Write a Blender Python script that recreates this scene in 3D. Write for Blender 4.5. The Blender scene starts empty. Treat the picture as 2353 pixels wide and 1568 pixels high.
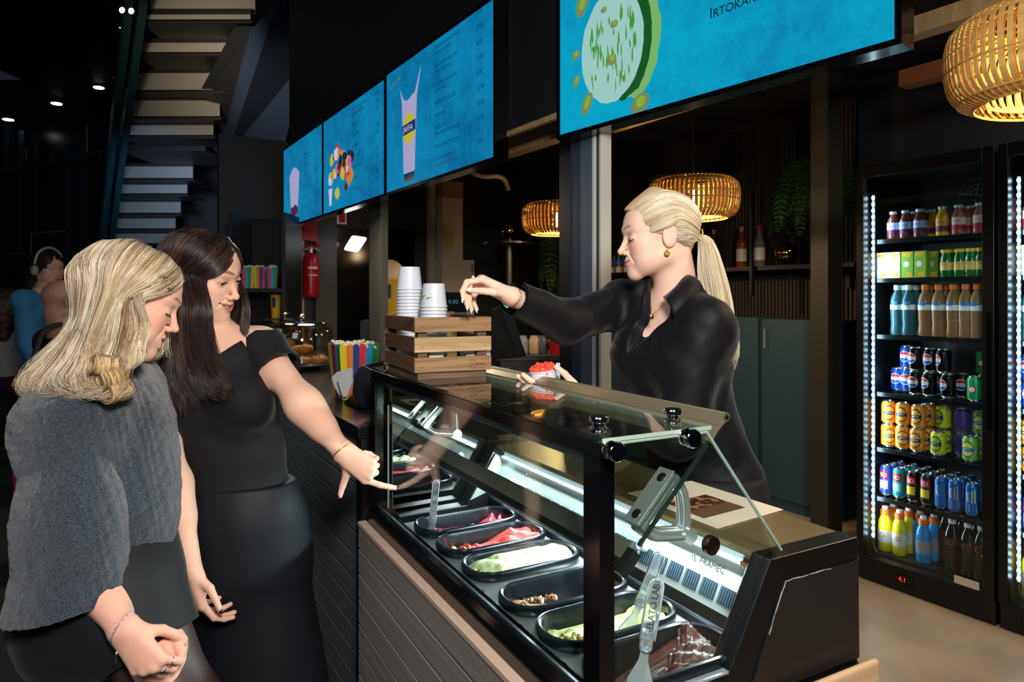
import bpy, bmesh, math, random
import numpy as np
from mathutils import Vector, Matrix, Euler
random.seed(7); RNG = np.random.default_rng(7)
SC = bpy.context.scene; COL = SC.collection
PI = math.pi
# ------------------------------------------------------------------ camera, world, light
CX, HY, FPX, EYE = 1176.5, 682.0, 1568.7, 1.42           # focal length in pixels of a 2353 x 1568 frame, eye height
cd = bpy.data.cameras.new('camera'); cam = bpy.data.objects.new('camera', cd); COL.objects.link(cam)
cd.sensor_width = 36.0; cd.lens = 36.0*FPX/2353.0; cd.shift_y = (HY-784.0)/2353.0
cd.clip_start = 0.05; cd.clip_end = 80
cam.location = (0, 0, EYE); cam.rotation_euler = (PI/2, 0, 0); SC.camera = cam
cd.dof.use_dof = True; cd.dof.focus_distance = 1.6; cd.dof.aperture_fstop = 8.0
w = bpy.data.worlds.new('world'); SC.world = w; w.use_nodes = True
w.node_tree.nodes['Background'].inputs[0].default_value = (0.25, 0.32, 0.45, 1)
w.node_tree.nodes['Background'].inputs[1].default_value = 0.035
vs = SC.view_settings; vs.view_transform = 'Standard'; vs.look = 'None'; vs.gamma = 1; vs.use_curve_mapping = False; vs.exposure = 0.0
def area(name, loc, target, size, power, color=(1,1,1), size_y=None, spread=PI):
    l = bpy.data.lights.new(name, 'AREA'); l.energy = power; l.color = color; l.size = size; l.spread = spread
    if size_y: l.shape = 'RECTANGLE'; l.size_y = size_y
    o = bpy.data.objects.new(name, l); COL.objects.link(o); o.location = loc
    o.rotation_euler = (Vector(target)-Vector(loc)).to_track_quat('-Z', 'Y').to_euler(); return o
def point(name, loc, power, color=(1,1,1), r=.05):
    l = bpy.data.lights.new(name, 'POINT'); l.energy = power; l.color = color; l.shadow_soft_size = r
    o = bpy.data.objects.new(name, l); COL.objects.link(o); o.location = loc; return o
area('flash', (0.30, -0.25, 2.10), (0.0, 1.8, 1.1), 0.34, 57, (1.0, .93, .87))          # the photographer's flash above the lens
area('hall_light', (-1.5, -1.2, 3.4), (-0.2, 2.0, 0.8), 1.6, 30, (.72, .85, 1.0))              # cool light of the hall behind the camera
area('kiosk_light', (2.35, 2.6, 2.62), (2.0, 2.2, 0), 0.5, 16, (1.0, .84, .62))                 # warm light inside the kiosk
FK_ = Matrix.Rotation(math.radians(30.6), 4, 'Z')
area('stair_fill_warm', (-3.75, 5.6, 3.0), (-3.5, 8.3, 4.0), .5, 26, (1, .74, .42), spread=math.radians(60))      # added warm and cool fills that brighten the stair risers
area('stair_fill_cool', (-4.6, 8.0, 2.2), (-5.2, 10.8, 2.7), .5, 30, (.70, .86, 1), spread=math.radians(70))
area('counter_fill', tuple(FK_ @ Vector((1.05, 3.9, 2.02))), tuple(FK_ @ Vector((.95, 3.7, 1.0))), .35, 14, (1.0, .86, .66))   # added warm fill over the long counter, brightens the cake domes
# ------------------------------------------------------------------ frames and pixel rays
def rotz(deg): return Matrix.Rotation(math.radians(deg), 4, 'Z')
FC, FK, FW = rotz(28.35), rotz(30.6), rotz(32.4)      # display case, long counter, kiosk walls
def P(u, v, D): return Vector(((u-CX)/FPX*D, D, EYE-(v-HY)/FPX*D))
def ray(u, v, F=None):
    d = Vector(((u-CX)/FPX, 1.0, -(v-HY)/FPX))
    return (F.to_3x3().inverted() @ d) if F else d
def hit(u, v, axis, val, F=None):                       # where a sight line meets an axis plane of frame F
    d = ray(u, v, F); o = Vector((0, 0, EYE)); t = (val-o[axis])/d[axis]; return o+d*t
# ------------------------------------------------------------------ colours and materials
def lin(c):
    if isinstance(c, str):
        c = c.lstrip('#'); c = [int(c[i:i+2], 16)/255 for i in (0, 2, 4)]
    return tuple((x/12.92 if x <= .04045 else ((x+.055)/1.055)**2.4) for x in c[:3])+(1.0,)
MATS = {}
def mat(name, color='#808080', rough=.5, metal=0.0, emit=None, estr=1.0, trans=0.0, ior=1.45, coat=0.0, sheen=0.0, spec=.5,
        noise=None, bump=None, alpha=1.0, sss=0.0, vcol=None, wood=None, stretch=None, aniso=0.0, bumpd=.002):
    if name in MATS: return MATS[name]
    m = bpy.data.materials.new(name); m.use_nodes = True; MATS[name] = m
    nt = m.node_tree; N = nt.nodes; L = nt.links; b = N['Principled BSDF']; I = b.inputs
    I['Base Color'].default_value = lin(color); I['Roughness'].default_value = rough; I['Metallic'].default_value = metal
    I['Transmission Weight'].default_value = trans; I['IOR'].default_value = ior; I['Coat Weight'].default_value = coat
    I['Specular IOR Level'].default_value = spec; I['Alpha'].default_value = alpha; I['Anisotropic'].default_value = aniso
    if sheen: I['Sheen Weight'].default_value = sheen; I['Sheen Roughness'].default_value = .4
    if sss:
        I['Subsurface Weight'].default_value = sss; I['Subsurface Radius'].default_value = (.012, .004, .002); I['Subsurface Scale'].default_value = .6
    if emit: I['Emission Color'].default_value = lin(emit); I['Emission Strength'].default_value = estr
    def coords(scale):
        tc = N.new('ShaderNodeTexCoord'); mp = N.new('ShaderNodeMapping'); L.new(tc.outputs['Object'], mp.inputs[0])
        mp.inputs['Scale'].default_value = scale; return mp.outputs[0]
    src = None
    if vcol:
        a = N.new('ShaderNodeAttribute'); a.attribute_name = vcol; src = a.outputs['Color']
    if noise:                                             # (second colour, scale, low, high[, detail])
        c2, sc, lo, hi = noise[:4]
        nz = N.new('ShaderNodeTexNoise'); nz.inputs['Scale'].default_value = sc; nz.inputs['Detail'].default_value = noise[4] if len(noise) > 4 else 4
        L.new(coords(stretch or (1, 1, 1)), nz.inputs['Vector'])
        mr = N.new('ShaderNodeMapRange'); mr.inputs[1].default_value = lo; mr.inputs[2].default_value = hi; L.new(nz.outputs[0], mr.inputs[0])
        mx = N.new('ShaderNodeMix'); mx.data_type = 'RGBA'; L.new(mr.outputs[0], mx.inputs[0])
        mx.inputs[6].default_value = lin(color); mx.inputs[7].default_value = lin(c2)
        if src: L.new(src, mx.inputs[6])
        src = mx.outputs[2]
    if wood:                                              # (dark colour, axis scale vector, strength)
        wv = N.new('ShaderNodeTexNoise'); wv.inputs['Scale'].default_value = 1.0; wv.inputs['Detail'].default_value = 6; wv.inputs['Distortion'].default_value = 1.2
        L.new(coords(wood[1]), wv.inputs['Vector'])
        cr = N.new('ShaderNodeMapRange'); cr.inputs[1].default_value = .35; cr.inputs[2].default_value = .68; L.new(wv.outputs[0], cr.inputs[0])
        mx = N.new('ShaderNodeMix'); mx.data_type = 'RGBA'; L.new(cr.outputs[0], mx.inputs[0])
        mx.inputs[6].default_value = lin(color); mx.inputs[7].default_value = lin(wood[0])
        if src: L.new(src, mx.inputs[6])
        src = mx.outputs[2]
    if src: L.new(src, I['Base Color'])
    if bump:                                              # (scale, strength)
        nz = N.new('ShaderNodeTexNoise'); nz.inputs['Scale'].default_value = bump[0]; nz.inputs['Detail'].default_value = 5
        L.new(coords(stretch or (1, 1, 1)), nz.inputs['Vector'])
        bp = N.new('ShaderNodeBump'); bp.inputs['Strength'].default_value = bump[1]; bp.inputs['Distance'].default_value = bumpd
        L.new(nz.outputs[0], bp.inputs['Height']); L.new(bp.outputs[0], I['Normal'])
    return m
def glass(name, tint='#ffffff', rough=0.0, ior=1.45, refl=1.0):
    """thin clear sheet: fresnel reflection over a straight-through view"""
    if name in MATS: return MATS[name]
    m = bpy.data.materials.new(name); m.use_nodes = True; MATS[name] = m
    nt = m.node_tree; N = nt.nodes; L = nt.links; N.clear()
    out = N.new('ShaderNodeOutputMaterial'); mx = N.new('ShaderNodeMixShader'); t = N.new('ShaderNodeBsdfTransparent'); g = N.new('ShaderNodeBsdfGlossy')
    f = N.new('ShaderNodeFresnel'); ge = N.new('ShaderNodeNewGeometry'); io = N.new('ShaderNodeMapRange'); io.inputs[3].default_value = ior; io.inputs[4].default_value = 1/ior
    L.new(ge.outputs['Backfacing'], io.inputs[0]); L.new(io.outputs[0], f.inputs[0])       # the same reflection at both faces of the sheet
    t.inputs[0].default_value = lin(tint); g.inputs['Roughness'].default_value = rough
    ml = N.new('ShaderNodeMath'); ml.operation = 'MULTIPLY'; ml.inputs[1].default_value = refl; L.new(f.outputs[0], ml.inputs[0])
    L.new(ml.outputs[0], mx.inputs[0]); L.new(t.outputs[0], mx.inputs[1]); L.new(g.outputs[0], mx.inputs[2]); L.new(mx.outputs[0], out.inputs[0]); return m
# ------------------------------------------------------------------ objects
def tag(o, label=None, cat=None, group=None, kind=None):
    if label: o['label'] = label
    if cat: o['category'] = cat
    if group: o['group'] = group
    if kind: o['kind'] = kind
    return o
def thing(name, label, cat, base=(0, 0, 0), F=None, group=None, rz=0.0):
    """Empty at the thing's base; the shapes of its parts are given in frame F (or world) coordinates."""
    o = bpy.data.objects.new(name, None); COL.objects.link(o); o.empty_display_size = .05
    M = (F or Matrix()) @ Matrix.Translation(Vector(base)) @ Matrix.Rotation(rz, 4, 'Z')
    o.matrix_world = M; o['_b'] = list(base); tag(o, label, cat, group); return o
def frame_of(root, F=None):
    b = Vector(root['_b']); return b
class MB:
    def __init__(s): s.v = []; s.f = []; s.mi = []; s.c = None
    def add(s, vs, fs, mi=0):
        n = len(s.v); s.v.extend([Vector(p) for p in vs]); s.f.extend([tuple(i+n for i in f) for f in fs]); s.mi.extend([mi]*len(fs)); return s
    def box(s, lo, hi, mi=0, M=None):
        (x0, y0, z0), (x1, y1, z1) = lo, hi
        vs = [Vector(p) for p in ((x0,y0,z0),(x1,y0,z0),(x1,y1,z0),(x0,y1,z0),(x0,y0,z1),(x1,y0,z1),(x1,y1,z1),(x0,y1,z1))]
        if M: vs = [M @ p for p in vs]
        return s.add(vs, [(0,3,2,1),(4,5,6,7),(0,1,5,4),(1,2,6,5),(2,3,7,6),(3,0,4,7)], mi)
    def cbox(s, c, size, mi=0, M=None):
        h = [x/2 for x in size]; return s.box([c[i]-h[i] for i in range(3)], [c[i]+h[i] for i in range(3)], mi, M)
    def prism(s, pts, axis, l0, l1, mi=0):
        """closed polygon in the two other axes, extruded along axis"""
        n = len(pts); k = [i for i in range(3) if i != axis]; vs = []
        for l in (l0, l1):
            for p in pts:
                q = [0, 0, 0]; q[axis] = l; q[k[0]], q[k[1]] = p; vs.append(q)
        fs = [tuple(range(n))[::-1], tuple(range(n, 2*n))]+[(i, (i+1) % n, n+(i+1) % n, n+i) for i in range(n)]
        return s.add(vs, fs, mi)
    def quad(s, a, b, c, d, mi=0): return s.add([a, b, c, d], [(0,1,2,3)], mi)
    def lathe(s, prof, c=(0,0,0), n=24, mi=0, axis=None, cap=True, R=None):
        """profile of (radius, height) turned about the z axis (or matrix R) through c"""
        vs = []; fs = []; c = Vector(c)
        for r, h in prof:
            for k in range(n):
                a = 2*PI*k/n; p = Vector((r*math.cos(a), r*math.sin(a), h)); vs.append(c+(R @ p if R else p))
        m = len(prof)
        for i in range(m-1):
            for k in range(n):
                fs.append((i*n+k, i*n+(k+1) % n, (i+1)*n+(k+1) % n, (i+1)*n+k))
        if cap:
            fs.append(tuple(range(n))[::-1]); fs.append(tuple((m-1)*n+k for k in range(n)))
        return s.add(vs, fs, mi)
    def tube(s, pts, r, n=8, mi=0, cap=True):
        pts = [Vector(p) for p in pts]; m = len(pts); rs = r if isinstance(r, (list, tuple)) else [r]*m
        vs = []; prev = None
        for i, p in enumerate(pts):
            t = (pts[min(i+1, m-1)]-pts[max(i-1, 0)]).normalized()
            if prev is None:
                u = t.orthogonal().normalized()
            else:
                u = (prev-t*prev.dot(t)); u = u.normalized() if u.length > 1e-6 else t.orthogonal().normalized()
            prev = u; w_ = t.cross(u)
            for k in range(n):
                a = 2*PI*k/n; vs.append(p+(u*math.cos(a)+w_*math.sin(a))*rs[i])
        fs = [(i*n+k, i*n+(k+1) % n, (i+1)*n+(k+1) % n, (i+1)*n+k) for i in range(m-1) for k in range(n)]
        if cap: fs += [tuple(range(n))[::-1], tuple((m-1)*n+k for k in range(n))]
        return s.add(vs, fs, mi)
    def ellip(s, c, r, n=16, m=10, mi=0, R=None):
        prof = []; c = Vector(c); vs = []; fs = []
        for i in range(m+1):
            a = -PI/2+PI*i/m
            for k in range(n):
                b = 2*PI*k/n; p = Vector((r[0]*math.cos(a)*math.cos(b), r[1]*math.cos(a)*math.sin(b), r[2]*math.sin(a))); vs.append(c+(R @ p if R else p))
        fs = [(i*n+k, i*n+(k+1) % n, (i+1)*n+(k+1) % n, (i+1)*n+k) for i in range(m) for k in range(n)]
        return s.add(vs, fs, mi)
    def xf(s, M):
        s.v = [M @ p for p in s.v]; return s
    def build(s, name, m, parent=None, smooth=False, bevel=0.0, seg=2, label=None, kind=None, sub=0, off=None):
        me = bpy.data.meshes.new(name)
        b = Vector(off) if off is not None else (Vector(parent['_b']) if parent is not None and '_b' in parent else Vector((0, 0, 0)))
        me.from_pydata([tuple(p-b) for p in s.v], [], s.f)
        ms = m if isinstance(m, (list, tuple)) else [m]
        for q in ms: me.materials.append(q)
        if len(ms) > 1: me.polygons.foreach_set('material_index', s.mi)
        if s.c is not None:
            at = me.color_attributes.new('Col', 'FLOAT_COLOR', 'POINT'); at.data.foreach_set('color', np.asarray(s.c, dtype=np.float32).ravel())
        me.update(); me.validate()
        return link(name, me, parent, smooth, bevel, seg, label, kind, sub, b)
def link(name, me, parent=None, smooth=False, bevel=0.0, seg=2, label=None, kind=None, sub=0, b=None):
    o = bpy.data.objects.new(name, me); COL.objects.link(o)
    if parent is not None:
        o.parent = parent; o['_b'] = list(b if b is not None else (0, 0, 0))
    if smooth:
        me.polygons.foreach_set('use_smooth', [True]*len(me.polygons))
        if smooth == 'auto': me.set_sharp_from_angle(angle=math.radians(40))
    if bevel:
        md = o.modifiers.new('bevel', 'BEVEL'); md.width = bevel; md.segments = seg; md.limit_method = 'ANGLE'; md.angle_limit = math.radians(35)
        if not smooth: md.harden_normals = False
    if sub:
        md = o.modifiers.new('sub', 'SUBSURF'); md.levels = sub; md.render_levels = sub
    if label: o['label'] = label
    if kind: o['kind'] = kind
    return o
def solo(name, mb, m, label, cat, base, F=None, group=None, **kw):
    """a thing that is one mesh; its vertices are given in frame F"""
    o = mb.build(name, m, None, off=base, **kw); o.matrix_world = (F or Matrix()) @ Matrix.Translation(Vector(base)); o['_b'] = list(base)
    return tag(o, label, cat, group)
def struct(name, mb, m, F=None, **kw):
    o = mb.build(name, m, None, **kw); o['kind'] = 'structure'
    if F: o.matrix_world = F
    return o
def clone(root, M=None, label=None, group=None):
    """copy of a thing with copies of its parts and sub-parts"""
    r = root.copy(); COL.objects.link(r)
    if M is not None: r.matrix_world = M
    if label: r['label'] = label
    if group: r['group'] = group
    for ch in list(root.children):
        c = ch.copy(); COL.objects.link(c); c.parent = r
        for g in list(ch.children):
            d = g.copy(); COL.objects.link(d); d.parent = c
    return r
def text_mesh(txt, size, spacing=1.0, bold=0.0):
    """outline letters as vertices and faces in the xy plane, starting at the origin"""
    cu = bpy.data.curves.new('t', 'FONT'); cu.body = txt; cu.size = size; cu.space_character = spacing; cu.offset = bold; cu.resolution_u = 3
    o = bpy.data.objects.new('t', cu); COL.objects.link(o)
    me = o.to_mesh(); vs = [v.co.copy() for v in me.vertices]; fs = [tuple(p.vertices) for p in me.polygons]; o.to_mesh_clear()
    bpy.data.objects.remove(o); bpy.data.curves.remove(cu); return vs, fs
def tw(vs): return (max(p.x for p in vs)-min(p.x for p in vs)) if vs else 0
def crom(pts, n):
    """smooth curve through the given points"""
    p = np.array([tuple(q) for q in pts], dtype=float); m = len(p); t = np.linspace(0, m-1, n); out = []
    for x in t:
        i = min(int(x), m-2); f = x-i; a = p[max(i-1, 0)]; b = p[i]; c = p[i+1]; d = p[min(i+2, m-1)]
        out.append(.5*((2*b)+(-a+c)*f+(2*a-5*b+4*c-d)*f*f+(-a+3*b-3*c+d)*f**3))
    return np.array(out)
# ------------------------------------------------------------------ the setting
M_black = mat('black_satin', '#0b0b0d', .45); M_gloss = mat('black_gloss', '#050507', .12); M_navy = mat('navy_panel', '#101a2c', .5)
M_wallk = mat('dark_cladding', '#16161b', .55); M_alu = mat('aluminium', '#8c98a4', .35, .9); M_dalu = mat('dark_aluminium', '#232a33', .4, .6)
M_chrome = mat('chrome', '#e8e8ea', .06, 1.0); M_steel = mat('brushed_steel', '#b9bcbd', .3, 1.0, bump=(260, .05), stretch=(1, .04, 1))
M_wood_pale = mat('pale_wood', '#a98d62', .6, wood=('#8a6f48', (3, 60, 3)))
M_white = mat('white_plastic', '#e9e9ec', .4); M_cream = mat('cream_paint', '#b7a88f', .6)
mb = MB(); mb.box((-9, -4, -.1), (9, 18, 0)); struct('floor', mb, mat('hall_tiles', '#3c4342', .42, noise=('#303636', 1.4, .4, .62)))
mb = MB(); mb.box((1.15, -2.5, 0), (5.2, 6.2, .004)); struct('floor_kiosk', mb, mat('concrete', '#b3a085', .35, noise=('#998872', 3.2, .38, .7, 8), bump=(30, .06)), FW)
mb = MB(); mb.box((-9, -4, 5.4), (3.6, 18, 5.5)); struct('ceiling', mb, M_black)
mb = MB(); mb.box((1.84, -2.5, 2.74), (4.6, 6.3, 2.8)); struct('ceiling_kiosk', mb, mat('kiosk_ceiling', '#15131a', .7), FW)
mb = MB(); mb.box((1.545, 2.08, 2.135), (1.66, 6.05, 5.2)); struct('wall_facade', mb, M_wallk, FW)
mb = MB(); mb.box((1.545, 2.08, 2.11), (1.70, 6.1, 2.135)); struct('trim_1', mb, mat('lintel_dark', '#17151a', .6), FW)  # dark strip along the bottom of the facade
mb = MB(); mb.box((1.535, 2.1, 2.10), (1.555, 6.1, 2.122)); struct('trim_2', mb, M_wood_pale, FW)
mb = MB(); mb.box((1.69, 2.1, 2.085), (1.755, 6.1, 2.125)); struct('trim_3', mb, M_wood_pale, FW)
mb = MB(); mb.box((2.70, -1.4, 2.425), (2.78, 3.2, 2.455)); mb.box((2.715, -1.4, 2.455), (2.78, 3.2, 2.50)); struct('trim_4', mb, M_wood_pale, FW)
mb = MB(); mb.box((3.0, .9, 2.33), (3.08, 1.6, 2.40)); struct('trim_5', mb, mat('orange_wood', '#6b3a16', .6), FW)
# back wall: narrow vertical ribs
mb = MB(); mb.box((4.36, -2.5, 0), (4.42, 6.3, 2.8))
for k in range(150):
    a = 1.9+k*.03; mb.box((4.335, a, 1.0), (4.362, a+.018, 2.72))
struct('wall_back', mb, mat('ribbed_wall', '#2b2420', .55), FW)
mb = MB(); mb.box((3.98, -2.5, 0), (4.04, 2.36, 2.72)); struct('wall_fridges', mb, mat('navy_wall', '#0d1119', .6), FW)
mb = MB(); mb.box((3.62, 2.33, 0), (3.76, 2.44, 2.72)); struct('wall_corner_post', mb, mat('olive_post', '#2a2821', .6), FW)
mb = MB(); mb.box((1.0, 6.2, 0), (4.36, 6.28, 2.8)); struct('wall_end', mb, mat('end_wall', '#232221', .6), FW)
M_pil = mat('pilaster', '#45443f', .55)
for n, (u0, u1, d, m) in enumerate([(656, 684, .05, M_pil), (684, 694, .07, mat('pale_edge', '#b9aa92', .5)), (722, 770, .05, M_pil), (980, 995, .06, mat('beige_edge', '#a0927c', .5))]):
    b0 = hit(u0, 600, 1, 6.2, FW).x; b1 = hit(u1, 600, 1, 6.2, FW).x
    mb = MB(); mb.box((b0, 6.2-d, 0), (b1, 6.2, 2.72)); struct('trim_%d' % (n+6), mb, m, FW)
for n, (u0, u1, v0) in enumerate([(772, 846, 535), (881, 943, 535)]):
    p0 = hit(u0, v0, 1, 6.19, FW); p1 = hit(u1, v0, 1, 6.19, FW)
    mb = MB(); mb.box((p0.x, 6.17, 0), (p1.x, 6.2, p0.z)); mb.box((p0.x-.04, 6.185, 0), (p1.x+.04, 6.199, p0.z+.04)); struct('door_%d' % (n+1), mb, [M_gloss][0], FW)
# facade posts
def post(n, u0, u1, m, b0=1.555, b1=1.655, z1=2.11):
    b0 += .06; b1 += .06
    a0 = hit(u1, 600, 0, b0, FW).y; a1 = hit(u0, 600, 0, b0, FW).y
    mb = MB(); mb.box((b0, a0, 0), (b1, a1, z1)); struct('trim_%d' % n, mb, m, FW, bevel=.002)
post(11, 1285, 1312, mat('post_navy', '#0e1218', .4), 1.55, 1.64); post(12, 1312, 1334, mat('post_blue', '#2c3d50', .4, .3), 1.552, 1.62); post(13, 1334, 1360, mat('post_grey', '#566472', .4, .3), 1.552, 1.62)
M_palest = mat('pale_strip', '#c9c8bd', .5)
post(14, 1360, 1366, M_palest, 1.55, 1.56); post(15, 1366, 1376, mat('post_mid', '#3f5060', .4, .3), 1.56, 1.6); post(16, 1376, 1381, M_palest, 1.55, 1.6); post(17, 848, 875, M_pil, 1.55, 1.6)
# ------------------------------------------------------------------ far hall: stair, glazing, slabs
M_riser = mat('stair_metal', '#7d8288', .38, .35, bump=(90, .25), stretch=(1, 1, .03)); M_dark = mat('stair_dark', '#0e1118', .5)
rows = [(-28, 345, 586), (30, 333, 575), (95, 322, 548), (165, 311, 522), (228, 300, 505), (285, 290, 490), (338, 281, 470), (380, 273, 443), (422, 264, 430), (462, 257, 415), (500, 249, 403), (535, 243, 393), (568, 238, 384)]
st = thing('staircase', 'dark open metal staircase rising overhead with brushed metal risers, seen from below', 'staircase', (-3.5, 8.5, 0))
tr = MB(); q = []
for i, (v, u0, u1) in enumerate(rows):
    D = 1.25*FPX/(u1-u0); q.append((P(u0, v, D), P(u1, v, D), D))
for i in range(len(q)-1):
    a, b, D = q[i]; c, d, D2 = q[i+1]
    top = a.z; bot = c.z; y = D; h = top-bot
    r = MB(); x0, x1 = a.x, b.x
    r.box((x0, y-.0, bot+.05), (x1, y+.012, top-.012)); r.build('riser', M_riser, st)
    tr.box((x0-.06, y-.02, top-.02), (x1+.02, q[i-1][2] if 0 else y+.02, top+.03)); tr.box((x0-.06, y, bot-.0), (x1+.02, D2+.03, bot+.03))
tr.build('tread', M_dark, st)
sl = MB()
for (u0, v0, D0, u1, v1, D1) in [(297, 0, 7.8, 228, 600, 12.4)]:
    for off in (0, .16):
        a = P(u0, v0-15, D0)+Vector((off, 0, 0)); b = P(u1, v1, D1)+Vector((off, 0, 0)); d = Vector((0, 0, .16)); e = Vector((.05, 0, 0))
        sl.add([a-d-e, a-d+e, a+d+e, a+d-e, b-d-e, b-d+e, b+d+e, b+d-e], [(0,1,2,3),(4,7,6,5),(0,4,5,1),(1,5,6,2),(2,6,7,3),(3,7,4,0)])
sl.build('stringer', mat('teal_steel', '#0d2a33', .45, .3), st)
for v, u in [(64, 276), (110, 292), (131, 294), (178, 260), (230, 273), (247, 274), (276, 244), (328, 257), (363, 231), (420, 240), (434, 240), (497, 228)]:
    MB().ellip(P(u, v, 7.6+v*.008), (.018, .018, .018), 8, 6).build('bolt', M_chrome, st)
# sloping dark side of the stair, and the landing slab over it
mb = MB(); pts = [(575, 70, 7.5), (640, 0, 6.6), (700, -60, 6.4), (800, -60, 6.8), (800, 30, 7.0), (700, 140, 8.2), (655, 330, 9.5), (520, 360, 10.5), (500, 360, 11)]
f = [P(*p) for p in pts]; bk = [p+Vector((.2, .35, .25)) for p in f]; n = len(f)
mb.add(f+bk, [tuple(range(n)), tuple(range(2*n-1, n-1, -1))]+[(i, n+i, n+(i+1) % n, (i+1) % n) for i in range(n)]); mb.build('landing_slab', mat('slab_navy', '#1a2a48', .55), st)
mb = MB(); mb.add([P(395, 330, 10.8), P(500, 355, 10.8), P(590, 60, 8.0), P(540, 60, 8.0), P(395, 330, 11.0), P(500, 355, 11.0), P(590, 60, 8.2), P(540, 60, 8.2)], [(0,1,2,3),(7,6,5,4),(0,4,5,1),(1,5,6,2),(2,6,7,3),(3,7,4,0)]); mb.build('side_panel', mat('side_grey', '#1b1f29', .5), st)
mb = MB(); a = P(388, 345, 14.2); b = P(655, 345, 14.2); mb.box((a.x, 14.2, 0), (b.x+1.2, 14.3, a.z)); struct('wall_behind_stair', mb, mat('wall_behind', '#14161c', .6))
mb = MB(); a = P(-260, 350, 16); b = P(420, 350, 16); mb.box((a.x, 16, 0), (b.x, 16.1, 6.5)); struct('wall_far', mb, mat('far_glazing', '#04070a', .25))
M_teal = mat('teal_mullion', '#0c222a', .45, .3)
for n, (u0, u1, v) in enumerate([(8, 20, 275), (42, 55, 300), (78, 88, 330), (112, 124, 350), (150, 163, 330), (186, 199, 300)]):
    a = P(u0, v, 15.5); b = P(u1, v, 15.5); mb = MB(); mb.box((a.x, 15.5, 0), (b.x, 15.7, a.z)); struct('window_%d' % (n+1), mb, M_teal)
mb = MB(); a = P(-20, 398, 15.4); b = P(250, 345, 15.4); d = Vector((0, 0, .05)); e = Vector((0, .1, 0)); mb.add([a-d, b-d, b+d, a+d, a-d+e, b-d+e, b+d+e, a+d+e], [(0,1,2,3),(7,6,5,4),(0,4,5,1),(2,6,7,3)]); struct('trim_20', mb, M_teal)
mb = MB()
for (u0, v0, u1, v1) in [(72, 537, 150, 531), (72, 537, 72, 585), (12, 582, 72, 585), (60, 340, 60, 368), (200, 290, 200, 350)]:
    mb.tube([P(u0, v0, 14.8), P(u1, v1, 14.8)], .015, 6)
struct('trim_21', mb, mat('grey_rail', '#4a4448', .5))
M_dl = mat('downlight_glow', '#ffffff', .5, emit='#f2f6ff', estr=9)
LB = ['far round ceiling downlight nearest the staircase, largest lit', 'round ceiling downlight second from the staircase in the nearer row', 'round ceiling downlight at the left picture edge', 'faint ceiling downlight of the far row beside the staircase', 'faint ceiling downlight of the far row away from the staircase']
for (u, v, lb) in zip((227, 130, 19, 182, 75), (199, 236, 273, 302, 323), LB):
    z = 5.39; D = (z-EYE)*FPX/(HY-v); p = P(u, v, D); r = .075*D/11
    t = thing('ceiling_downlight', lb, 'ceiling light', (p.x, p.y, z-.02), group='hall downlights')
    MB().lathe([(r*1.25, 0), (r*1.25, .02)], (p.x, p.y, z-.02), 20).build('trim_ring', M_black, t); MB().lathe([(r, -.006), (r, .002)], (p.x, p.y, z-.02), 20).build('lens', M_dl, t)
for (u, v, lb) in ((284, 26, 'bright round lamp low on the stair stringer, first of a pair'), (305, 28, 'bright round lamp beside its twin on the stair stringer')):
    p = P(u, v, 7.4); t = thing('spot_lamp', lb, 'ceiling light', p, group='stair lamps')
    MB().lathe([(.035, 0), (.035, .03)], p, 14, R=Matrix.Rotation(PI/2, 3, 'X')).build('housing', M_black, t); MB().ellip(p+Vector((0, -.03, 0)), (.028, .012, .03), 12, 8).build('lens', M_dl, t)
# ------------------------------------------------------------------ gelato display case (frame FC: x = across, y = along, z = up)
B0, A0, A1 = .566, .783, 1.883
M_clear = glass('clear_glass', '#f2faf7', 0, 1.45, 1.0); M_edge = mat('glass_edge', '#a9bdb0', .2, 0, trans=.3)
M_slat = mat('greige_board', '#8f8880', .6, wood=('#7d756d', (10, 1.2, 60)), bump=(40, .1)); M_board = mat('birch_board', '#cba983', .5, wood=('#b9946c', (2, 2, 40)))
case = thing('gelato_display_case', 'glazed gelato display case with black frame, greige boarded front and lit steel interior', 'display case', (.83, 1.33, 0), FC)
mb = MB()
for k in range(11):
    z1 = .775-k*.071; mb.box((.536, .745, max(0, z1-.066)), (.55, 1.912, z1))
mb.box((.54, .745, 0), (.556, 1.912, .772))
mb.build('front_boarding', M_slat, case, bevel=.002, label='greige horizontal boarding')
MB().box((.534, .745, .772), (.558, 1.912, .782)).build('top_edge_strip', mat('birch_edge', '#c3a791', .6), case)
mb = MB(); mb.box((.536, .738, 0), (1.125, .752, .79)); mb.build('end_board', M_board, case, bevel=.006, seg=3, label='pale birch end board')
MB().box((.556, .762, .0), (1.109, 1.885, .775)).build('carcass', M_black, case)
mb = MB(); mb.prism([(.556, .775), (.60, .775), (.60, .828), (.585, .834), (.562, .834), (.556, .82)], 1, .765, A1); mb.build('sill_frame', M_gloss, case)
MB().box((.572, A0, .8345), (.577, A1, .840)).build('sill_strip', M_alu, case)
MB().box((.566, .79, .836), (.570, 1.86, 1.192)).build('front_glass', M_clear, case)
mb = MB(); mb.box((.564, A0, 1.192), (.590, A1, 1.214)); mb.build('front_rail', M_gloss, case, bevel=.001)
MB().box((.571, .80, 1.178), (.574, 1.86, 1.190)).build('print_band', mat('grey_print', '#3a4147', .4), case)
mb = MB(); mb.box((.564, .786, .836), (.590, .826, 1.192)); mb.build('near_post', M_gloss, case)
mb = MB(); mb.box((.562, 1.838, .785), (.60, A1, 1.192)); mb.build('far_post', M_gloss, case)
MB().box((.592, 1.818, .836), (.596, 1.822, 1.12)).build('far_glass_edge', mat('white_edge', '#d6dedd', .4), case)
MB().box((.566, A0, 1.2145), (.772, A1, 1.2205)).build('top_glass', glass('top_clear', '#eef6f2', 0, 1.5, 1.25), case)
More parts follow.
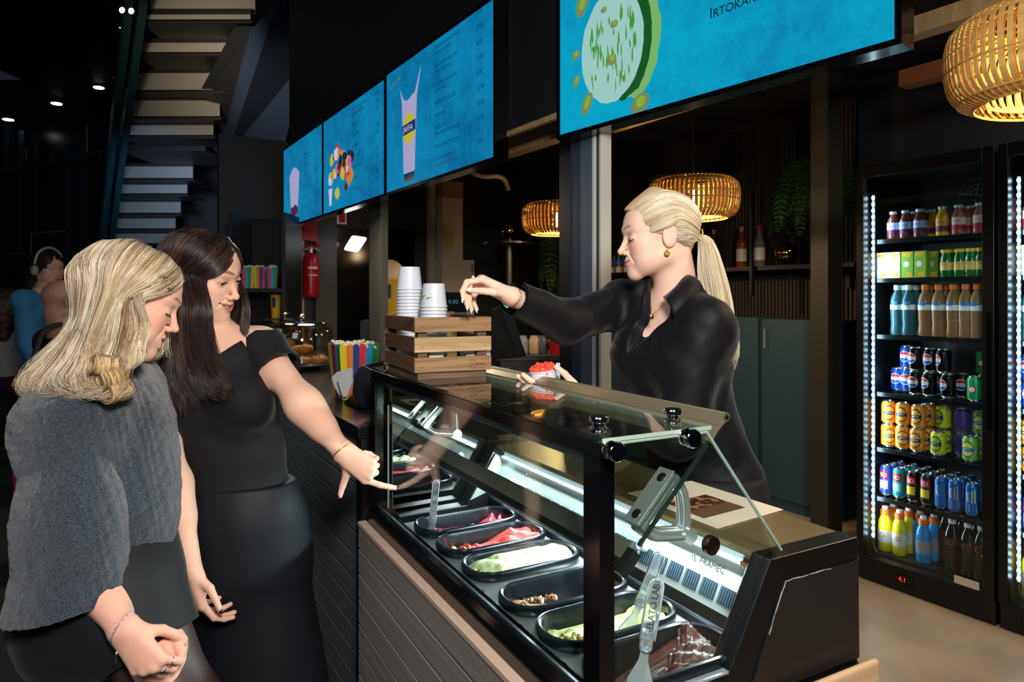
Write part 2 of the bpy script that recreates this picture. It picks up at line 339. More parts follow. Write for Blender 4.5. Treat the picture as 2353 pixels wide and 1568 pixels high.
mb = MB(); mb.box((.566, A0-.001, 1.2145), (.772, A0, 1.2205)); mb.box((.772, A0, 1.2145), (.773, A1, 1.2205)); mb.build('top_glass_edge', M_edge, case)
sg = [(.592, 1.211), (.765, 1.211), (.932, .999), (.888, .999), (.795, .838), (.592, .838)]
MB().prism(sg, 1, A0, A0+.005).build('side_glass', M_clear, case)
mb = MB()
for i in (0, 1): mb.tube([(sg[i][0], A0+.0025, sg[i][1]), (sg[i+1][0], A0+.0025, sg[i+1][1])], .0026, 6)
mb.build('side_glass_edge', M_edge, case)
MB().prism([(.60, 1.205), (.765, 1.205), (.93, .996), (.88, .996), (.79, .838), (.60, .838)], 1, 1.80, 1.803).build('far_side_glass', glass('far_mirror', '#20262b', .0, 1.6, 6.5), case)
MB().box((.60, 1.85, .84), (1.10, 1.883, 1.19)).build('far_dark_panel', M_black, case) if 0 else None
# chrome glass clamps
Rb = Matrix.Rotation(PI/2, 3, 'X')
def knob(c, R=None, nm='glass_clamp'):
    m = MB(); m.lathe([(.0125, 0), (.0135, .002), (.0135, .006), (.010, .008), (.010, .013), (.0145, .015), (.0145, .021), (.013, .023)], c, 22, R=R)
    m.build(nm, M_chrome, case, smooth='auto')
for u, v in ((1376, 992), (1546, 973)): p = hit(u, v, 2, 1.2205, FC); knob(p)
for a in (1.84,): knob((.60, a, 1.2205)); knob((.74, a, 1.2205))
for u, v in ((1398, 1033), (1572, 1003), ): p = hit(u, v, 1, A0, FC); knob(p, Rb)
# tilted lid
LA = Vector((.623, 0, 1.030)); LBv = Vector((.812, 0, 1.219)); du = (LBv-LA).normalized(); dn = Vector((-du.z, 0, du.x))
def lid(t0, t1, n0, n1, a0, a1):
    pts = [LA+du*t0+dn*n0, LA+du*t1+dn*n0, LA+du*t1+dn*n1, LA+du*t0+dn*n1]; return [(p.x, p.z) for p in pts], a0, a1
LL = (LBv-LA).length
def lidbox(nm, t0, t1, n0, n1, a0, a1, m):
    p, x, y = lid(t0, t1, n0, n1, a0, a1); MB().prism(p, 1, x, y).build(nm, m, case)
lidbox('lid_glass', .004, LL-.004, -.002, .002, .802, 1.79, glass('lid_clear', '#eef4f1', 0, 1.5, 1.3))
lidbox('lid_lower_rail', 0, .030, .002, .006, .81, 1.79, mat('bronze_aluminium', '#807b6c', .4, .6)); lidbox('lid_gasket', -.012, .002, -.004, .005, .806, 1.79, M_black)
lidbox('lid_edge', .03, LL-.01, -.0025, .0025, .797, .802, mat('dark_edge', '#23292a', .3)); lidbox('lid_corner', -.02, .02, -.010, .008, .794, .808, M_black)
mb = MB(); rp = [(.822, 1.232), (.816, 1.236), (.808, 1.228), (.797, 1.219), (.799, 1.215), (.792, 1.208), (.778, 1.190), (.783, 1.188), (.800, 1.208), (.818, 1.222)]
mb.prism(rp, 1, .795, 1.79); mb.tube([(.817, .795, 1.228), (.817, 1.79, 1.228)], .0075, 12); mb.build('lid_top_rail', mat('warm_tinted_aluminium', '#c2b796', .3, .8), case, smooth='auto')  # pale gold reflection put into the rail's base colour
MB().lathe([(.0035, 0), (.0035, .002)], (.817, .7945, 1.228), 12, R=Rb).build('rail_end_hole', M_black, case)
M_chr2 = mat('polished_alloy', '#e6e8ea', .16, .8)
def bracket(a):
    br = MB(); w0, w1 = a-.016, a+.018
    for t0, t1 in ((.058, .158),):
        p, x, y = lid(t0, t1, -.014, -.003, w0, w1); br.prism(p, 1, x, y)
    H = Vector((.765, 0, 1.039)); e0 = LA+du*.062-dn*.012; e1 = LA+du*.156-dn*.010
    c1 = [e0, e0.lerp(H, .25)+Vector((.002, 0, -.010)), e0.lerp(H, .6)+Vector((0, 0, -.006)), H]
    c2 = [e1, e1.lerp(H, .3)+Vector((.012, 0, .004)), e1.lerp(H, .65)+Vector((.010, 0, 0)), H]
    for cc, wd in ((c1, .0105), (c2, .0075)):
        pp = crom(cc, 12)
        for s in (-.006, .006): br.tube([(x, a+s, z) for x, _, z in pp], wd, 10)
    br.lathe([(.013, -.016), (.013, .020)], (H.x, a, H.z), 20, R=Rb)
    o = br.build('lid_bracket', M_chr2, case, smooth='auto')
    for t in (.072, .143):
        c = LA+du*t+dn*.0025; R = Vector((0, 0, 1)).rotation_difference(dn).to_matrix(); MB().lathe([(.0085, 0), (.0085, .003), (.006, .0045)], (c.x, a, c.z), 14, R=R).build('bracket_screw', mat('dark_screw', '#4a4640', .25, .9), o)
    p2, x, y = lid(.056, .160, .0022, .005, w0, w1); MB().prism(p2, 1, x, y).build('clamp_plate', M_chr2, o, bevel=.001)
bracket(.838); bracket(1.755)
MB().lathe([(.013, 0), (.0145, .002), (.0145, .012), (.012, .014)], (.765, A0, 1.039), 22, R=Rb).build('hinge_knob', mat('dark_chrome', '#3a322a', .25, .9), case, smooth='auto')
# worktop, end walls, back panel, light
M_work = mat('worktop_steel', '#b5a179', .32, .75, noise=('#a8946c', 2.5, .4, .6)); MB().box((.893, .775, .985), (1.105, 1.86, .995)).build('worktop', M_work, case, bevel=.001)  # tan tint puts the warm kiosk reflection into the steel's colour
def endwall(a0, a1, nm):
    MB().prism([(.890, .9955), (1.109, .9955), (1.109, .77), (.60, .77), (.60, .832), (.797, .835)], 1, a0, a1).build(nm, mat('end_black', '#07080b', .35), case, bevel=.002)
endwall(.77, .810, 'end_wall'); endwall(1.745, 1.785, 'far_end_wall')
q = [hit(u, v, 1, .77, FC) for u, v in ((1801, 1334), (1969, 1287), (1964, 1503), (1730, 1568))]
q = [(p.x, p.z) for p in q]; q[3] = (.835, .785); q[2] = (1.1085, .785); MB().prism(q, 1, .767, .7705).build('end_inlay', mat('end_inlay', '#1d1a19', .4), case)
mb = MB(); L_ = [(q[3][0]+(q[0][0]-q[3][0])*t, q[3][1]+(q[0][1]-q[3][1])*t) for t in np.linspace(.55, 1, 12)]+[(q[0][0]+(q[1][0]-q[0][0])*t, q[0][1]+(q[1][1]-q[0][1])*t) for t in np.linspace(.05, .6, 14)]
mb.tube([(x+random.uniform(-.001, .001), .7665, z+random.uniform(-.0012, .0012)) for x, z in L_], [random.uniform(.0003, .0013) for _ in L_], 5); mb.build('chipped_edge', mat('chipped', '#8f8c86', .5), case)
BPm = mat('interior_steel', '#b9bdbd', .38, .7)
MB().prism([(.918, .958), (.922, .958), (.878, .872), (.874, .872)], 1, .805, 1.745).build('back_panel', BPm, case)
MB().prism([(.893, .984), (.897, .984), (.922, .962), (.918, .959)], 1, .81, 1.745).build('fascia', mat('fascia_steel', '#7d8482', .25, .85), case)
MB().box((.900, 1.736, .838), (.915, 1.745, .95)) and MB().prism([(.885, .97), (.92, .955), (.876, .872), (.805, .85)], 1, 1.737, 1.745).build('inner_end_plate', BPm, case)
MB().prism([(.874, .874), (.880, .872), (.876, .836), (.868, .836)], 1, .80, 1.745).build('gasket', M_black, case); MB().box((.868, .80, .846), (.871, 1.745, .852)).build('gasket_strip', M_alu, case)
pn = Vector((-(.958-.872), 0, (.918-.874))).normalized()
def onp(t, off=.001): p = Vector((.874, 0, .872)).lerp(Vector((.918, 0, .958)), t)+pn*off; return p
ve = MB(); vl = MB()
for k in range(17):
    a = .845+k*.0435; p0, p1 = onp(.16), onp(.47); ve.add([(p0.x, a, p0.z), (p0.x, a+.036, p0.z), (p1.x, a+.036, p1.z), (p1.x, a, p1.z)], [(0,1,2,3)])
    r0, r1 = onp(.17, .0022), onp(.46, .0022)
    for j in range(6): vl.tube([(r0.x, a+.004+j*.0056, r0.z), (r1.x, a+.004+j*.0056, r1.z)], .0009, 5)
v_ = ve.build('vent_panel', mat('vent_dark', '#1c2b38', .4), case); vl.build('louvre', mat('vent_blue', '#4c6676', .4, .5), v_)
for a, t in ((.835, .78), (.835, .1), (1.60, .78)): p = onp(t); MB().ellip((p.x, a, p.z), (.004, .004, .004), 10, 8).build('bolt', M_chrome, case, smooth=True)
p = onp(.42, .012); MB().ellip((p.x, 1.625, p.z), (.012, .009, .016), 12, 8).build('white_plug', M_white, case, smooth=True)
p = onp(.5, .006); MB().lathe([(.014, 0), (.014, .012), (.011, .014), (.009, .006), (.009, 0)], (p.x, 1.085, p.z), 18, R=Vector((0, 0, 1)).rotation_difference(pn).to_matrix()).build('clear_boss', mat('clear_plastic', '#e8eef2', .08, 0, trans=.7), case, smooth='auto')
vs_, fs_ = text_mesh('FRAMEC', .016, 1.05); ud = (onp(1)-onp(0)).normalized(); base = onp(.66, .0015)
mb = MB(); mb.add([Vector((base.x, .945-x.x, base.z))+ud*x.y for x in vs_], fs_)
mb.box((base.x-.0006, .953, base.z), (base.x+.0006, .957, base.z+.013)); mb.box((base.x-.0006, .960, base.z), (base.x+.0006, .962, base.z+.009)); mb.build('maker_logo', mat('logo_chrome', '#eef2f4', .15, 1), case)
M_led = mat('case_led', '#ffffff', .5, emit='#dff0ff', estr=2.6)
MB().box((.906, .850, .957), (.916, 1.742, .9625)).build('light_strip', M_led, case); MB().box((.906, .836, .956), (.916, .850, .9635)).build('strip_cap', mat('strip_cap', '#b07a3c', .5), case)
l = area('case_light', (0, 0, 0), (0, 0, -1), .02, 9.5, (.86, .94, 1.0), size_y=.9); l.data.shape = 'RECTANGLE'
l.matrix_world = FC @ Matrix.Translation((.893, 1.29, .962)) @ Matrix.Rotation(math.radians(58), 4, 'Y'); l.data.size = .02; l.data.size_y = .9
# ------------------------------------------------------------------ tubs
PL, PWd, PR = .272, .128, .058                                  # length, width, corner radius of a tub's rim
def rrect(l, w_, r, n=10):
    out = []
    for cx, cy, a0 in ((l/2-r, w_/2-r, 0), (-l/2+r, w_/2-r, PI/2), (-l/2+r, -w_/2+r, PI), (l/2-r, -w_/2+r, 1.5*PI)):
        for k in range(n): a = a0+PI/2*k/(n-1); out.append((cx+r*math.cos(a), cy+r*math.sin(a)))
    return out
CENTRES = [1.594, 1.449, 1.304, 1.132, .99, .848]; PB, PZ = .727, .846
M_tub = mat('tub_black', '#0a1018', .22); M_deckst = mat('deck_steel', '#c9cdcc', .3, .8)
def pan_mesh():
    mb = MB(); rings = [(0, .004), (-.002, .008), (-.006, .009), (-.010, .007), (-.012, 0), (-.020, -.10), (-.024, -.108)]
    outer = [(-.024, -.112), (-.016, -.10), (-.008, -.012), (-.002, -.010), (0, -.004)]
    allr = outer+rings; n = 40; vs = []
    for d, z in allr:
        for x, y in rrect(PL+2*d, PWd+2*d, max(PR+d, .01)): vs.append((x, y, z))
    m = len(allr); fs = [(i*n+k, i*n+(k+1) % n, (i+1)*n+(k+1) % n, (i+1)*n+k) for i in range(m-1) for k in range(n)]
    fs += [tuple((m-1)*n+k for k in range(n)), tuple(range(n))[::-1]]; return mb.add(vs, fs)
PANL = ['black gelato tub nearly scraped out with red remnants, farthest in the case', 'black gelato tub filled with coral pink gelato and strawberries', 'black gelato tub heaped with pale green gelato and nuts', 'nearly empty black gelato tub with beige crumbs', 'black gelato tub of pistachio gelato behind the case post', 'black gelato tub of dark chocolate gelato, nearest in the case']
p0 = None; PANS = []
for a, lb in zip(CENTRES, PANL):
    Mx = FC @ Matrix.Translation((PB, a, PZ))
    if p0 is None: p0 = pan_mesh().build('gelato_tub', M_tub, None, smooth='auto'); o = p0
    else: o = p0.copy(); COL.objects.link(o)
    o.matrix_world = Mx; tag(o, lb, 'tub', 'gelato tubs in the display case'); PANS.append(o)
# steel deck with an opening for each tub
mb = MB(); edges = [1.745]+[(CENTRES[i]+CENTRES[i+1])/2 for i in range(5)]+[.775]
for a, hi_, lo_ in zip(CENTRES, edges[:-1], edges[1:]):
    inn = rrect(PL-.022, PWd-.022, PR-.011); n = len(inn); vs = []
    for x, y in inn:
        tx = ((.868-PB) if x > 0 else (.592-PB))/x if abs(x) > 1e-6 else 1e9; ty = ((hi_-a) if y > 0 else (lo_-a))/y if abs(y) > 1e-6 else 1e9; t = min(tx, ty)
        vs.append((PB+x, a+y, .834)); vs.append((PB+x*t, a+y*t, .834))
    mb.add(vs, [(2*k, 2*k+1, (2*k+3) % (2*n), (2*k+2) % (2*n)) for k in range(n)])
mb.box((.592, 1.214, .834), (.868, 1.222, .840)); mb.build('deck', M_deckst, case)
MB().box((.592, .772, .828), (.80, .784, .8385)).build('deck_lip', mat('lip_steel', '#c4d3da', .3, .7), case)
# ------------------------------------------------------------------ gelato
def vnoise(x, y, s=0):
    r = np.random.default_rng(s); v = 0
    for k in range(7):
        a, b, ph = r.uniform(-1, 1), r.uniform(-1, 1), r.uniform(0, 6.28); v = v+np.sin((a*x+b*y)*(1.6**k)+ph)/(1.45**k)
    return v*.35
def gelato(i, hfun, m, lb, lo=-.09):
    """surface over the tub's inside, meeting its walls"""
    nr, na = 26, 84; base = rrect(PL-.030, PWd-.030, PR-.015, 21); vs = []; fs = []
    for r in range(nr+1):
        t = r/nr
        for x, y in base: vs.append((x*t, y*t))
    X = np.array([p[0] for p in vs]); Y = np.array([p[1] for p in vs]); Z = hfun(X, Y); Z = np.maximum(Z, -.098)
    T = np.repeat(np.arange(nr+1)/nr, na); shrink = 1-np.clip((-Z)*.08/.1, 0, .1)
    mb = MB(); mb.v = [Vector((x*s, y*s, z)) for x, y, z, s in zip(X, Y, Z, shrink)]
    mb.f = [(r*na+k, r*na+(k+1) % na, (r+1)*na+(k+1) % na, (r+1)*na+k) for r in range(nr) for k in range(na)]; mb.mi = [0]*len(mb.f)
    o = mb.build('gelato', m, None, smooth=True); o.matrix_world = FC @ Matrix.Translation((PB, CENTRES[i], PZ)); tag(o, lb, 'gelato'); return o
def gmat(n, c, c2, sc=40): return mat(n, c, .42, noise=(c2, sc, .45, .7), bump=(70, .5), sss=.15, bumpd=.004)
MG = [gmat('g_red', '#d9465a', '#8f1e34'), gmat('g_coral', '#e8504c', '#d03c44', 25), gmat('g_pale', '#cfd4a4', '#bcc28c', 18), gmat('g_beige', '#c49a72', '#8a5f41', 60), gmat('g_pist', '#c3c585', '#a5a868', 30), gmat('g_choc', '#4a241d', '#2a120f', 45)]
ramp = lambda x, a, b: np.clip((x-a)/(b-a), 0, 1)
def sm(x): return x*x*(3-2*x)
def clump(x, y, sx, sy, seed, lo, hi): return sm(ramp(vnoise(x*sx, y*sy, seed), lo, hi))
gelato(0, lambda x, y: -.056+.036*clump(x, y, 55, 60, 1, -.05, .45)+.03*ramp(x, .04, .12)*clump(x, y, 70, 80, 31, -.3, .3)+.012*ramp(-y, 0, .05)+.006*vnoise(x*130, y*150, 32), MG[0], 'red sorbet scraps left in the farthest tub')
gelato(1, lambda x, y: -.014-.030*ramp(y, .012, .045)*ramp(-x, -.075, .03)+.009*vnoise(x*45, y*60, 2)+.008*ramp(x, 0, .1)+.004*np.sin(x*150+y*95+2*vnoise(x*30, y*40, 33))+.003*vnoise(x*150, y*160, 34), MG[1], 'coral pink strawberry gelato in the second tub')
gelato(2, lambda x, y: -.006+.010*np.cos(y*22)-.014*ramp(-x, .07, .13)+.007*np.abs(np.sin(x*62+y*26+1.6*vnoise(x*30, y*30, 3)))+.003*vnoise(x*90, y*90, 4)-.01*ramp(np.abs(y), .03, .055)-.01*ramp(x, .09, .13), MG[2], 'pale green gelato with soft ridges in the third tub')
gelato(3, lambda x, y: -.062+.040*clump(x, y, 42, 50, 5, .12, .5)*ramp(y, -.05, .01)+.030*ramp(-y, .030, .052)*clump(x, y, 50, 20, 6, .0, .35)+.004*vnoise(x*140, y*150, 35), MG[3], 'beige gelato remnants left in the fourth tub')
gelato(4, lambda x, y: -.018-.034*clump(x+.03, y, 24, 30, 8, -.10, .35)*ramp(x, -.06, -.01)*ramp(-x, -.10, -.06)+.007*vnoise(x*70, y*70, 9)-.008*ramp(y, .02, .05)+.006*np.abs(np.sin(x*55-y*70))+.003*vnoise(x*150, y*170, 36), MG[4], 'olive green pistachio gelato in the fifth tub')
gelato(5, lambda x, y: -.040+.034*ramp(x, -.03, .10)+.014*vnoise(x*60, y*80, 10)-.012*ramp(-x, .02, .1)+.010*vnoise(x*120, y*140, 11)+.006*vnoise(x*260, y*240, 37), MG[5], 'dark chocolate gelato in the nearest tub')
# ------------------------------------------------------------------ smooth bodies from blended volumes
def surf(B, u, v, off=0.0, d0=.8, d1=3.2):
    """where the sight line of pixel (u, v) meets a blended body, lifted by off"""
    o = np.array((0, 0, EYE)); r = np.array(ray(u, v)); t = np.linspace(d0, d1, 900); X = o+t[:, None]*r; d = B.full(X); i = np.argmax(d < 0)
    if d.min() >= 0: i = int(np.argmin(d))
    p = o+t[i]*r; return Vector(p-r/np.linalg.norm(r)*off)
class Sdf:
    def __init__(s): s.p = []; s.disp = None; s.shell = 0; s.cuts = []; s.cutf = []
    def cone(s, a, b, ra, rb, k=.02, op=0, fl=None):
        """tapering rod; fl = (axis, factor) flattens its section along an axis"""
        s.p.append(('c', np.array(a, float), np.array(b, float), ra, rb, k, op, None if fl is None else (np.array(Vector(fl[0]).normalized()), fl[1]))); return s
    def ell(s, c, r, R=None, k=.02, op=0):
        s.p.append(('e', np.array(c, float), np.array(r, float), np.array(R if R is not None else np.eye(3), float), 0, k, op)); return s
    def chain(s, pts, rs, k=.012, **kw):
        for i in range(len(pts)-1): s.cone(pts[i], pts[i+1], rs[i], rs[i+1], k, **kw)
        return s
    @staticmethod
    def one(q, X):
        if q[0] == 'c':
            a, b, ra, rb, fl = q[1], q[2], q[3], q[4], q[7]; ba = b-a; pa = X-a; h = np.clip(pa @ ba/max(ba @ ba, 1e-12), 0, 1); v = pa-h[:, None]*ba
            if fl is not None: v = v+np.outer(v @ fl[0], fl[0])*(1/fl[1]-1)
            d = np.sqrt(np.einsum('ij,ij->i', v, v))-(ra+(rb-ra)*h); return d
        c, r, R = q[1], q[2], q[3]; y = (X-c) @ R; z = y/r; k0 = np.sqrt(np.einsum('ij,ij->i', z, z)); z = z/r; k1 = np.sqrt(np.einsum('ij,ij->i', z, z))+1e-9
        return k0*(k0-1)/k1
    def ev(s, X, idx=None):
        d = None
        for i in (range(len(s.p)) if idx is None else idx):
            q = s.p[i]; e = s.one(q, X); k = q[5]
            if q[6] == 0:
                if d is None: d = e
                else: h = np.clip(.5+.5*(d-e)/k, 0, 1); d = d*(1-h)+e*h-k*h*(1-h)
            elif d is not None:
                e = -e; h = np.clip(.5-.5*(d-e)/k, 0, 1); d = d*(1-h)+e*h+k*h*(1-h)
        if d is None: d = np.full(len(X), .5)
        return d
    def full(s, X, idx=None):
        d = s.ev(X, idx)
        if s.disp is not None: d = d+s.disp(X)
        if s.shell: d = np.maximum(d, -(d+s.shell))
        for n, o in s.cuts: d = np.maximum(d, X @ n-o)
        for f in s.cutf: d = np.maximum(d, f(X))
        return d
    def cut(s, p, n):
        """throw away what lies beyond point p along direction n"""
        n = np.array(Vector(n).normalized()); s.cuts.append((n, float(n @ np.array(p)))); return s
    def mesh(s, h, keep=None, slack=.012, n=18):
        lo = np.full(3, 9e9); hi = -lo
        for q in s.p:
            if q[6]: continue
            if q[0] == 'c': r = max(q[3], q[4]); a, b = np.minimum(q[1], q[2])-r, np.maximum(q[1], q[2])+r
            else: r = q[2].max(); a, b = q[1]-r, q[1]+r
            lo = np.minimum(lo, a); hi = np.maximum(hi, b)
        lo = lo-.03; hi = hi+.03; bs = h*n; nb = np.ceil((hi-lo)/bs).astype(int); hd = bs*.8661
        g = np.stack(np.meshgrid(*[np.arange(x) for x in nb], indexing='ij'), -1).reshape(-1, 3); C = lo+(g+.5)*bs
        if keep is not None: m = keep(C, hd); g = g[m]; C = C[m]
        PD = np.stack([s.one(q, C) for q in s.p], 1); D = s.ev(C); D0 = s.full(C)
        act = np.abs(D) < hd*1.25+slack+s.shell
        if s.cuts or s.cutf or s.shell or s.disp is not None: act &= D0 < hd*1.3+slack
        NY, NZ = int(nb[1]*n+4), int(nb[2]*n+4); ids = []; pos = []; quads = []
        ar = np.arange(n+1); loc = np.stack(np.meshgrid(ar, ar, ar, indexing='ij'), -1).reshape(-1, 3)
        for bi in np.nonzero(act)[0]:
            o = g[bi]*n; X = lo+(o+loc)*h
            idx = [j for j, q in enumerate(s.p) if (PD[bi, j] < D[bi]+2.6*hd+q[5]+s.shell+slack if q[6] == 0 else PD[bi, j] < 1.4*hd+q[5]+slack)]
            if not idx: continue
            V = s.full(X, idx).reshape(n+1, n+1, n+1)
            if V.min() > 0 or V.max() < 0: continue
            I = V < 0
            cs = [I[i:n+i, j:n+j, k:n+k] for i in (0, 1) for j in (0, 1) for k in (0, 1)]; cnt = sum(c.astype(np.int8) for c in cs)
            ci = np.argwhere((cnt > 0) & (cnt < 8))
            if len(ci) == 0: continue
            acc = np.zeros((len(ci), 3)); w_ = np.zeros(len(ci)); x, y, z = ci.T
            for ax in range(3):
                oth = [q for q in range(3) if q != ax]
                for u in (0, 1):
                    for v in (0, 1):
                        d0 = np.zeros((len(ci), 3), int); d0[:, oth[0]] = u; d0[:, oth[1]] = v; d1 = d0.copy(); d1[:, ax] = 1
                        va = V[x+d0[:, 0], y+d0[:, 1], z+d0[:, 2]]; vb = V[x+d1[:, 0], y+d1[:, 1], z+d1[:, 2]]; cr = (va < 0) != (vb < 0)
                        t = np.where(cr, va/(va-vb+1e-12), 0); p = d0.astype(float); p[:, ax] += t; acc += p*cr[:, None]; w_ += cr
            G = ci+o; ids.append((G[:, 0].astype(np.int64)*NY+G[:, 1])*NZ+G[:, 2]); pos.append(lo+(G+acc/w_[:, None])*h)
            for ax in range(3):
                b_, c_ = [(1, 2), (2, 0), (0, 1)][ax]
                sl0 = [slice(0, n)]*3; sl1 = list(sl0); sl1[ax] = slice(1, n+1); A = I[tuple(sl0)]; Bq = I[tuple(sl1)]; e = np.argwhere(A != Bq)
                if len(e) == 0: continue
                fl = A[tuple(e.T)]; G = e+o
                def cid(db, dc):
                    H = G.copy(); H[:, b_] += db; H[:, c_] += dc; return (H[:, 0].astype(np.int64)*NY+H[:, 1])*NZ+H[:, 2]
                Q = np.stack([cid(-1, -1), cid(0, -1), cid(0, 0), cid(-1, 0)], 1); Q[~fl] = Q[~fl][:, ::-1]; quads.append(Q)
        if not ids: return np.zeros((0, 3)), np.zeros((0, 4), int)
        ids = np.concatenate(ids); pos = np.concatenate(pos); Q = np.concatenate(quads); od = np.argsort(ids); ids = ids[od]; pos = pos[od]
        j = np.searchsorted(ids, Q); j = np.clip(j, 0, len(ids)-1); ok = (ids[j] == Q).all(1); Q = j[ok]
        return pos, Q
def np_mesh(name, V, Q, m, parent=None, col=None, smooth=True, b=None):
    me = bpy.data.meshes.new(name); b = np.array(b if b is not None else (list(parent['_b']) if parent is not None else (0, 0, 0)))
    k = Q.shape[1]; me.vertices.add(len(V)); me.vertices.foreach_set('co', (V-b).astype(np.float32).ravel())
    me.loops.add(Q.size); me.loops.foreach_set('vertex_index', Q.ravel().astype(np.int32))
    me.polygons.add(len(Q)); me.polygons.foreach_set('loop_start', np.arange(0, Q.size, k, dtype=np.int32)); me.polygons.foreach_set('loop_total', np.full(len(Q), k, dtype=np.int32))
    if smooth: me.polygons.foreach_set('use_smooth', np.ones(len(Q), bool))
    me.materials.append(m)
    if col is not None:
        c = np.ones((len(V), 4), np.float32); c[:, :3] = col; at = me.color_attributes.new('Col', 'FLOAT_COLOR', 'POINT'); at.data.foreach_set('color', c.ravel())
    me.update(calc_edges=True)
    o = bpy.data.objects.new(name, me); COL.objects.link(o)
    if parent is not None: o.parent = parent
    o['_b'] = [float(x) for x in b]; return o
def merge(parts):
    Vs = []; Qs = []; n = 0
    for V, Q in parts: Vs.append(V); Qs.append(Q+n); n += len(V)
    return np.concatenate(Vs), np.concatenate(Qs)
def trim(V, Q, f):
    """only the faces whose corners all satisfy f"""
    m = f(V); Q = Q[m[Q].all(1)]; u, inv = np.unique(Q, return_inverse=True); return V[u], inv.reshape(Q.shape)
def wrinkle(seed, amp, scale, dirs=None):
    r = np.random.default_rng(seed); ws = []
    for k in range(6):
        d = r.normal(size=3) if dirs is None else np.array(dirs[k % len(dirs)], float)+r.normal(size=3)*.35; d = d/np.linalg.norm(d); ws.append((d*scale*(1.35**k), r.uniform(0, 6.28), 1/1.3**k, r.normal(size=3)*scale*.5))
    def f(X):
        v = 0
        for d, ph, a, w2 in ws: v = v+a*np.sin(X @ d+ph+1.3*np.sin(X @ w2+ph*2))
        return v*amp*.4
    return f
def lookmat(f, roll=0.0, up=(0, 0, 1)):
    """head axes: x = the head's left, y = forward, z = up; roll leans the crown away from the head's left"""
    f = Vector(f).normalized(); l = Vector(up).cross(f).normalized(); u = f.cross(l)
    u2 = u*math.cos(roll)-l*math.sin(roll); l2 = l*math.cos(roll)+u*math.sin(roll)
    return Matrix((l2, f, u2)).transposed()
SKULL_C, SKULL_R = np.array((0, -.013, .028)), np.array((.0745, .0925, .0785))
def on_skull(T, d, lift):
    d = np.array(d, float); r = SKULL_R+lift; t = 1/np.sqrt(((d/r)**2).sum()); return T(SKULL_C+d*t)
def comb(T, p0, p1, n, l0, lm, l1):
    """points over the skull from one place on it to another, lifted off it"""
    a = np.array(p0)-SKULL_C; b = np.array(p1)-SKULL_C; a = a/np.linalg.norm(a); b = b/np.linalg.norm(b); w_ = math.acos(max(-1, min(1, float(a @ b)))); out = []
    for t in np.linspace(0, 1, n): d = (a*math.sin((1-t)*w_)+b*math.sin(t*w_))/max(math.sin(w_), 1e-6); out.append(on_skull(T, d, l0*(1-t)**2+2*lm*t*(1-t)+l1*t*t))
    return out
SKIN_K = {}
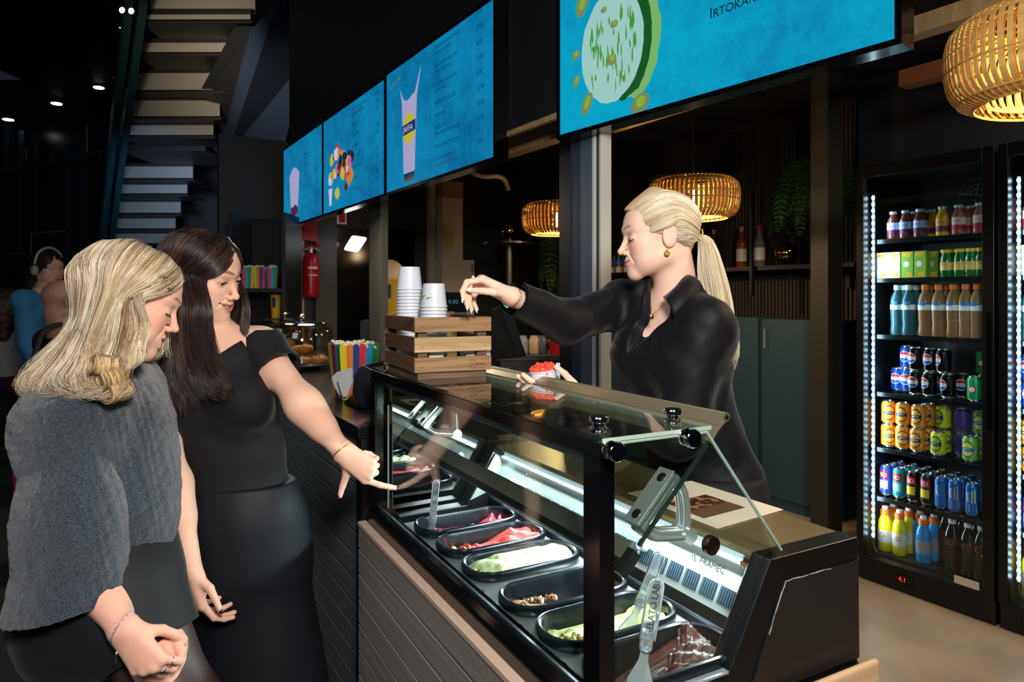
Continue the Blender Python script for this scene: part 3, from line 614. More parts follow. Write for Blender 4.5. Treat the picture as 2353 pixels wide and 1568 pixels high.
def head(B, o, R, S=1.0, mouth='closed', eyes='down', jaw=0.0, neck=None):
    Rn = np.array(R); o = np.array(o)
    T = lambda p: o+Rn @ (np.array(p, float)*S)
    E = lambda c, r, k=.02, op=0, Q=None: B.ell(T(c), np.array(r)*S, Rn if Q is None else Rn @ np.array(Q), k*S, op)
    K = lambda a, b, ra, rb, k=.01, op=0: B.cone(T(a), T(b), ra*S, rb*S, k*S, op)
    E((0, -.012, .028), (.072, .089, .076)); E((0, .038, .036), (.056, .046, .046), .03); E((0, .038, -.025), (.055, .046, .062), .03)
    jz = -jaw
    for s in (1, -1):
        E((s*.035, .052, -.027), (.026, .025, .027), .02); K((s*.047, .004, -.056), (s*.012, .066, -.088+jz), .022, .016, .030); E((s*.033, .046, -.056+jz*.5), (.026, .026, .028), .030)
    E((0, .0745, -.0935+jz), (.0175, .0145, .0145), .016); E((0, .068, -.060+jz*.4), (.029, .0255, .026), .016)
    for s in (1, -1): K((s*.006, .0815, .023), (s*.042, .064, .024), .0085, .0075, .014)
    K((0, .078, .010), (0, .1015, -.029), .0072, .0078, .011); E((0, .1035, -.0325), (.0092, .0085, .0082), .006)
    for s in (1, -1):
        E((s*.0115, .0935, -.0365), (.0062, .0085, .0062), .005); E((s*.0065, .0965, -.0428), (.0030, .0045, .0022), .002, 1)
        E((s*.033, .093, -.001), (.0180, .0125, .0105), .012, 1); E((s*.0325, .0715, -.001), (.0128, .0128, .0122), .004)
        if eyes == 'open':
            E((s*.0325, .0735, .0035), (.0145, .0125, .0085), .003); E((s*.0335, .088, -.0015), (.0115, .010, .0046), .0012, 1)
        else: E((s*.0325, .0730, .001), (.0145, .0125, .0098), .003)
        E((s*.0745, -.010, -.004), (.0085, .019, .033), .005, 0, np.array(Matrix.Rotation(.18, 3, 'X'))); E((s*.083, -.004, -.001), (.0065, .010, .021), .004, 1, np.array(Matrix.Rotation(.18, 3, 'X')))
        E((s*.0755, -.004, -.008), (.004, .005, .007), .003)
    # lips laid along the face: line of the mouth, its corners lifted by cz, open by gap
    cx, cz, zc, gap, tu, tl = {'closed': (.0270, .0060, -.0625, 0, .0052, .0066), 'smile': (.0300, .0085, -.0590, .0105, .0042, .0060), 'open': (.0195, .0005, -.0600, .0150, .0048, .0066)}[mouth]
    zu = lambda x: zc+cz*(abs(x)/cx)**1.6; q_ = lambda x: 1-(x/cx)**2; zl = lambda x: zu(x)-gap*q_(x)
    def sy(x, z):
        Y = np.linspace(.125, .03, 120); X = np.array([T((x, y, z)) for y in Y]); d = B.ev(X); i = int(np.argmax(d < 0)) if (d < 0).any() else 119; return Y[i]
    xs = np.linspace(-cx, cx, 15); base = [(sy(x, zu(x)+.002), sy(x, zl(x)-.004)) for x in xs]
    up = [(x, b[0]-.0022, zu(x)+.0008+tu*q_(x)*.5, .0012+tu*q_(x)*.60) for x, b in zip(xs, base)]; lo = [(x, b[1]-.0020, zl(x)-.0006-tl*q_(x)*.45, .0012+tl*q_(x)*.60) for x, b in zip(xs, base)]
    if gap:
        for x, b in list(zip(xs, base))[1:-1]: E((x, (b[0]+b[1])/2-.002, (zu(x)+zl(x))/2), (.0045, .013, max(.0012, gap*q_(x)*.5)), .002, 1)
    for P_ in (up, lo):
        for a, b in zip(P_[:-1], P_[1:]): K(a[:3], b[:3], a[3], b[3], .0025)
    if not gap:
        cr = [(x, sy(x, zu(x))+.0002, zu(x)) for x in np.linspace(-cx*1.08, cx*1.08, 17)]
        for a, b in zip(cr[:-1], cr[1:]): K(a, b, .0013, .0013, .0015, 1)
    for s in (1, -1):
        f_ = [(s*x, sy(s*x, z)+.0010, z) for x, z in ((.0175, -.0405), (.025, -.047), (.0315, -.0545), (.0350, -.0625))]
        for a, b in zip(f_[:-1], f_[1:]): K(a, b, .0016, .0016, .005, 1)
    SKIN_K[id(B)] = (T, zu, zl, cx, (tu, tl), S, Rn, o)
    return T
def skin_colours(B, V, base, lip, brow, blush=.25, eyes='down', shadow='#8a5a48'):
    T, z1, z2, cx, cz, S, Rn, o = SKIN_K[id(B)]; L = (V-o) @ Rn/S; c = np.tile(np.array(lin(base)[:3]), (len(V), 1)); lipc = np.array(lin(lip)[:3]); bc = np.array(lin(brow)[:3]); sc_ = np.array(lin(shadow)[:3])
    def seg(a, b):
        a = np.array(a); b = np.array(b); h = np.clip((L-a) @ (b-a)/((b-a) @ (b-a)), 0, 1); return np.linalg.norm(L-a-h[:, None]*(b-a), axis=1)
    mixin = lambda c, col, w: c*(1-w[:, None])+col*w[:, None]
    for s in (1, -1):
        d = np.linalg.norm((L-np.array((s*.045, .062, -.030)))/np.array((.022, .03, .018)), axis=1); c = mixin(c, np.array(lin('#d8735f')[:3]), blush*np.clip(1.3-d, 0, 1))
        d = np.linalg.norm((L-np.array((s*.033, .084, .006)))/np.array((.017, .016, .008)), axis=1); c = mixin(c, sc_, .45*np.clip(1.4-d, 0, 1))
        b = np.minimum(seg((s*.012, .092, .0255), (s*.028, .086, .0315)), seg((s*.028, .086, .0315), (s*.046, .066, .0265))); w_ = np.clip((.0048-b)/.0022, 0, 1)*(L[:, 1] > .05); c = mixin(c, bc, .9*w_*np.clip(.75+.25*np.sin(L[:, 0]*2600+L[:, 2]*900), 0, 1))
    x = L[:, 0]; a_ = np.abs(x)/cx; q = np.clip(1-a_**2, 0, 1); zu_ = np.array([z1(t) for t in np.clip(x, -cx, cx)]); zl_ = np.array([z2(t) for t in np.clip(x, -cx, cx)]); tu, tl = cz
    top = zu_+.0010+tu*q*1.08; bot = zl_-.0010-tl*q*1.05; w_ = np.clip((top-L[:, 2])/.0010, 0, 1)*np.clip((L[:, 2]-bot)/.0010, 0, 1)*np.clip((1.02-a_)/.06, 0, 1)*(L[:, 1] > .055); c = mixin(c, lipc, w_)
    return c
def hand(B, wrist, d, s, side, flex, spread=(.12, .02, -.06, -.16), thumb=None, S=1.0, rw=.0235, nails=None):
    """palm, four fingers and a thumb; s points to the thumb side; flex = per finger (knuckle, middle, tip) degrees"""
    w_ = Vector(wrist); d = Vector(d).normalized(); s = Vector(s); s = (s-d*s.dot(d)).normalized(); n = (d.cross(s) if side == 'R' else s.cross(d)).normalized()
    LP = (.086, .089, .083, .074); OF = (.026, .0085, -.009, -.0255); FL = ((.040, .025, .020), (.044, .029, .021), (.041, .027, .021), (.032, .021, .018)); RR = (.0083, .0085, .0080, .0070)
    tips = []
    for k in range(4):
        kn = w_+(d*LP[k]+s*OF[k]+n*(.004-.012*(OF[k]/.026)**2*.4))*S; B.cone(w_+s*OF[k]*.55*S-n*.001, kn, .0150*S, (RR[k]+.0018)*S, .014*S, fl=None)
    B.cone(w_+(d*.02+s*.012-n*.008)*S, w_+(d*.062-n*.010)*S, .014*S, .012*S, .014*S)
    for k in range(4):
        kn = w_+(d*LP[k]+s*OF[k]+n*(.003-.012*(OF[k]/.026)**2*.4))*S; dk = (d+s*spread[k]).normalized(); p = kn; th = 0; r = RR[k]*S
        for j in range(3):
            th += math.radians(flex[k][j]); v = dk*math.cos(th)-n*math.sin(th); q = p+v*FL[k][j]*S; r2 = r*(.93 if j < 2 else .80); B.cone(p, q, r, r2, .006*S if j == 0 else .003*S); p = q; r = r2
        nn = (n*math.cos(th)+dk*math.sin(th)); tips.append((p, v, nn, r))
    tb = w_+(d*.020+s*.018-n*.006)*S; tv = thumb or ((.75, .62, -.25), (.9, .35, -.25), (.95, .15, -.2)); p = tb; r = .0125*S
    for (c, L_) in zip(tv, (.040, .031, .026)):
        v = (d*c[0]+s*c[1]+n*c[2]).normalized(); q = p+v*L_*S; r2 = r*.80 if L_ > .03 else r*.82; B.cone(p, q, r, r2, .010*S if L_ > .035 else .003*S); p = q; r = r2
    nn = (s.cross(v)); nn = (s-v*s.dot(v)).normalized(); tips.append((p, v, nn, r)); return tips
def nail_mesh(tips, L=.013, which=(0, 1, 2, 3, 4), dr=None):
    out = []
    for k in which:
        p, v, n, r = tips[k]; v = v.normalized(); n = (dr[k] if dr and k in dr else n); n = (n-v*n.dot(v)).normalized(); x = v.cross(n); R = Matrix((x, v, n)).transposed()
        m = MB(); m.ellip(p+n*r*.62+v*(r*.35), (r*.72, L*.75, r*.42), 14, 10, R=R); out.append(m)
    return out
def strands(name, guides, N, m, parent, cols, rad=.0010, seg=22, lock=.006, nlock=60, wob=.0015, curl=0.0, thick=.006, seed=1, ends=.5, n=3):
    """many fine tapered strands between neighbouring guide curves, gathered in locks"""
    rg = np.random.default_rng(seed); G = np.stack([crom(g, seg) for g in guides]); ng = len(G); t = np.linspace(0, 1, seg)
    lk = rg.uniform(0, ng-1, nlock); lkc = rg.integers(0, len(cols), nlock); lko = rg.normal(size=(nlock, 3))*thick*.5; lph = rg.uniform(0, 6.28, nlock); C = np.array([lin(c)[:3] for c in cols])
    which = rg.integers(0, nlock, N); s = np.clip(lk[which]+rg.normal(size=N)*lock*ng*4, 0, ng-1.0001); i = s.astype(int); f = (s-i)[:, None, None]; Pth = G[i]*(1-f)+G[np.minimum(i+1, ng-1)]*f
    env = (.25+.75*t)[None, :, None]; Pth = Pth+(lko[which]*1.0)[:, None, :]*env+rg.normal(size=(N, 1, 3))*thick*.28*env
    ph = rg.uniform(0, 6.28, (N, 1)); wv = np.stack([np.sin(t[None]*9+ph), np.sin(t[None]*7+ph*1.7), np.sin(t[None]*11+ph*.6)], -1); Pth = Pth+wv*wob*env
    if curl:
        e = np.clip((t-.45)/.55, 0, 1)[None]; a = lph[which][:, None]+e*9; Pth = Pth+np.stack([np.cos(a), np.sin(a)*.8, np.sin(a)*.5], -1)*curl*(e**1.3)[..., None]
    tl = rg.uniform(ends, 1, N)                           # strands end at different lengths
    tt = t[None]*tl[:, None]*(seg-1); i0 = np.clip(tt.astype(int), 0, seg-2); ff = (tt-i0)[..., None]; rows_ = np.arange(N)[:, None]; Pth = Pth[rows_, i0]*(1-ff)+Pth[rows_, i0+1]*ff
    T_ = np.gradient(Pth, axis=1); T_ /= np.linalg.norm(T_, axis=2, keepdims=True)+1e-9; up = np.array((.31, .77, .55)); U = np.cross(T_, up); U /= np.linalg.norm(U, axis=2, keepdims=True)+1e-9; W_ = np.cross(T_, U)
    rr = rad*(1-.75*np.clip((t-.7)/.3, 0, 1))[None, :, None]*rg.uniform(.7, 1.3, (N, 1, 1)); rings = [Pth+(U*math.cos(a)+W_*math.sin(a))*rr for a in [2*PI*k/n for k in range(n)]]
    V = np.stack(rings, 2).reshape(-1, 3); base = (np.arange(N)[:, None, None]*seg+np.arange(seg-1)[None, :, None])*n; k = np.arange(n)[None, None]; k2 = (k+1) % n
    Q = np.stack([base+k, base+k2, base+n+k2, base+n+k], -1).reshape(-1, 4)
    cc = C[lkc[which]]*rg.uniform(.78, 1.2, (N, 1)); mixr = rg.random((N, 1)) < .35; cc = np.where(mixr, C[rg.integers(0, len(cols), N)], cc); col = np.repeat(cc, seg*n, axis=0)
    return np_mesh(name, V, Q, m, parent, np.clip(col, 0, 1))
def hairmat(name, rough=.38): return mat(name, '#888888', rough, vcol='Col', spec=.6, coat=.15)
# ------------------------------------------------------------------ the server behind the case
M_skin = mat('skin', '#e2b49c', .52, vcol='Col', sss=.14, bump=(900, .05), spec=.32, bumpd=.0005)
M_nail_white = mat('nail_white', '#f4eff2', .15, coat=.5); M_nail_red = mat('nail_dark_red', '#3d0710', .12, coat=.8)
M_lash = mat('lash', '#17110f', .6); M_gold = mat('gold', '#d9a94e', .22, 1.0); M_silver = mat('silver', '#d8d8da', .2, 1.0)
def lash_lines(T, S, eyes, parent, thick=.0011):
    for s in (1, -1):
        zz = -.0065 if eyes == 'down' else .0030
        pts = [T((s*x, y, z+zz)) for x, y, z in ((.0195, .0800, .001), (.025, .0850, -.0012), (.032, .0868, -.0018 if eyes == 'down' else .0012), (.039, .0838, -.0005), (.0455, .0765, .0015))]
        mb = MB(); pp = crom(pts, 14); mb.tube(pp, [thick*S*q for q in np.interp(np.linspace(0, 1, 14), [0, .5, 1], [.5, 1.1, .6])], 6)
        f = np.array(T((0, 1, 0)))-np.array(T((0, 0, 0))); u = np.array(T((0, 0, 1)))-np.array(T((0, 0, 0)))
        for k in range(2, 14):
            e = pp[k]+f*.0055+u*(-.004 if eyes == 'down' else .004)+(np.array(T((s*1, 0, 0)))-np.array(T((0, 0, 0))))*.003*(k/14); mb.tube([pp[k], (pp[k]+e)/2-u*.0008, e], [.00045*S, .0003*S, .0001*S], 4)
        mb.build('eyelashes', M_lash, parent)
def ortho(f, up=(0, 0, 1)):
    f = Vector(f).normalized(); l = Vector(up).cross(f).normalized(); return np.array(Matrix((l, f, f.cross(l))).transposed())
SB = thing('person', 'person with blonde ponytail and black shirt behind the case holding spoon and cup', 'person', (P(1640, 1130, 1.86).x, 1.86, 0))
RS = lookmat((-.98, -.06, -.11)); so = P(1512, 542, 1.80)
sv = Sdf(); T = head(sv, so, RS, 1.0, 'closed', 'down')
nb = P(1556, 688, 1.82); lsh = P(1622, 748, 1.70); rsh = P(1428, 700, 1.96); tf = Vector((-.77, -.64, 0)); TR = ortho(tf, (0.10, 0, 1))
sv.cone(T((0, -.030, -.055)), nb, .052, .058, .03)
sh = Sdf()                                                        # the volumes the shirt follows
def torso(B, k=.06, g=0.0):
    ch = P(1545, 840, 1.83); wa = P(1588, 985, 1.84); hp = P(1622, 1120, 1.84)
    B.ell(ch, (.150+g, .100+g, .165+g), TR, k); B.ell(P(1565, 760, 1.835), (.145+g, .082+g, .085+g), TR, k); B.ell(wa, (.122+g, .098+g, .130+g), TR, k); B.ell(hp, (.160+g, .112+g, .135+g), TR, k)
    for s in (1, -1): c = ch+Vector(TR[:, 0])*s*.066+tf*.072+Vector((0, 0, .025)); B.ell(c, (.058+g, .052+g, .060+g), TR, .045)
    B.cone(nb-Vector((0, 0, .02)), lsh, .050+g, .048+g, .05); B.cone(nb-Vector((0, 0, .02)), rsh, .050+g, .048+g, .05)
torso(sv, g=-.012)
lel = P(1556, 1000, 1.70); lwr = P(1350, 915, 1.62); rel = P(1302, 742, 1.79); rwr = P(1176, 682, 1.64)
sv.chain([lsh, lel, lwr], [.046, .036, .024], .03); sv.chain([rsh, rel, rwr], [.045, .036, .0235], .03)
hipL = P(1660, 1150, 1.76); hipR = P(1590, 1150, 1.93)
for h_, kx in ((hipL, (.02, .0)), (hipR, (-.02, .05))):
    kn = Vector((h_.x-.03, h_.y-.02, .48)); an = Vector((h_.x+kx[0], h_.y+kx[1], .09)); sv.chain([h_, kn, an], [.070, .050, .034], .04); sv.chain([an, an+Vector((-.08, -.06, -.05)), an+Vector((-.13, -.10, -.065))], [.034, .034, .02], .03)
rt = hand(sv, rwr, (-.86, -.10, .42), (-.25, -.86, .42), 'R', [(38, 52, 30), (55, 55, 25), (62, 50, 25), (68, 45, 25)], (.05, .0, -.05, -.10), thumb=((.72, .55, -.42), (.92, .05, -.38), (.90, -.30, -.30)), S=.96)
lt = hand(sv, lwr, (-.97, .03, .16), (-.06, -.96, .26), 'L', [(8, 12, 8), (8, 12, 8), (8, 14, 8), (10, 14, 8)], thumb=((.60, .70, -.45), (.78, .20, -.60), (.85, -.05, -.50)), S=.96)
sec = [sv.mesh(.0012, keep=lambda C, r: (C[:, 2] > so.z-.125-r)), sv.mesh(.0032)]
zc = so.z-.120
h1 = trim(*sec[0], lambda V: V[:, 2] > zc-.0015); b1 = trim(*sec[1], lambda V: (V[:, 2] < zc+.0015) & (np.linalg.norm(V-np.array(rwr), axis=1) > .0)) ; far = lambda V, w_: np.linalg.norm(V-np.array(w_), axis=1)
b1 = trim(*b1, lambda V: (V[:, 0] > rwr.x-.0) | (V[:, 2] < rwr.z-.06)) if 0 else b1
HV = sv.mesh(.0018, keep=lambda C, r: (np.linalg.norm(C-np.array(rwr+Vector((-.07, 0, .03))), axis=1) < .15+r) | (np.linalg.norm(C-np.array(lwr+Vector((-.08, 0, .03))), axis=1) < .15+r))
nearh = lambda V: (np.linalg.norm(V-np.array(rwr+Vector((-.07, 0, .03))), axis=1) < .10) | (np.linalg.norm(V-np.array(lwr+Vector((-.08, 0, .03))), axis=1) < .105)
nearh2 = lambda V: (np.linalg.norm(V-np.array(rwr+Vector((-.07, 0, .03))), axis=1) < .097) | (np.linalg.norm(V-np.array(lwr+Vector((-.08, 0, .03))), axis=1) < .102)
V, Q = merge([h1, trim(*b1, lambda V: ~nearh2(V)), trim(*HV, nearh)])
np_mesh('body', V, Q, M_skin, SB, skin_colours(sv, V, '#edc3ac', '#c9707a', '#8a5c3e', .30))
lash_lines(T, 1.0, 'down', SB)
for m in nail_mesh(rt, .010): m.build('fingernail', M_nail_white, SB, smooth=True)
# shirt
torso(sh, .06, .014); sh.cone(nb+Vector((0, 0, -.04)), nb+Vector((.004, .0, .03)), .075, .066, .05)
sh.chain([lsh, lel, lwr+(lel-lwr)*.1], [.066, .058, .040], .035); sh.chain([rsh, rel, rwr+(rel-rwr)*.02], [.064, .055, .040], .035)
vb = surf(sh, 1447, 806, .0); vm = surf(sh, 1478, 752, -.006); vt = surf(sh, 1512, 706, -.01); vu = nb+tf*.045+Vector((0, 0, .03))
sh.cone(vu, vt, .056, .040, .012, 1); sh.cone(vt, vm, .040, .022, .012, 1); sh.cone(vm, vb, .022, .004, .01, 1)
sh.cone(nb-Vector((0, 0, .012)), nb+Vector((-.02, -.0, .12)), .058, .085, .01, 1)
w1 = wrinkle(3, .0055, 17, dirs=[(.7, .2, .9), (.3, .1, .8)]); w2 = wrinkle(5, .0016, 48, dirs=[(1, .2, .9), (.8, .1, -.6)]); sh.disp = lambda X: w1(X)+w2(X); sh.shell = .007; sh.cut(tuple(P(1600, 1150, 1.8)), (0, 0, -1)); sh.cut(tuple(rwr+(rel-rwr)*.035), rwr-rel) if 0 else None
V, Q = sh.mesh(.0036); cuffn = np.array((rwr-rel).normalized()); cuff0 = np.array(rwr+(rel-rwr)*.04)
V, Q = trim(V, Q, lambda V: ~((((V-cuff0) @ cuffn) > 0) & (np.linalg.norm(V-cuff0, axis=1) < .12)))
M_satin = mat('black_satin_cloth', '#0a0b11', .6, sheen=.1, spec=.3)
np_mesh('shirt', V, Q, M_satin, SB)
def leaf(pts, th, nm, m, parent, sub=2):
    n_ = len(pts); c = sum((Vector(p) for p in pts), Vector())/n_; nrm = (Vector(pts[1])-Vector(pts[0])).cross(Vector(pts[2])-Vector(pts[0])).normalized(); mb = MB()
    f = [Vector(p)+nrm*th/2 for p in pts]; b = [Vector(p)-nrm*th/2 for p in pts]; mb.add(f+b, [tuple(range(n_)), tuple(range(2*n_-1, n_-1, -1))]+[(i, n_+i, n_+(i+1) % n_, (i+1) % n_) for i in range(n_)]); return mb.build(nm, m, parent, bevel=.0015)
# collar: two leaves folded over a stand that rings the neck
def collar():
    mb = MB()
    near_top = [P(1604, 640, 1.86), P(1597, 637, 1.80), P(1576, 634, 1.752), P(1550, 662, 1.722), P(1524, 684, 1.722)]
    near_bot = [P(1622, 668, 1.86), P(1622, 672, 1.79), P(1604, 678, 1.722), P(1580, 704, 1.690), P(1550, 730, 1.682)]
    a = crom(near_top, 16); b = crom(near_bot, 16)
    for off, rev in ((0, 0), (1, 1)):
        pass
    vs = []; 
    for i in range(16):
        for j in range(5):
            t = j/4; p = a[i]*(1-t)+b[i]*t; p = p+np.array((.0, -.012, .004))*math.sin(t*PI); vs.append(p)
    fs = [(i*5+j, (i+1)*5+j, (i+1)*5+j+1, i*5+j+1) for i in range(15) for j in range(4)]; mb.add(vs, fs)
    ft = crom([P(1604, 640, 1.86), P(1575, 648, 1.90), P(1530, 664, 1.90), P(1492, 690, 1.86), P(1488, 712, 1.82)], 14); fb = crom([P(1622, 668, 1.86), P(1590, 680, 1.93), P(1530, 690, 1.93), P(1482, 702, 1.90), P(1462, 724, 1.84)], 14)
    vs = [ft[i]*(1-j/3)+fb[i]*(j/3) for i in range(14) for j in range(4)]; mb.add(vs, [(i*4+j, (i+1)*4+j, (i+1)*4+j+1, i*4+j+1) for i in range(13) for j in range(3)])
    o = mb.build('collar', M_satin, SB, smooth=True); md = o.modifiers.new('th', 'SOLIDIFY'); md.thickness = .004; md.offset = 0; return o
collar()
# hair: combed back to a tie, then a long tail
EL = lambda p: np.array(T(p))
hc = Sdf(); Rn = np.array(RS); hc.ell(T(SKULL_C), SKULL_R+.003, Rn); hc.ell(T((0, -.050, -.010)), (.050, .046, .056), Rn, .012); hc.cone(T((0, .07, .062)), T((0, .00, .10)), .02, .03, .03)
fwd = Rn[:, 1]; hc.ell(T((0, .086, .010)), (.066, .050, .064), Rn, .012, 1); hc.ell(T((.06, .03, -.055)), (.06, .055, .055), Rn, .01, 1); hc.ell(T((-.06, .03, -.055)), (.06, .055, .055), Rn, .01, 1)
Vh, Qh = hc.mesh(.003); np_mesh('hair_cap', Vh, Qh, mat('blonde_cap', '#c2a57c', .5), SB)
tie = (0, -.104, -.012); GS = []
for s in (1, -1):
    for r0, md in (((.004, .084, .062), (.004, -.02, .106)), ((.018, .083, .059), (.030, -.02, .100)), ((.032, .077, .054), (.050, -.022, .088)), ((.045, .067, .046), (.063, -.026, .072)), ((.056, .056, .036), (.070, -.03, .056)), ((.063, .043, .026), (.073, -.034, .044)), ((.067, .030, .022), (.074, -.038, .036)), ((.066, .042, .008), (.0745, -.036, .032)), ((.068, .030, .006), (.0745, -.040, .028)), ((.069, .016, .024), (.074, -.042, .028)), ((.071, .000, .030), (.073, -.048, .018)), ((.071, -.024, .010), (.069, -.058, .002)), ((.069, -.034, -.022), (.060, -.068, -.020)), ((.060, -.050, -.050), (.045, -.080, -.036)), ((.035, -.066, -.064), (.024, -.088, -.045))):
        md = (s*md[0], md[1], md[2]); GS.append(comb(T, (s*r0[0], r0[1], r0[2]), md, 4, .004, .014, .011)+comb(T, md, tie, 4, .011, .011, .006)[1:]+[T((s*.003, -.112, -.013))])
    if s == 1: near = GS; GS = []
BL = ['#e2d3b4', '#d2bd98', '#eee4d0', '#bda684', '#ddcba8']
M_hair = hairmat('hair_strands')
strands('hair', near, 4200, M_hair, SB, BL, .0007, 22, .004, 90, .0010, 0, .004, 11, .93); strands('hair', GS, 1500, M_hair, SB, BL, .0010, 20, .006, 50, .0012, 0, .004, 12, .9)
tp = [(1598, 541, 1.80), (1628, 560, 1.79), (1648, 640, 1.77), (1664, 720, 1.74), (1676, 790, 1.73), (1674, 838, 1.73)]
def tail(du0, du1, dd): return [P(u+du0*min(1, k*.5)+du1*(k > 2)*(k-2)*.3, v, D+dd*min(1, k*.6)) for k, (u, v, D) in enumerate(tp)]
TG = [tail(-38, 26, .00), tail(-24, 8, -.02), tail(-8, 2, -.03), tail(6, -2, -.025), tail(16, -4, -.01), tail(12, -6, .02), tail(-10, 2, .03), tail(-36, 22, .02)]
strands('ponytail', TG, 3600, M_hair, SB, BL, .0008, 26, .005, 70, .0030, .006, .011, 13, .72)
mb = MB(); c = Vector(T((0, -.106, -.012))); mb.lathe([(.013, -.006), (.016, -.003), (.016, .003), (.013, .006)], c, 18, R=Vector((0, 0, 1)).rotation_difference(Vector((1, -.1, -.1)).normalized()).to_matrix()); mb.build('hair_tie', M_black, SB, smooth='auto')
MB().tube(crom([T((.014, -.112, .006)), T((.018, -.114, -.008)), T((.016, -.110, -.026))], 8), .0028, 8).build('hair_clip', M_gold, SB, smooth=True)
mb = MB(); e = Vector(T((.080, .004, -.047))); mb.lathe([(.006, -.0012), (.0072, 0), (.006, .0012)], e-Vector((0, 0, .004)), 14, R=Matrix.Rotation(PI/2, 3, 'X')); mb.tube([e+Vector((0, 0, .009)), e], .0013, 6); mb.build('earring', M_gold, SB, smooth='auto')
chp = crom([P(1588, 668, 1.765), P(1545, 690, 1.755), P(1512, 712, 1.745), P(1497, 725, 1.738), P(1494, 712, 1.77), P(1494, 696, 1.80)], 24); mb = MB(); mb.tube(chp, .0008, 6); mb.build('necklace', M_gold, SB, smooth=True)
MB().ellip(P(1497, 728, 1.735), (.006, .002, .0075), 12, 8).build('pendant', M_gold, SB, smooth=True)
mb = MB(); c = rwr+(rel-rwr)*.01; d = (rwr-rel).normalized(); R = Vector((0, 0, 1)).rotation_difference(d).to_matrix()
mb.tube([c+R @ Vector((math.cos(a)*.0262, math.sin(a)*.0262, .002)) for a in np.linspace(0, 2*PI, 33)], .0013, 6); br_ = mb.build('bracelet', M_gold, SB, smooth=True)
for k in range(5): MB().ellip(c+R @ Vector((math.cos(2.6+k*.28)*.0275, math.sin(2.6+k*.28)*.0275, .004)), (.0034, .0034, .0034), 8, 6).build('bead', mat('bead_teal', '#6fc4b0', .2, .3), br_, smooth=True)
p, v, n, r = lt[0]; kn = lwr+Vector((-.10, -.01, .05)); MB().lathe([(.0095, -.003), (.0112, 0), (.0095, .003)], P(1316, 880, 1.585), 16, R=Matrix.Rotation(1.1, 3, 'Y')).build('ring', M_silver, SB, smooth='auto')
# trousers
tr = Sdf(); tr.ell(P(1622, 1120, 1.84), (.165, .120, .14), TR, .05)
for h_, kx in ((hipL, (.02, .0)), (hipR, (-.02, .05))):
    kn = Vector((h_.x-.03, h_.y-.02, .48)); an = Vector((h_.x+kx[0], h_.y+kx[1], .09)); tr.chain([h_, kn, an], [.100, .072, .062], .05)
w3 = wrinkle(9, .004, 22); tr.disp = w3; tr.cut(tuple(P(1620, 1075, 1.84)), (0, 0, 1)); V, Q = tr.mesh(.006); np_mesh('trousers', V, Q, mat('black_trousers', '#101016', .75), SB)
# ------------------------------------------------------------------ brunette guest, pointing at the tubs
BR = thing('person', 'person with long dark hair in an off-shoulder black top pointing at the gelato', 'person', (P(570, 1300, 1.80).x, 1.80, 0))
RB = lookmat((.90, -.15, -.28), .13); bo_ = P(466, 628, 1.75); bb = Sdf(); TB = head(bb, bo_, RB, 1.0, 'smile', 'open')
nbB = P(492, 790, 1.79); lshB = P(600, 800, 1.80); rshB = P(345, 868, 1.70); TRB = ortho((.12, -1, 0), (-.02, 0, 1))
bb.cone(TB((0, -.030, -.055)), nbB, .052, .058, .03)
def torsoB(B, g=0.0, k=.06):
    B.ell(P(498, 900, 1.79), (.148+g, .098+g, .160+g), TRB, k); B.ell(P(490, 838, 1.79), (.150+g, .080+g, .075+g), TRB, k); B.ell(P(532, 1050, 1.80), (.128+g, .095+g, .140+g), TRB, k); B.ell(P(563, 1225, 1.80), (.165+g, .118+g, .150+g), TRB, k)
    for s in (1, -1): B.ell(P(498-s*62, 930, 1.715), (.060+g, .050+g, .062+g), TRB, .045)
torsoB(bb, -.010); bb.cone(nbB-Vector((0, 0, .02)), lshB, .050, .047, .05); bb.cone(nbB-Vector((0, 0, .02)), rshB, .050, .047, .05)
# collar bones
bb.cone(nbB+Vector((.015, -.052, -.02)), lshB+Vector((-.02, -.03, .012)), .007, .006, .02); bb.cone(nbB+Vector((-.015, -.052, -.02)), rshB+Vector((.02, -.03, .012)), .007, .006, .02)
elL = P(697, 930, 1.68); wrL = P(789, 1040, 1.70); elR = P(398, 1105, 1.66); wrR = P(440, 1310, 1.62)
bb.chain([lshB, elL, wrL], [.042, .0345, .0240], .05); bb.cone(elL.lerp(wrL, .1), elL.lerp(wrL, .45), .034, .031, .03); bb.chain([rshB, elR, wrR], [.045, .035, .0235], .03); bb.cone(elR.lerp(wrR, .08), elR.lerp(wrR, .4), .035, .031, .03)
tl = hand(bb, wrL, (.80, .04, -.60), (-.58, .05, -.81), 'L', [(4, 16, 8), (78, 88, 45), (82, 90, 45), (84, 88, 45)], (-.30, -.02, -.03, -.06), thumb=((.50, .78, -.25), (.30, .95, -.10), (.36, .92, .10)), S=.98)
trr = hand(bb, wrR, (.22, .02, -.97), (.62, -.77, .12), 'R', [(24, 34, 16), (32, 36, 18), (36, 38, 20), (40, 40, 20)], (.06, .0, -.04, -.10), thumb=((.66, .62, -.36), (.90, .40, -.12), (.93, .30, -.12)), S=.98)
for s, x in ((1, 610), (-1, 520)):
    h_ = P(x, 1270, 1.80+.0*s); kn = Vector((h_.x+.02, h_.y-.03, .50)); an = Vector((h_.x+.03, h_.y, .08)); bb.chain([h_, kn, an], [.09, .058, .036], .05); bb.chain([an, an+Vector((.03, -.09, -.045)), an+Vector((.05, -.15, -.062))], [.034, .032, .02], .03)
sec = [bb.mesh(.0012, keep=lambda C, r: (C[:, 2] > bo_.z-.14-r)), bb.mesh(.0032)]; hc1, hc2 = wrL+Vector((.06, 0, -.05)), wrR+Vector((.02, 0, -.07))
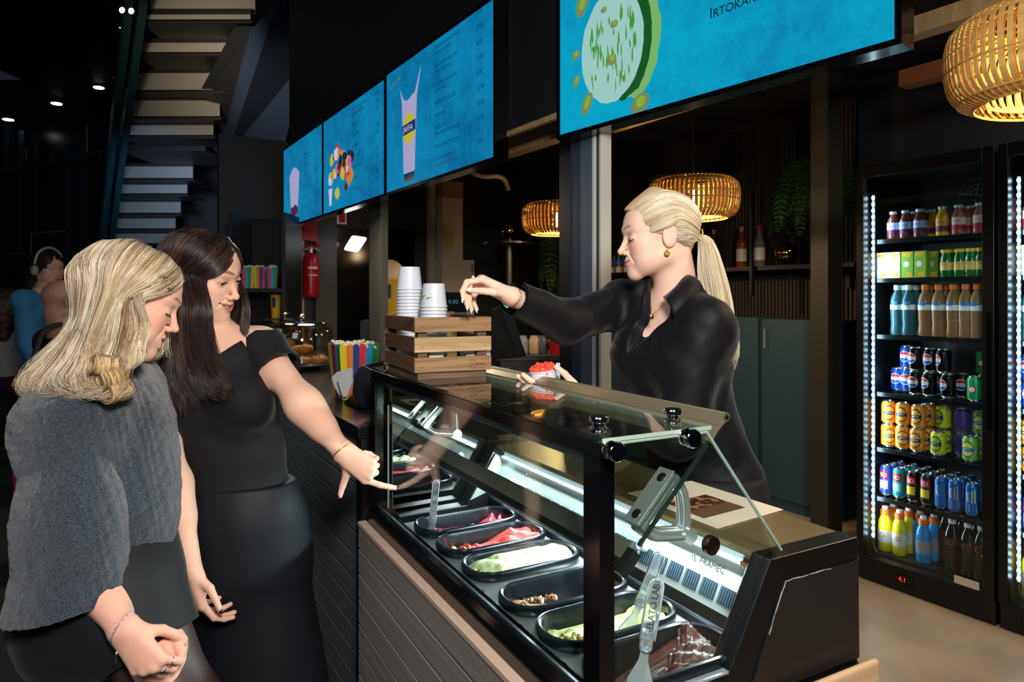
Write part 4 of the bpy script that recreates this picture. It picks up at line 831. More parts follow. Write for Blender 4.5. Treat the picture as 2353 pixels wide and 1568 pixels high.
kp = lambda V, r: (np.linalg.norm(V-np.array(hc1), axis=1) < r) | (np.linalg.norm(V-np.array(hc2), axis=1) < r); HV = bb.mesh(.0017, keep=lambda C, r: kp(C, .12+r)); zc = bo_.z-.13
V, Q = merge([trim(*sec[0], lambda V: V[:, 2] > zc-.004), trim(*sec[1], lambda V: (V[:, 2] < zc+.001) & ~kp(V, .097)), trim(*HV, lambda V: kp(V, .100))])
np_mesh('body', V, Q, M_skin, BR, skin_colours(bb, V, '#e9b89f', '#bb706c', '#33231e', .22, shadow='#9a6a58'))
lash_lines(TB, 1.0, 'open', BR, .0010)
def eyeballs(T, R, gaze, iris, parent):
    g = Vector(gaze).normalized()
    for s in (1, -1):
        c = Vector(T((s*.0325, .0712, -.001))); mb = MB(); Rm = Vector((0, 0, 1)).rotation_difference(g).to_matrix(); mb.ellip(c, (.0119, .0119, .0119), 24, 32, R=Rm); cc = []
        for p in mb.v:
            q = (p-c).normalized().dot(g); a = math.acos(max(-1, min(1, q))); cc.append(lin('#0a0605') if a < .20 else lin(iris) if a < .46 else lin('#1c120d') if a < .52 else lin('#e9e4e2'))
        mb.c = cc; mb.build('eyeball', mat('eyeball', '#ffffff', .08, vcol='Col', coat=1), parent, smooth=True)
eyeballs(TB, RB, (.85, -.20, -.45), '#3a2418', BR)
def teeth(T, parent, z0, z1, y0=.0835, cx=.020):
    mb = MB()
    for k in range(-4, 5):
        x = k*.0048; y = y0-(x/cx)**2*.014+.0005; a = math.atan2(-2*x*.014/cx**2, 1); w_ = .0023
        t = (math.cos(a), math.sin(a)); pts = []
        for zz, f in ((z0, .85), (z0-.003, 1), (z1, .92)):
            for sx in (-1, 0, 1): pts.append(T((x+sx*w_*f*t[0], y+sx*w_*f*t[1]+(.0012 if sx == 0 else 0), zz)))
        mb.add(pts, [(i*3+j, i*3+j+1, (i+1)*3+j+1, (i+1)*3+j) for i in range(2) for j in range(2)])
    o = mb.build('teeth', mat('teeth', '#f4efe8', .2, coat=.4), parent, smooth=True); md = o.modifiers.new('s', 'SOLIDIFY'); md.thickness = .002; md.offset = 0
teeth(TB, BR, -.0570, -.0690, .0855, .0225)
for m in nail_mesh(tl, .0105, (0, 4), {0: Vector((.2, -.9, .35)), 4: Vector((-.75, -.45, -.2))}): m.build('fingernail', M_nail_red, BR, smooth=True)
for m in nail_mesh(trr, .0105, (0, 1, 4)): m.build('fingernail', M_nail_red, BR, smooth=True)
# top: tight body, wide off-shoulder neckline, short sleeves
pA, pB = P(352, 905, 1.7), P(600, 757, 1.8)
def neckline(V):
    t = np.clip((V[:, 0]-pA.x)/(pB.x-pA.x), 0, 1); return (V[:, 2]-(pA.z+(pB.z-pA.z)*t-.014*np.sin(t*PI)))*.8
wB = wrinkle(21, .0022, 20, dirs=[(.3, .1, 1), (.7, .1, .8)]); tp_ = Sdf(); torsoB(tp_, .010, .06); tp_.disp = wB; tp_.shell = .006
tp_.cutf = [neckline, lambda V: (P(560, 1170, 1.8).z+.10*((V[:, 0]-P(560, 0, 1.8).x)/.2)-V[:, 2])*.85]; pts_ = [tp_.mesh(.0034)]
for sh_, el_, r0, r1, t1 in ((lshB, elL, .058, .064, .44), (rshB, elR, .056, .058, .50)):
    sl = Sdf(); sl.cone(sh_.lerp(el_, -.55), sh_, .064, r0, .03); sl.cone(sh_, sh_.lerp(el_, .6), r0, r1, .03); sl.disp = wB; sl.shell = .005; sl.cut(tuple(sh_.lerp(el_, t1)), tuple(el_-sh_)); sl.cutf = [neckline]; pts_.append(sl.mesh(.0034))
V, Q = merge(pts_)
M_top = mat('black_jersey', '#08080b', .8, sheen=.08); np_mesh('top', V, Q, M_top, BR)
sk = Sdf(); TRk = TRB; sk.ell(P(558, 1165, 1.80), (.150, .112, .16), TRk, .06); sk.ell(P(566, 1250, 1.80), (.163, .122, .17), TRk, .06)
sk.cone(P(577, 1330, 1.80), Vector((P(590, 0, 1.80).x+.02, 1.80, .10)), .150, .215, .06, fl=((0, 1, 0), .8)); wk = wrinkle(31, .004, 16, dirs=[(1, .3, .05), (.8, .6, .1)]); sk.disp = wk; sk.cut((0, 0, .09), (0, 0, -1)); sk.cut(tuple(P(540, 1105, 1.8)), (0, 0, 1)); V, Q = sk.mesh(.005)
np_mesh('skirt', V, Q, mat('black_satin_skirt', '#0d1118', .6, spec=.35), BR)
mb = MB(); c = wrL.lerp(elL, .03); d = (wrL-elL).normalized(); R = Vector((0, 0, 1)).rotation_difference(Vector((d.x, d.y-.35, d.z+.1)).normalized()).to_matrix()
mb.tube([c+R @ Vector((math.cos(a)*.0275, math.sin(a)*.0275, 0)) for a in np.linspace(0, 2*PI, 33)], .0014, 8); mb.build('bracelet', M_gold, BR, smooth=True)
# hair: parted above the forehead, falling straight with loose curled ends
hb = Sdf(); Rn = np.array(RB); hb.ell(TB(SKULL_C), SKULL_R+.0025, Rn); hb.ell(TB((-.02, -.05, -.05)), (.062, .050, .075), Rn, .04); hb.cone(TB((-.045, -.04, -.03)), P(415, 800, 1.72), .030, .035, .04); hb.cone(P(415, 800, 1.74), P(420, 900, 1.72), .04, .025, .04)
hb.ell(TB((.002, .092, -.004)), (.066, .052, .070), Rn, .010, 1); hb.ell(TB((0, .085, -.07)), (.06, .06, .06), Rn, .012, 1); V, Q = hb.mesh(.003); np_mesh('hair_cap', V, Q, mat('brunette_cap', '#1a1210', .5), BR)
BC = ['#2a1d1a', '#1c1413', '#3a2721', '#241a1a', '#4a3026']
def hp_(pts): return [P(*p) for p in pts]
part = [(.004, .080, .066), (.004, .072, .080), (.003, .055, .094), (.002, .025, .104), (.0, -.02, .106), (.0, -.065, .09)]
def side(k, ear, lm, tail): return comb(TB, part[k], ear, 4, .005, lm+.003, .012)+hp_(tail)
G1 = [side(5, (-.045, -.085, .010), .012, [(380, 700, 1.73), (374, 780, 1.70), (371, 850, 1.67), (368, 920, 1.645), (392, 965, 1.64)]),
      side(5, (-.062, -.060, .010), .012, [(392, 700, 1.68), (388, 780, 1.66), (386, 850, 1.645), (392, 920, 1.64), (384, 962, 1.635)]),
      side(4, (-.074, -.030, .010), .014, [(412, 700, 1.652), (410, 780, 1.648), (411, 850, 1.64), (424, 910, 1.64), (416, 952, 1.635)]),
      side(3, (-.078, .000, .008), .015, [(435, 700, 1.640), (436, 780, 1.642), (443, 850, 1.645), (458, 902, 1.642), (468, 926, 1.64)]),
      side(2, (-.076, .026, .006), .015, [(458, 700, 1.634), (461, 780, 1.638), (474, 856, 1.645), (498, 905, 1.645), (512, 916, 1.64)]),
      side(1, (-.070, .044, .004), .013, [(472, 700, 1.636), (476, 770, 1.640), (494, 850, 1.652), (514, 892, 1.65), (522, 906, 1.645)]),
      side(0, (-.066, .054, .002), .010, [(480, 705, 1.645), (488, 765, 1.65), (506, 846, 1.658), (520, 886, 1.655), (508, 912, 1.65)])]
def side2(k, ear, lm, tail): return comb(TB, part[k], ear, 4, .005, lm+.004, .011)+hp_(tail)
G2 = [side2(0, (.066, .052, .006), .010, [(562, 690, 1.76), (558, 760, 1.75), (568, 830, 1.73), (592, 880, 1.71)]), side2(1, (.074, .036, .010), .013, [(566, 690, 1.785), (566, 770, 1.765), (582, 830, 1.735), (580, 884, 1.70)]),
      side2(2, (.078, .006, .010), .014, [(556, 690, 1.82), (548, 780, 1.77), (562, 850, 1.72), (554, 886, 1.70)]), side2(3, (.076, -.03, .010), .014, [(530, 700, 1.85), (525, 790, 1.80), (535, 850, 1.73), (548, 890, 1.69)])]
G3 = [side(5, (-.03, -.095, .0), .012, [(385, 740, 1.79), (380, 820, 1.77), (376, 900, 1.75)]), side(5, (.02, -.10, .0), .012, [(420, 740, 1.86), (412, 820, 1.86), (410, 890, 1.85)]), side2(4, (.06, -.07, .0), .013, [(490, 740, 1.87), (485, 820, 1.87), (480, 890, 1.87)])]
strands('hair', G1, 4800, M_hair, BR, BC, .0007, 30, .004, 110, .0016, .012, .010, 41, .66); strands('side_hair', G2, 2000, M_hair, BR, BC, .0007, 30, .005, 50, .0016, .014, .008, 42, .7); strands('back_hair', G3, 1100, M_hair, BR, BC, .0014, 22, .008, 40, .002, .01, .012, 43, .7)
# ------------------------------------------------------------------ blonde guest in the wool poncho jumper, leaning forward
BN = thing('person', 'person with wavy blonde hair in a grey wool jumper leaning towards the case', 'person', (P(230, 1400, 1.46).x, 1.46, 0))
RN_ = lookmat((.86, .36, -.40)); no = P(303, 683, 1.47); bn = Sdf(); TN = head(bn, no, RN_, 1.0, 'open', 'down', .008)
nbN = P(222, 838, 1.47); rshN = P(170, 955, 1.36); lshN = P(285, 905, 1.56); TNt = ortho((.97, -.2, -.12), (.25, 0, 1))
bn.cone(TN((0, -.030, -.055)), nbN, .052, .060, .03)
bn.ell(P(215, 985, 1.47), (.135, .090, .155), TNt, .06); bn.ell(P(225, 1150, 1.47), (.100, .075, .15), TNt, .06); bn.ell(P(225, 1330, 1.46), (.165, .125, .15), TNt, .06)
bn.cone(nbN, rshN, .05, .05, .05); bn.cone(nbN, lshN, .05, .05, .05)
elN = P(135, 1235, 1.37); wrN = P(285, 1447, 1.27); bn.chain([rshN, elN, wrN], [.046, .037, .0245], .03); bn.cone(elN.lerp(wrN, .1), elN.lerp(wrN, .5), .037, .033, .03)
elF = P(300, 1180, 1.53); bn.chain([lshN, elF, P(300, 1310, 1.50)], [.046, .037, .028], .03)
th = hand(bn, wrN, (.60, -.06, -.80), (.80, .02, .60), 'R', [(52, 66, 40), (58, 74, 40), (60, 74, 40), (60, 70, 40)], (.10, .02, -.05, -.12), thumb=((.60, .42, -.66), (.72, .05, -.68), (.66, -.22, -.66)), S=1.0)
h1_, h2_ = P(285, 1370, 1.40), P(200, 1380, 1.52); k1 = P(425, 1640, 1.36); k2 = P(250, 1700, 1.52)
for h_, k_, dx in ((h1_, k1, -.02), (h2_, k2, -.10)):
    an = Vector((k_.x+dx, k_.y, .09)); bn.chain([h_, k_, an], [.095, .062, .036], .05); bn.chain([an, an+Vector((.08, -.02, -.05)), an+Vector((.14, -.04, -.065))], [.034, .032, .02], .03)
sec = [bn.mesh(.0012, keep=lambda C, r: C[:, 2] > no.z-.16-r), bn.mesh(.0034)]; hcn = wrN+Vector((.05, 0, -.06)); kp = lambda V, r: np.linalg.norm(V-np.array(hcn), axis=1) < r; HV = bn.mesh(.0016, keep=lambda C, r: kp(C, .12+r)); zc = no.z-.15
V, Q = merge([trim(*sec[0], lambda V: V[:, 2] > zc-.004), trim(*sec[1], lambda V: (V[:, 2] < zc+.001) & ~kp(V, .097)), trim(*HV, lambda V: kp(V, .100))])
np_mesh('body', V, Q, M_skin, BN, skin_colours(bn, V, '#e8ae96', '#c0707a', '#5a4030', .34))
lash_lines(TN, 1.0, 'down', BN, .0012); teeth(TN, BN, -.0585, -.0650, .0845, .018)
E_ = Sdf(); E_.ell(TN((0, .070, -.074)), (.012, .014, .005), np.array(RN_)); V, Q = E_.mesh(.002); np_mesh('tongue', V, Q, mat('tongue', '#b8455c', .3), BN)
# jumper
M_wool = mat('grey_wool', '#414c55', .95, noise=('#1a2028', 330, .36, .66, 6), bump=(420, .9), sheen=.5, bumpd=.004)
jp = Sdf(); jp.ell(P(225, 965, 1.46), (.125, .135, .135), TNt, .07); jp.ell(P(258, 1090, 1.46), (.112, .128, .20), TNt, .07); jp.ell(P(270, 1200, 1.46), (.105, .128, .15), TNt, .07); jp.cone(nbN, rshN, .070, .078, .06); jp.cone(nbN, lshN, .070, .070, .06); jp.ell(P(140, 990, 1.46), (.078, .11, .085), None, .07)
jp.chain([rshN, rshN.lerp(elN, .35)], [.078, .085], .05); slv = P(158, 1200, 1.34); js = Sdf(); js.chain([rshN+Vector((.0, 0, -.01)), slv, P(160, 1470, 1.315)], [.078, .096, .113], .05, fl=((0, 1, 0), .86)); jp.chain([lshN, elF, P(305, 1330, 1.51)], [.070, .066, .062], .06)
wN = wrinkle(51, .010, 13, dirs=[(1, .4, .12), (.8, .8, .1), (1, -.2, .15)]); wN2 = wrinkle(52, .0035, 30); fz = wrinkle(53, .0016, 260); jp.disp = lambda X: wN(X)*np.clip((1.25-X[:, 2])*3, .2, 1)+wN2(X)+fz(X); jp.shell = .010
ha, hb_, hc_ = P(30, 1424, 1.3), P(290, 1375, 1.3), P(382, 1262, 1.48)
zb0 = P(285, 1325, 1.46).z; x0_, x1_ = P(285, 0, 1.46).x, P(382, 0, 1.46).x; zb1 = P(382, 1262, 1.46).z
jp.cutf = [lambda V: zb0+(zb1-zb0)*np.clip((V[:, 0]-x0_)/(x1_-x0_), 0, 1.2)**1.4-V[:, 2]]; V, Q = jp.mesh(.0034)
js.disp = jp.disp; js.shell = .010; js.cutf = [lambda V: (ha.z+(hb_.z-ha.z)*np.clip((V[:, 0]-ha.x)/(hb_.x-ha.x), -.2, 1.2)-V[:, 2])*.95]; V, Q = merge([(V, Q), js.mesh(.0034)])
np_mesh('jumper', V, Q, M_wool, BN)
sk = Sdf(); sk.ell(P(240, 1240, 1.46), (.12, .118, .16), TNt, .06); sk.ell(P(228, 1300, 1.46), (.158, .132, .16), TNt, .06); sk.ell(P(236, 1400, 1.455), (.175, .150, .16), TNt, .06); sk.chain([h1_, h1_.lerp(k1, .42)], [.112, .100], .06); sk.chain([h2_, h2_.lerp(k2, .42)], [.112, .105], .06)
wk = wrinkle(61, .003, 18); sk.disp = wk; sk.cut(tuple(P(240, 1200, 1.46)), (0, 0, 1)); sk.cut(tuple(h1_.lerp(k1, .45)), tuple(k1-h1_)); V, Q = sk.mesh(.0042); np_mesh('skirt', V, Q, mat('black_skirt_cloth', '#0a0b0f', .7, sheen=.08), BN)
tg = Sdf()
for h_, k_, dx in ((h1_, k1, -.02), (h2_, k2, -.10)): an = Vector((k_.x+dx, k_.y, .09)); tg.chain([h_, k_, an], [.0975, .0645, .038], .05)
V, Q = tg.mesh(.0042); np_mesh('tights', V, Q, mat('sheer_tights', '#2a2022', .5, noise=('#43322f', 3, .35, .65)), BN)
mb = MB(); d = (wrN-elN).normalized(); c = wrN-d*.004; R = Vector((0, 0, 1)).rotation_difference(Vector((d.x+.1, d.y+.3, d.z+.15)).normalized()).to_matrix()
mb.tube([c+R @ Vector((math.cos(a)*.0285, math.sin(a)*.0270, 0)) for a in np.linspace(0, 2*PI, 40)], .0012, 6)
for k in range(46): a = 2*PI*k/46; mb.ellip(c+R @ Vector((math.cos(a)*.0292, math.sin(a)*.0278, 0)), (.0016, .0016, .0016), 6, 4)
bl_ = mb.build('bracelet', M_silver, BN, smooth=True); cl = surf(bn, 268, 1498, .004); MB().tube([cl, cl+Vector((-.002, 0, -.012)), cl+Vector((-.001, 0, -.022))], [.0022, .0012, .002], 6).build('charm', M_silver, bl_, smooth=True)
for k, (fi, t) in enumerate(((0, .55), (1, .55))):
    kn = wrN+(Vector((.60, -.06, -.80)).normalized()*(.086, .089)[fi]); dd = Vector((.60, -.06, -.80)).normalized(); ss = Vector((.80, .02, .60)); ss = (ss-dd*ss.dot(dd)).normalized(); n_ = dd.cross(ss).normalized(); kn = wrN+dd*(.086, .089)[fi]+ss*(.026, .0085)[fi]+n_*.003; th_ = math.radians((52, 58)[fi]); v_ = (dd+ss*(.10, .02)[fi]).normalized()*math.cos(th_)-n_*math.sin(th_); p = kn+v_*.022; R = Vector((0, 0, 1)).rotation_difference(v_).to_matrix()
    mb = MB(); mb.lathe([(.0086, -.0008), (.0098, 0), (.0086, .0008)], p, 18, R=R)
    if fi == 1:
        for j in range(5): mb.ellip(p+R @ Vector((.0098*math.cos(2.6+j*.3), .0098*math.sin(2.6+j*.3), .0008)), (.002, .002, .002), 6, 4)
    mb.build('ring', M_silver, BN, smooth='auto')
# hair: long layers from a side parting, ends curled under
hn = Sdf(); Rn = np.array(RN_); hn.ell(TN(SKULL_C), SKULL_R+.0025, Rn); hn.ell(TN((0, -.035, -.02)), (.052, .046, .062), Rn, .03); hn.chain([TN((0, -.04, -.05)), P(205, 800, 1.47), P(180, 830, 1.47)], [.035, .028, .018], .04); hn.cone(TN((-.04, -.02, -.04)), P(250, 830, 1.40), .035, .025, .04)
hn.ell(TN((0, .098, -.005)), (.10, .060, .075), Rn, .012, 1); hn.ell(TN((0, .090, -.085)), (.10, .062, .06), Rn, .012, 1); V, Q = hn.mesh(.0034); np_mesh('hair_cap', V, Q, mat('dark_blonde_cap', '#8a6d4c', .5), BN)
NC = ['#cdb490', '#b3946c', '#e3d3b6', '#8d6f50', '#d6bd95', '#a98e78', '#efe2c8']
pN = [(.022, .062, .086), (.024, .052, .096), (.026, .036, .106), (.026, .015, .120), (.024, -.030, .120), (.018, -.070, .102), (.010, -.095, .070)]
def sd(k, ear, lm, tail, l1=.016): return comb(TN, pN[k], ear, 4, .006, lm+.009, l1+.005)+hp_(tail)
G = [sd(6, (-.010, -.105, .000), .014, [(163, 735, 1.48), (112, 800, 1.44), (64, 846, 1.40), (54, 880, 1.37), (84, 902, 1.35)]),
     sd(6, (-.040, -.092, .000), .015, [(170, 742, 1.42), (120, 812, 1.385), (68, 866, 1.345), (62, 898, 1.33), (96, 910, 1.32)]),
     sd(5, (-.060, -.066, .000), .016, [(184, 752, 1.395), (142, 830, 1.335), (90, 886, 1.31), (96, 910, 1.305), (140, 902, 1.30)]),
     sd(4, (-.074, -.036, .000), .017, [(210, 762, 1.365), (190, 830, 1.315), (176, 872, 1.295), (205, 898, 1.29), (240, 890, 1.29)]),
     sd(3, (-.079, -.008, .000), .017, [(242, 768, 1.352), (232, 835, 1.315), (244, 880, 1.31), (268, 900, 1.305), (270, 876, 1.30)]),
     sd(2, (-.079, .002, .000), .016, [(276, 760, 1.352), (262, 820, 1.32), (240, 862, 1.31), (252, 898, 1.305), (282, 892, 1.30)]),
     sd(1, (-.078, .012, .002), .014, [(306, 752, 1.358), (302, 800, 1.335), (284, 838, 1.325), (262, 868, 1.32), (282, 888, 1.315)]),
     sd(0, (-.076, .020, .008), .006, [(338, 752, 1.365), (322, 790, 1.36), (314, 818, 1.35), (290, 846, 1.335), (272, 874, 1.325)])]
Gf = [sd(3, (.078, -.02, 0), .014, [(265, 740, 1.57), (240, 810, 1.57), (205, 880, 1.57)]), sd(1, (.076, .03, 0), .014, [(335, 730, 1.565), (322, 800, 1.56), (310, 850, 1.55)]), sd(0, (.067, .052, 0), .012, [(386, 730, 1.53), (374, 790, 1.52), (364, 824, 1.49)])]
Gb = [sd(6, (-.01, -.105, -.01), .012, [(185, 760, 1.46), (150, 820, 1.44), (120, 880, 1.42)]), sd(6, (.03, -.095, -.01), .012, [(200, 760, 1.53), (165, 820, 1.52), (130, 880, 1.50)])]
strands('hair', G, 7500, M_hair, BN, NC, .0007, 34, .004, 150, .0024, .013, .010, 71, .76); strands('far_hair', Gf, 900, M_hair, BN, NC, .0011, 22, .008, 40, .002, .010, .009, 72, .8); strands('back_hair', Gb, 900, M_hair, BN, NC, .0013, 22, .01, 40, .002, .014, .012, 73, .8)
# big curls at the ends
def curl_(c, r, turns, ax, seed, N=150, wid=.018):
    rg = np.random.default_rng(seed); gs = []; ax = Vector(ax).normalized(); u = ax.orthogonal().normalized(); w_ = ax.cross(u)
    for k in range(6):
        o = ax*(k-2.5)*wid/2.5; gs.append([Vector(c)+o+(u*math.cos(a)+w_*math.sin(a))*r*(1-.45*j/9)+ax*j*.0012 for j, a in enumerate(np.linspace(0, turns*2*PI, 10))])
    return gs
for i, (u, v, D, r, tn, ax) in enumerate([(246, 868, 1.30, .028, 1.3, (.5, .8, .2)), (262, 900, 1.305, .024, 1.2, (.3, .9, .1)), (236, 838, 1.30, .024, 1.0, (.6, .7, -.2))]):
    strands('curl', curl_(P(u, v, D), r*.85, tn*1.15, ax, i), 300, M_hair, BN, ['#c9a874', '#b08c5c', '#dcc494', '#8f7048'], .0006, 26, .03, 26, .0022, 0, .008, 80+i, .7)
# ------------------------------------------------------------------ menu screens
SERIF = 1.0
def screen(quad_c, quad_r, quad_u, w_, h_, label, name, paint):
    """quad_c = lower near corner of the picture; r, u = unit directions along and up; paint adds flat pictures on the display"""
    n = quad_r.cross(quad_u).normalized(); R = Matrix((quad_r, quad_u, n)).transposed().to_4x4()
    o = bpy.data.objects.new(name, None); COL.objects.link(o); o.matrix_world = Matrix.Translation(quad_c) @ R; o['_b'] = [0, 0, 0]; tag(o, label, 'menu screen', 'menu screens over the counter')
    b = .016; mb = MB(); mb.box((-b, -b, -.06), (w_+b, h_+b, -.001)); mb.box((-b, -b, -.001), (0, h_+b, .006)); mb.box((w_, -b, -.001), (w_+b, h_+b, .006)); mb.box((0, -b, -.001), (w_, 0, .006)); mb.box((0, h_, -.001), (w_, h_+b, .006)); mb.build('bezel', M_gloss, o)
    MB().box((0, 0, 0), (w_, h_, .0015)).build('display', M_disp, o)
    paint(o, w_, h_); return o
def emat(n, c, s): return mat(n, '#000000', .4, emit=c, estr=s)
def screen_mat(n, c1, c2, s, sc):
    m = mat(n, '#02060a', .12, emit=c1, estr=s); nt = m.node_tree; N = nt.nodes; L = nt.links; tc = N.new('ShaderNodeTexCoord'); nz = N.new('ShaderNodeTexNoise'); nz.inputs['Scale'].default_value = sc; nz.inputs['Detail'].default_value = 9; nz.inputs['Roughness'].default_value = .75; L.new(tc.outputs['Object'], nz.inputs['Vector'])
    nz2 = N.new('ShaderNodeTexNoise'); nz2.inputs['Scale'].default_value = 1.7; L.new(tc.outputs['Object'], nz2.inputs['Vector']); mu = N.new('ShaderNodeMath'); mu.operation = 'MULTIPLY'; L.new(nz.outputs[0], mu.inputs[0]); L.new(nz2.outputs[0], mu.inputs[1])
    mr = N.new('ShaderNodeMapRange'); mr.inputs[1].default_value = .18; mr.inputs[2].default_value = .38; L.new(mu.outputs[0], mr.inputs[0]); mx = N.new('ShaderNodeMix'); mx.data_type = 'RGBA'; mx.inputs[6].default_value = lin(c1); mx.inputs[7].default_value = lin(c2); L.new(mr.outputs[0], mx.inputs[0]); L.new(mx.outputs[2], N['Principled BSDF'].inputs['Emission Color']); return m
M_disp = screen_mat('display_blue', '#0b86b6', '#075f92', .92, 9); M_disp2 = screen_mat('display_cyan', '#07a3c6', '#0b7fae', 1.0, 14)
M_ink = emat('menu_ink', '#0b3f63', .6); M_ink2 = emat('menu_ink_dark', '#06303f', .8)
def flat(o, name, pts, m, z=.0022, th=.0006): mb = MB(); mb.prism(pts, 2, z, z+th); return mb.build(name, m, o)
def lines(o, rows_, x, y0, dy, size, name='menu_lettering', m=None, xs=None):
    mb = MB(); y = y0
    for r in rows_:
        if r: vs_, fs_ = text_mesh(r, size, .95); mb.add([Vector((x+p.x*(xs or 1), y+p.y, .0022)) for p in vs_], fs_)
        y -= dy
    mb.build(name, m or M_ink, o)
def blob(o, name, cx, cy, rx, ry, m, n=28, jit=.0, seed=0, z=.0024, rot=0):
    rg = random.Random(seed); pts = []
    for k in range(n):
        a = 2*PI*k/n; r = 1+rg.uniform(-jit, jit); x, y = rx*r*math.cos(a), ry*r*math.sin(a); pts.append((cx+x*math.cos(rot)-y*math.sin(rot), cy+x*math.sin(rot)+y*math.cos(rot)))
    return flat(o, name, pts, m, z)
EL_, EY_, EP_ = emat('e_lilac', '#b9b4dd', .75), emat('e_yellow', '#d8c83a', .75), emat('e_pale', '#d9d2e6', .8)
def paint_shake(o, w_, h_):
    c = .262*w_
    flat(o, 'milkshake_glass', [(c-.095, .46), (c-.070, .07), (c+.070, .07), (c+.098, .46), (c+.105, .53), (c+.15, .60), (c+.075, .48), (c+.03, .47), (c-.02, .455), (c-.07, .47), (c-.115, .53)], EL_)
    flat(o, 'glass_foot', [(c-.068, .068), (c-.060, .022), (c+.060, .022), (c+.068, .068)], M_ink2)
    blob(o, 'round_badge', c, .305, .080, .080, EY_, z=.003); flat(o, 'badge_band', [(c-.085, .275), (c+.085, .282), (c+.085, .338), (c-.085, .33)], emat('e_navy', '#123a80', .7), .0037)
    vs_, fs_ = text_mesh('JAFFA', .046); MB().add([Vector((c-.074+p.x*1.1, .290+p.y, .0046)) for p in vs_], fs_).build('badge_word', EP_, o)
    for k, (x, y) in enumerate(((.05, .57), (.09, .585), (.155, .60))): flat(o, 'script_stroke', [(x, y), (x+.03, y+.004), (x+.05, y+.02), (x+.03, y+.012), (x+.005, y+.012)], emat('e_gold', '#8f9a6a', .5))
    lines(o, ['BANANA-MANGO 40CL', 'SMOOTHIE 40CL', '', 'MANSIKKA-VADELMA', 'SMOOTHIE 40CL', '', 'MUSTIKKA-BANAANI', 'SHAKE 40CL', '', 'PEHMIS LASTEN 20CL', '', 'JAFFA 40CL', '', 'PIRTELO 40CL', 'OMA MAKU KERMALLA', '', 'SUKLAA-MINTTU SHAKE', '', 'KAAKAO KERMALLA', 'VAAHTOKARKIT 20CL'], .52*w_, .625, .0305, .026)
    lines(o, ['4,00', '', '5,90', '', '6,00', '', '5,90', '', '6,90', '', '12,90', '', '10,00', '', '12,90', '', '', '3,00'], .875*w_, .650, .0335, .032, 'price_lettering')
def paint_candy(o, w_, h_):
    rg = random.Random(4); cols = [emat('e_red', '#d0303a', .8), EY_, EP_, emat('e_orange', '#e0872a', .8), emat('e_pink', '#d8669a', .8), M_ink2, emat('e_choc', '#5a3326', .7)]
    for k in range(42):
        a = rg.uniform(0, 6.28); r = rg.random()**.6; blob(o, 'sweet', .33*w_+.25*r*math.cos(a), .26+.17*r*math.sin(a), rg.uniform(.025, .05), rg.uniform(.02, .045), cols[k % 7], 12, .12, k, .0024+k*.0001, rg.uniform(0, 3))
    flat(o, 'paper_cone', [(.10*w_, .16), (.12*w_, .04), (.15*w_, .04), (.17*w_, .16)], EP_, .0022)
    lines(o, ['MINTTULAKRITSI MIX', 'KERMATOFFEE MIX', '', 'SUKLAAT', '', 'IRTOKARKIT', '', 'SALMIAKKI', '', 'HEDELMAMIX', '', 'VAAHTOKARKIT', '', 'TIKKARIT', '', 'POPCORN'], .52*w_, .60, .034, .026)
    lines(o, ['4,90', '4,90', '3,50', '', '2,90', '2,90', '', '3,20', '2,50', '', '1,50', '3,90'], .88*w_, .60, .046, .030, 'price_lettering')
def paint_drink(o, w_, h_):
    c = .31*w_; flat(o, 'drink_glass', [(c-.15, .40), (c-.10, .13), (c+.10, .13), (c+.15, .40), (c+.06, .45), (c, .46), (c-.06, .45)], EL_); blob(o, 'berry_pile', c, .11, .11, .045, emat('e_plum', '#6b2a50', .6), 18, .25, 3, .003)
    lines(o, ['KAHVI', '', 'KAAKAO', '', 'TEE', '', 'MEHU', '', 'JAFFA', '', 'VESI'], .58*w_, .50, .04, .028); lines(o, ['2,50', '', '3,50', '', '2,50', '', '2,00', '', '3,50', '', '2,50'], .86*w_, .50, .04, .028, 'price_lettering')
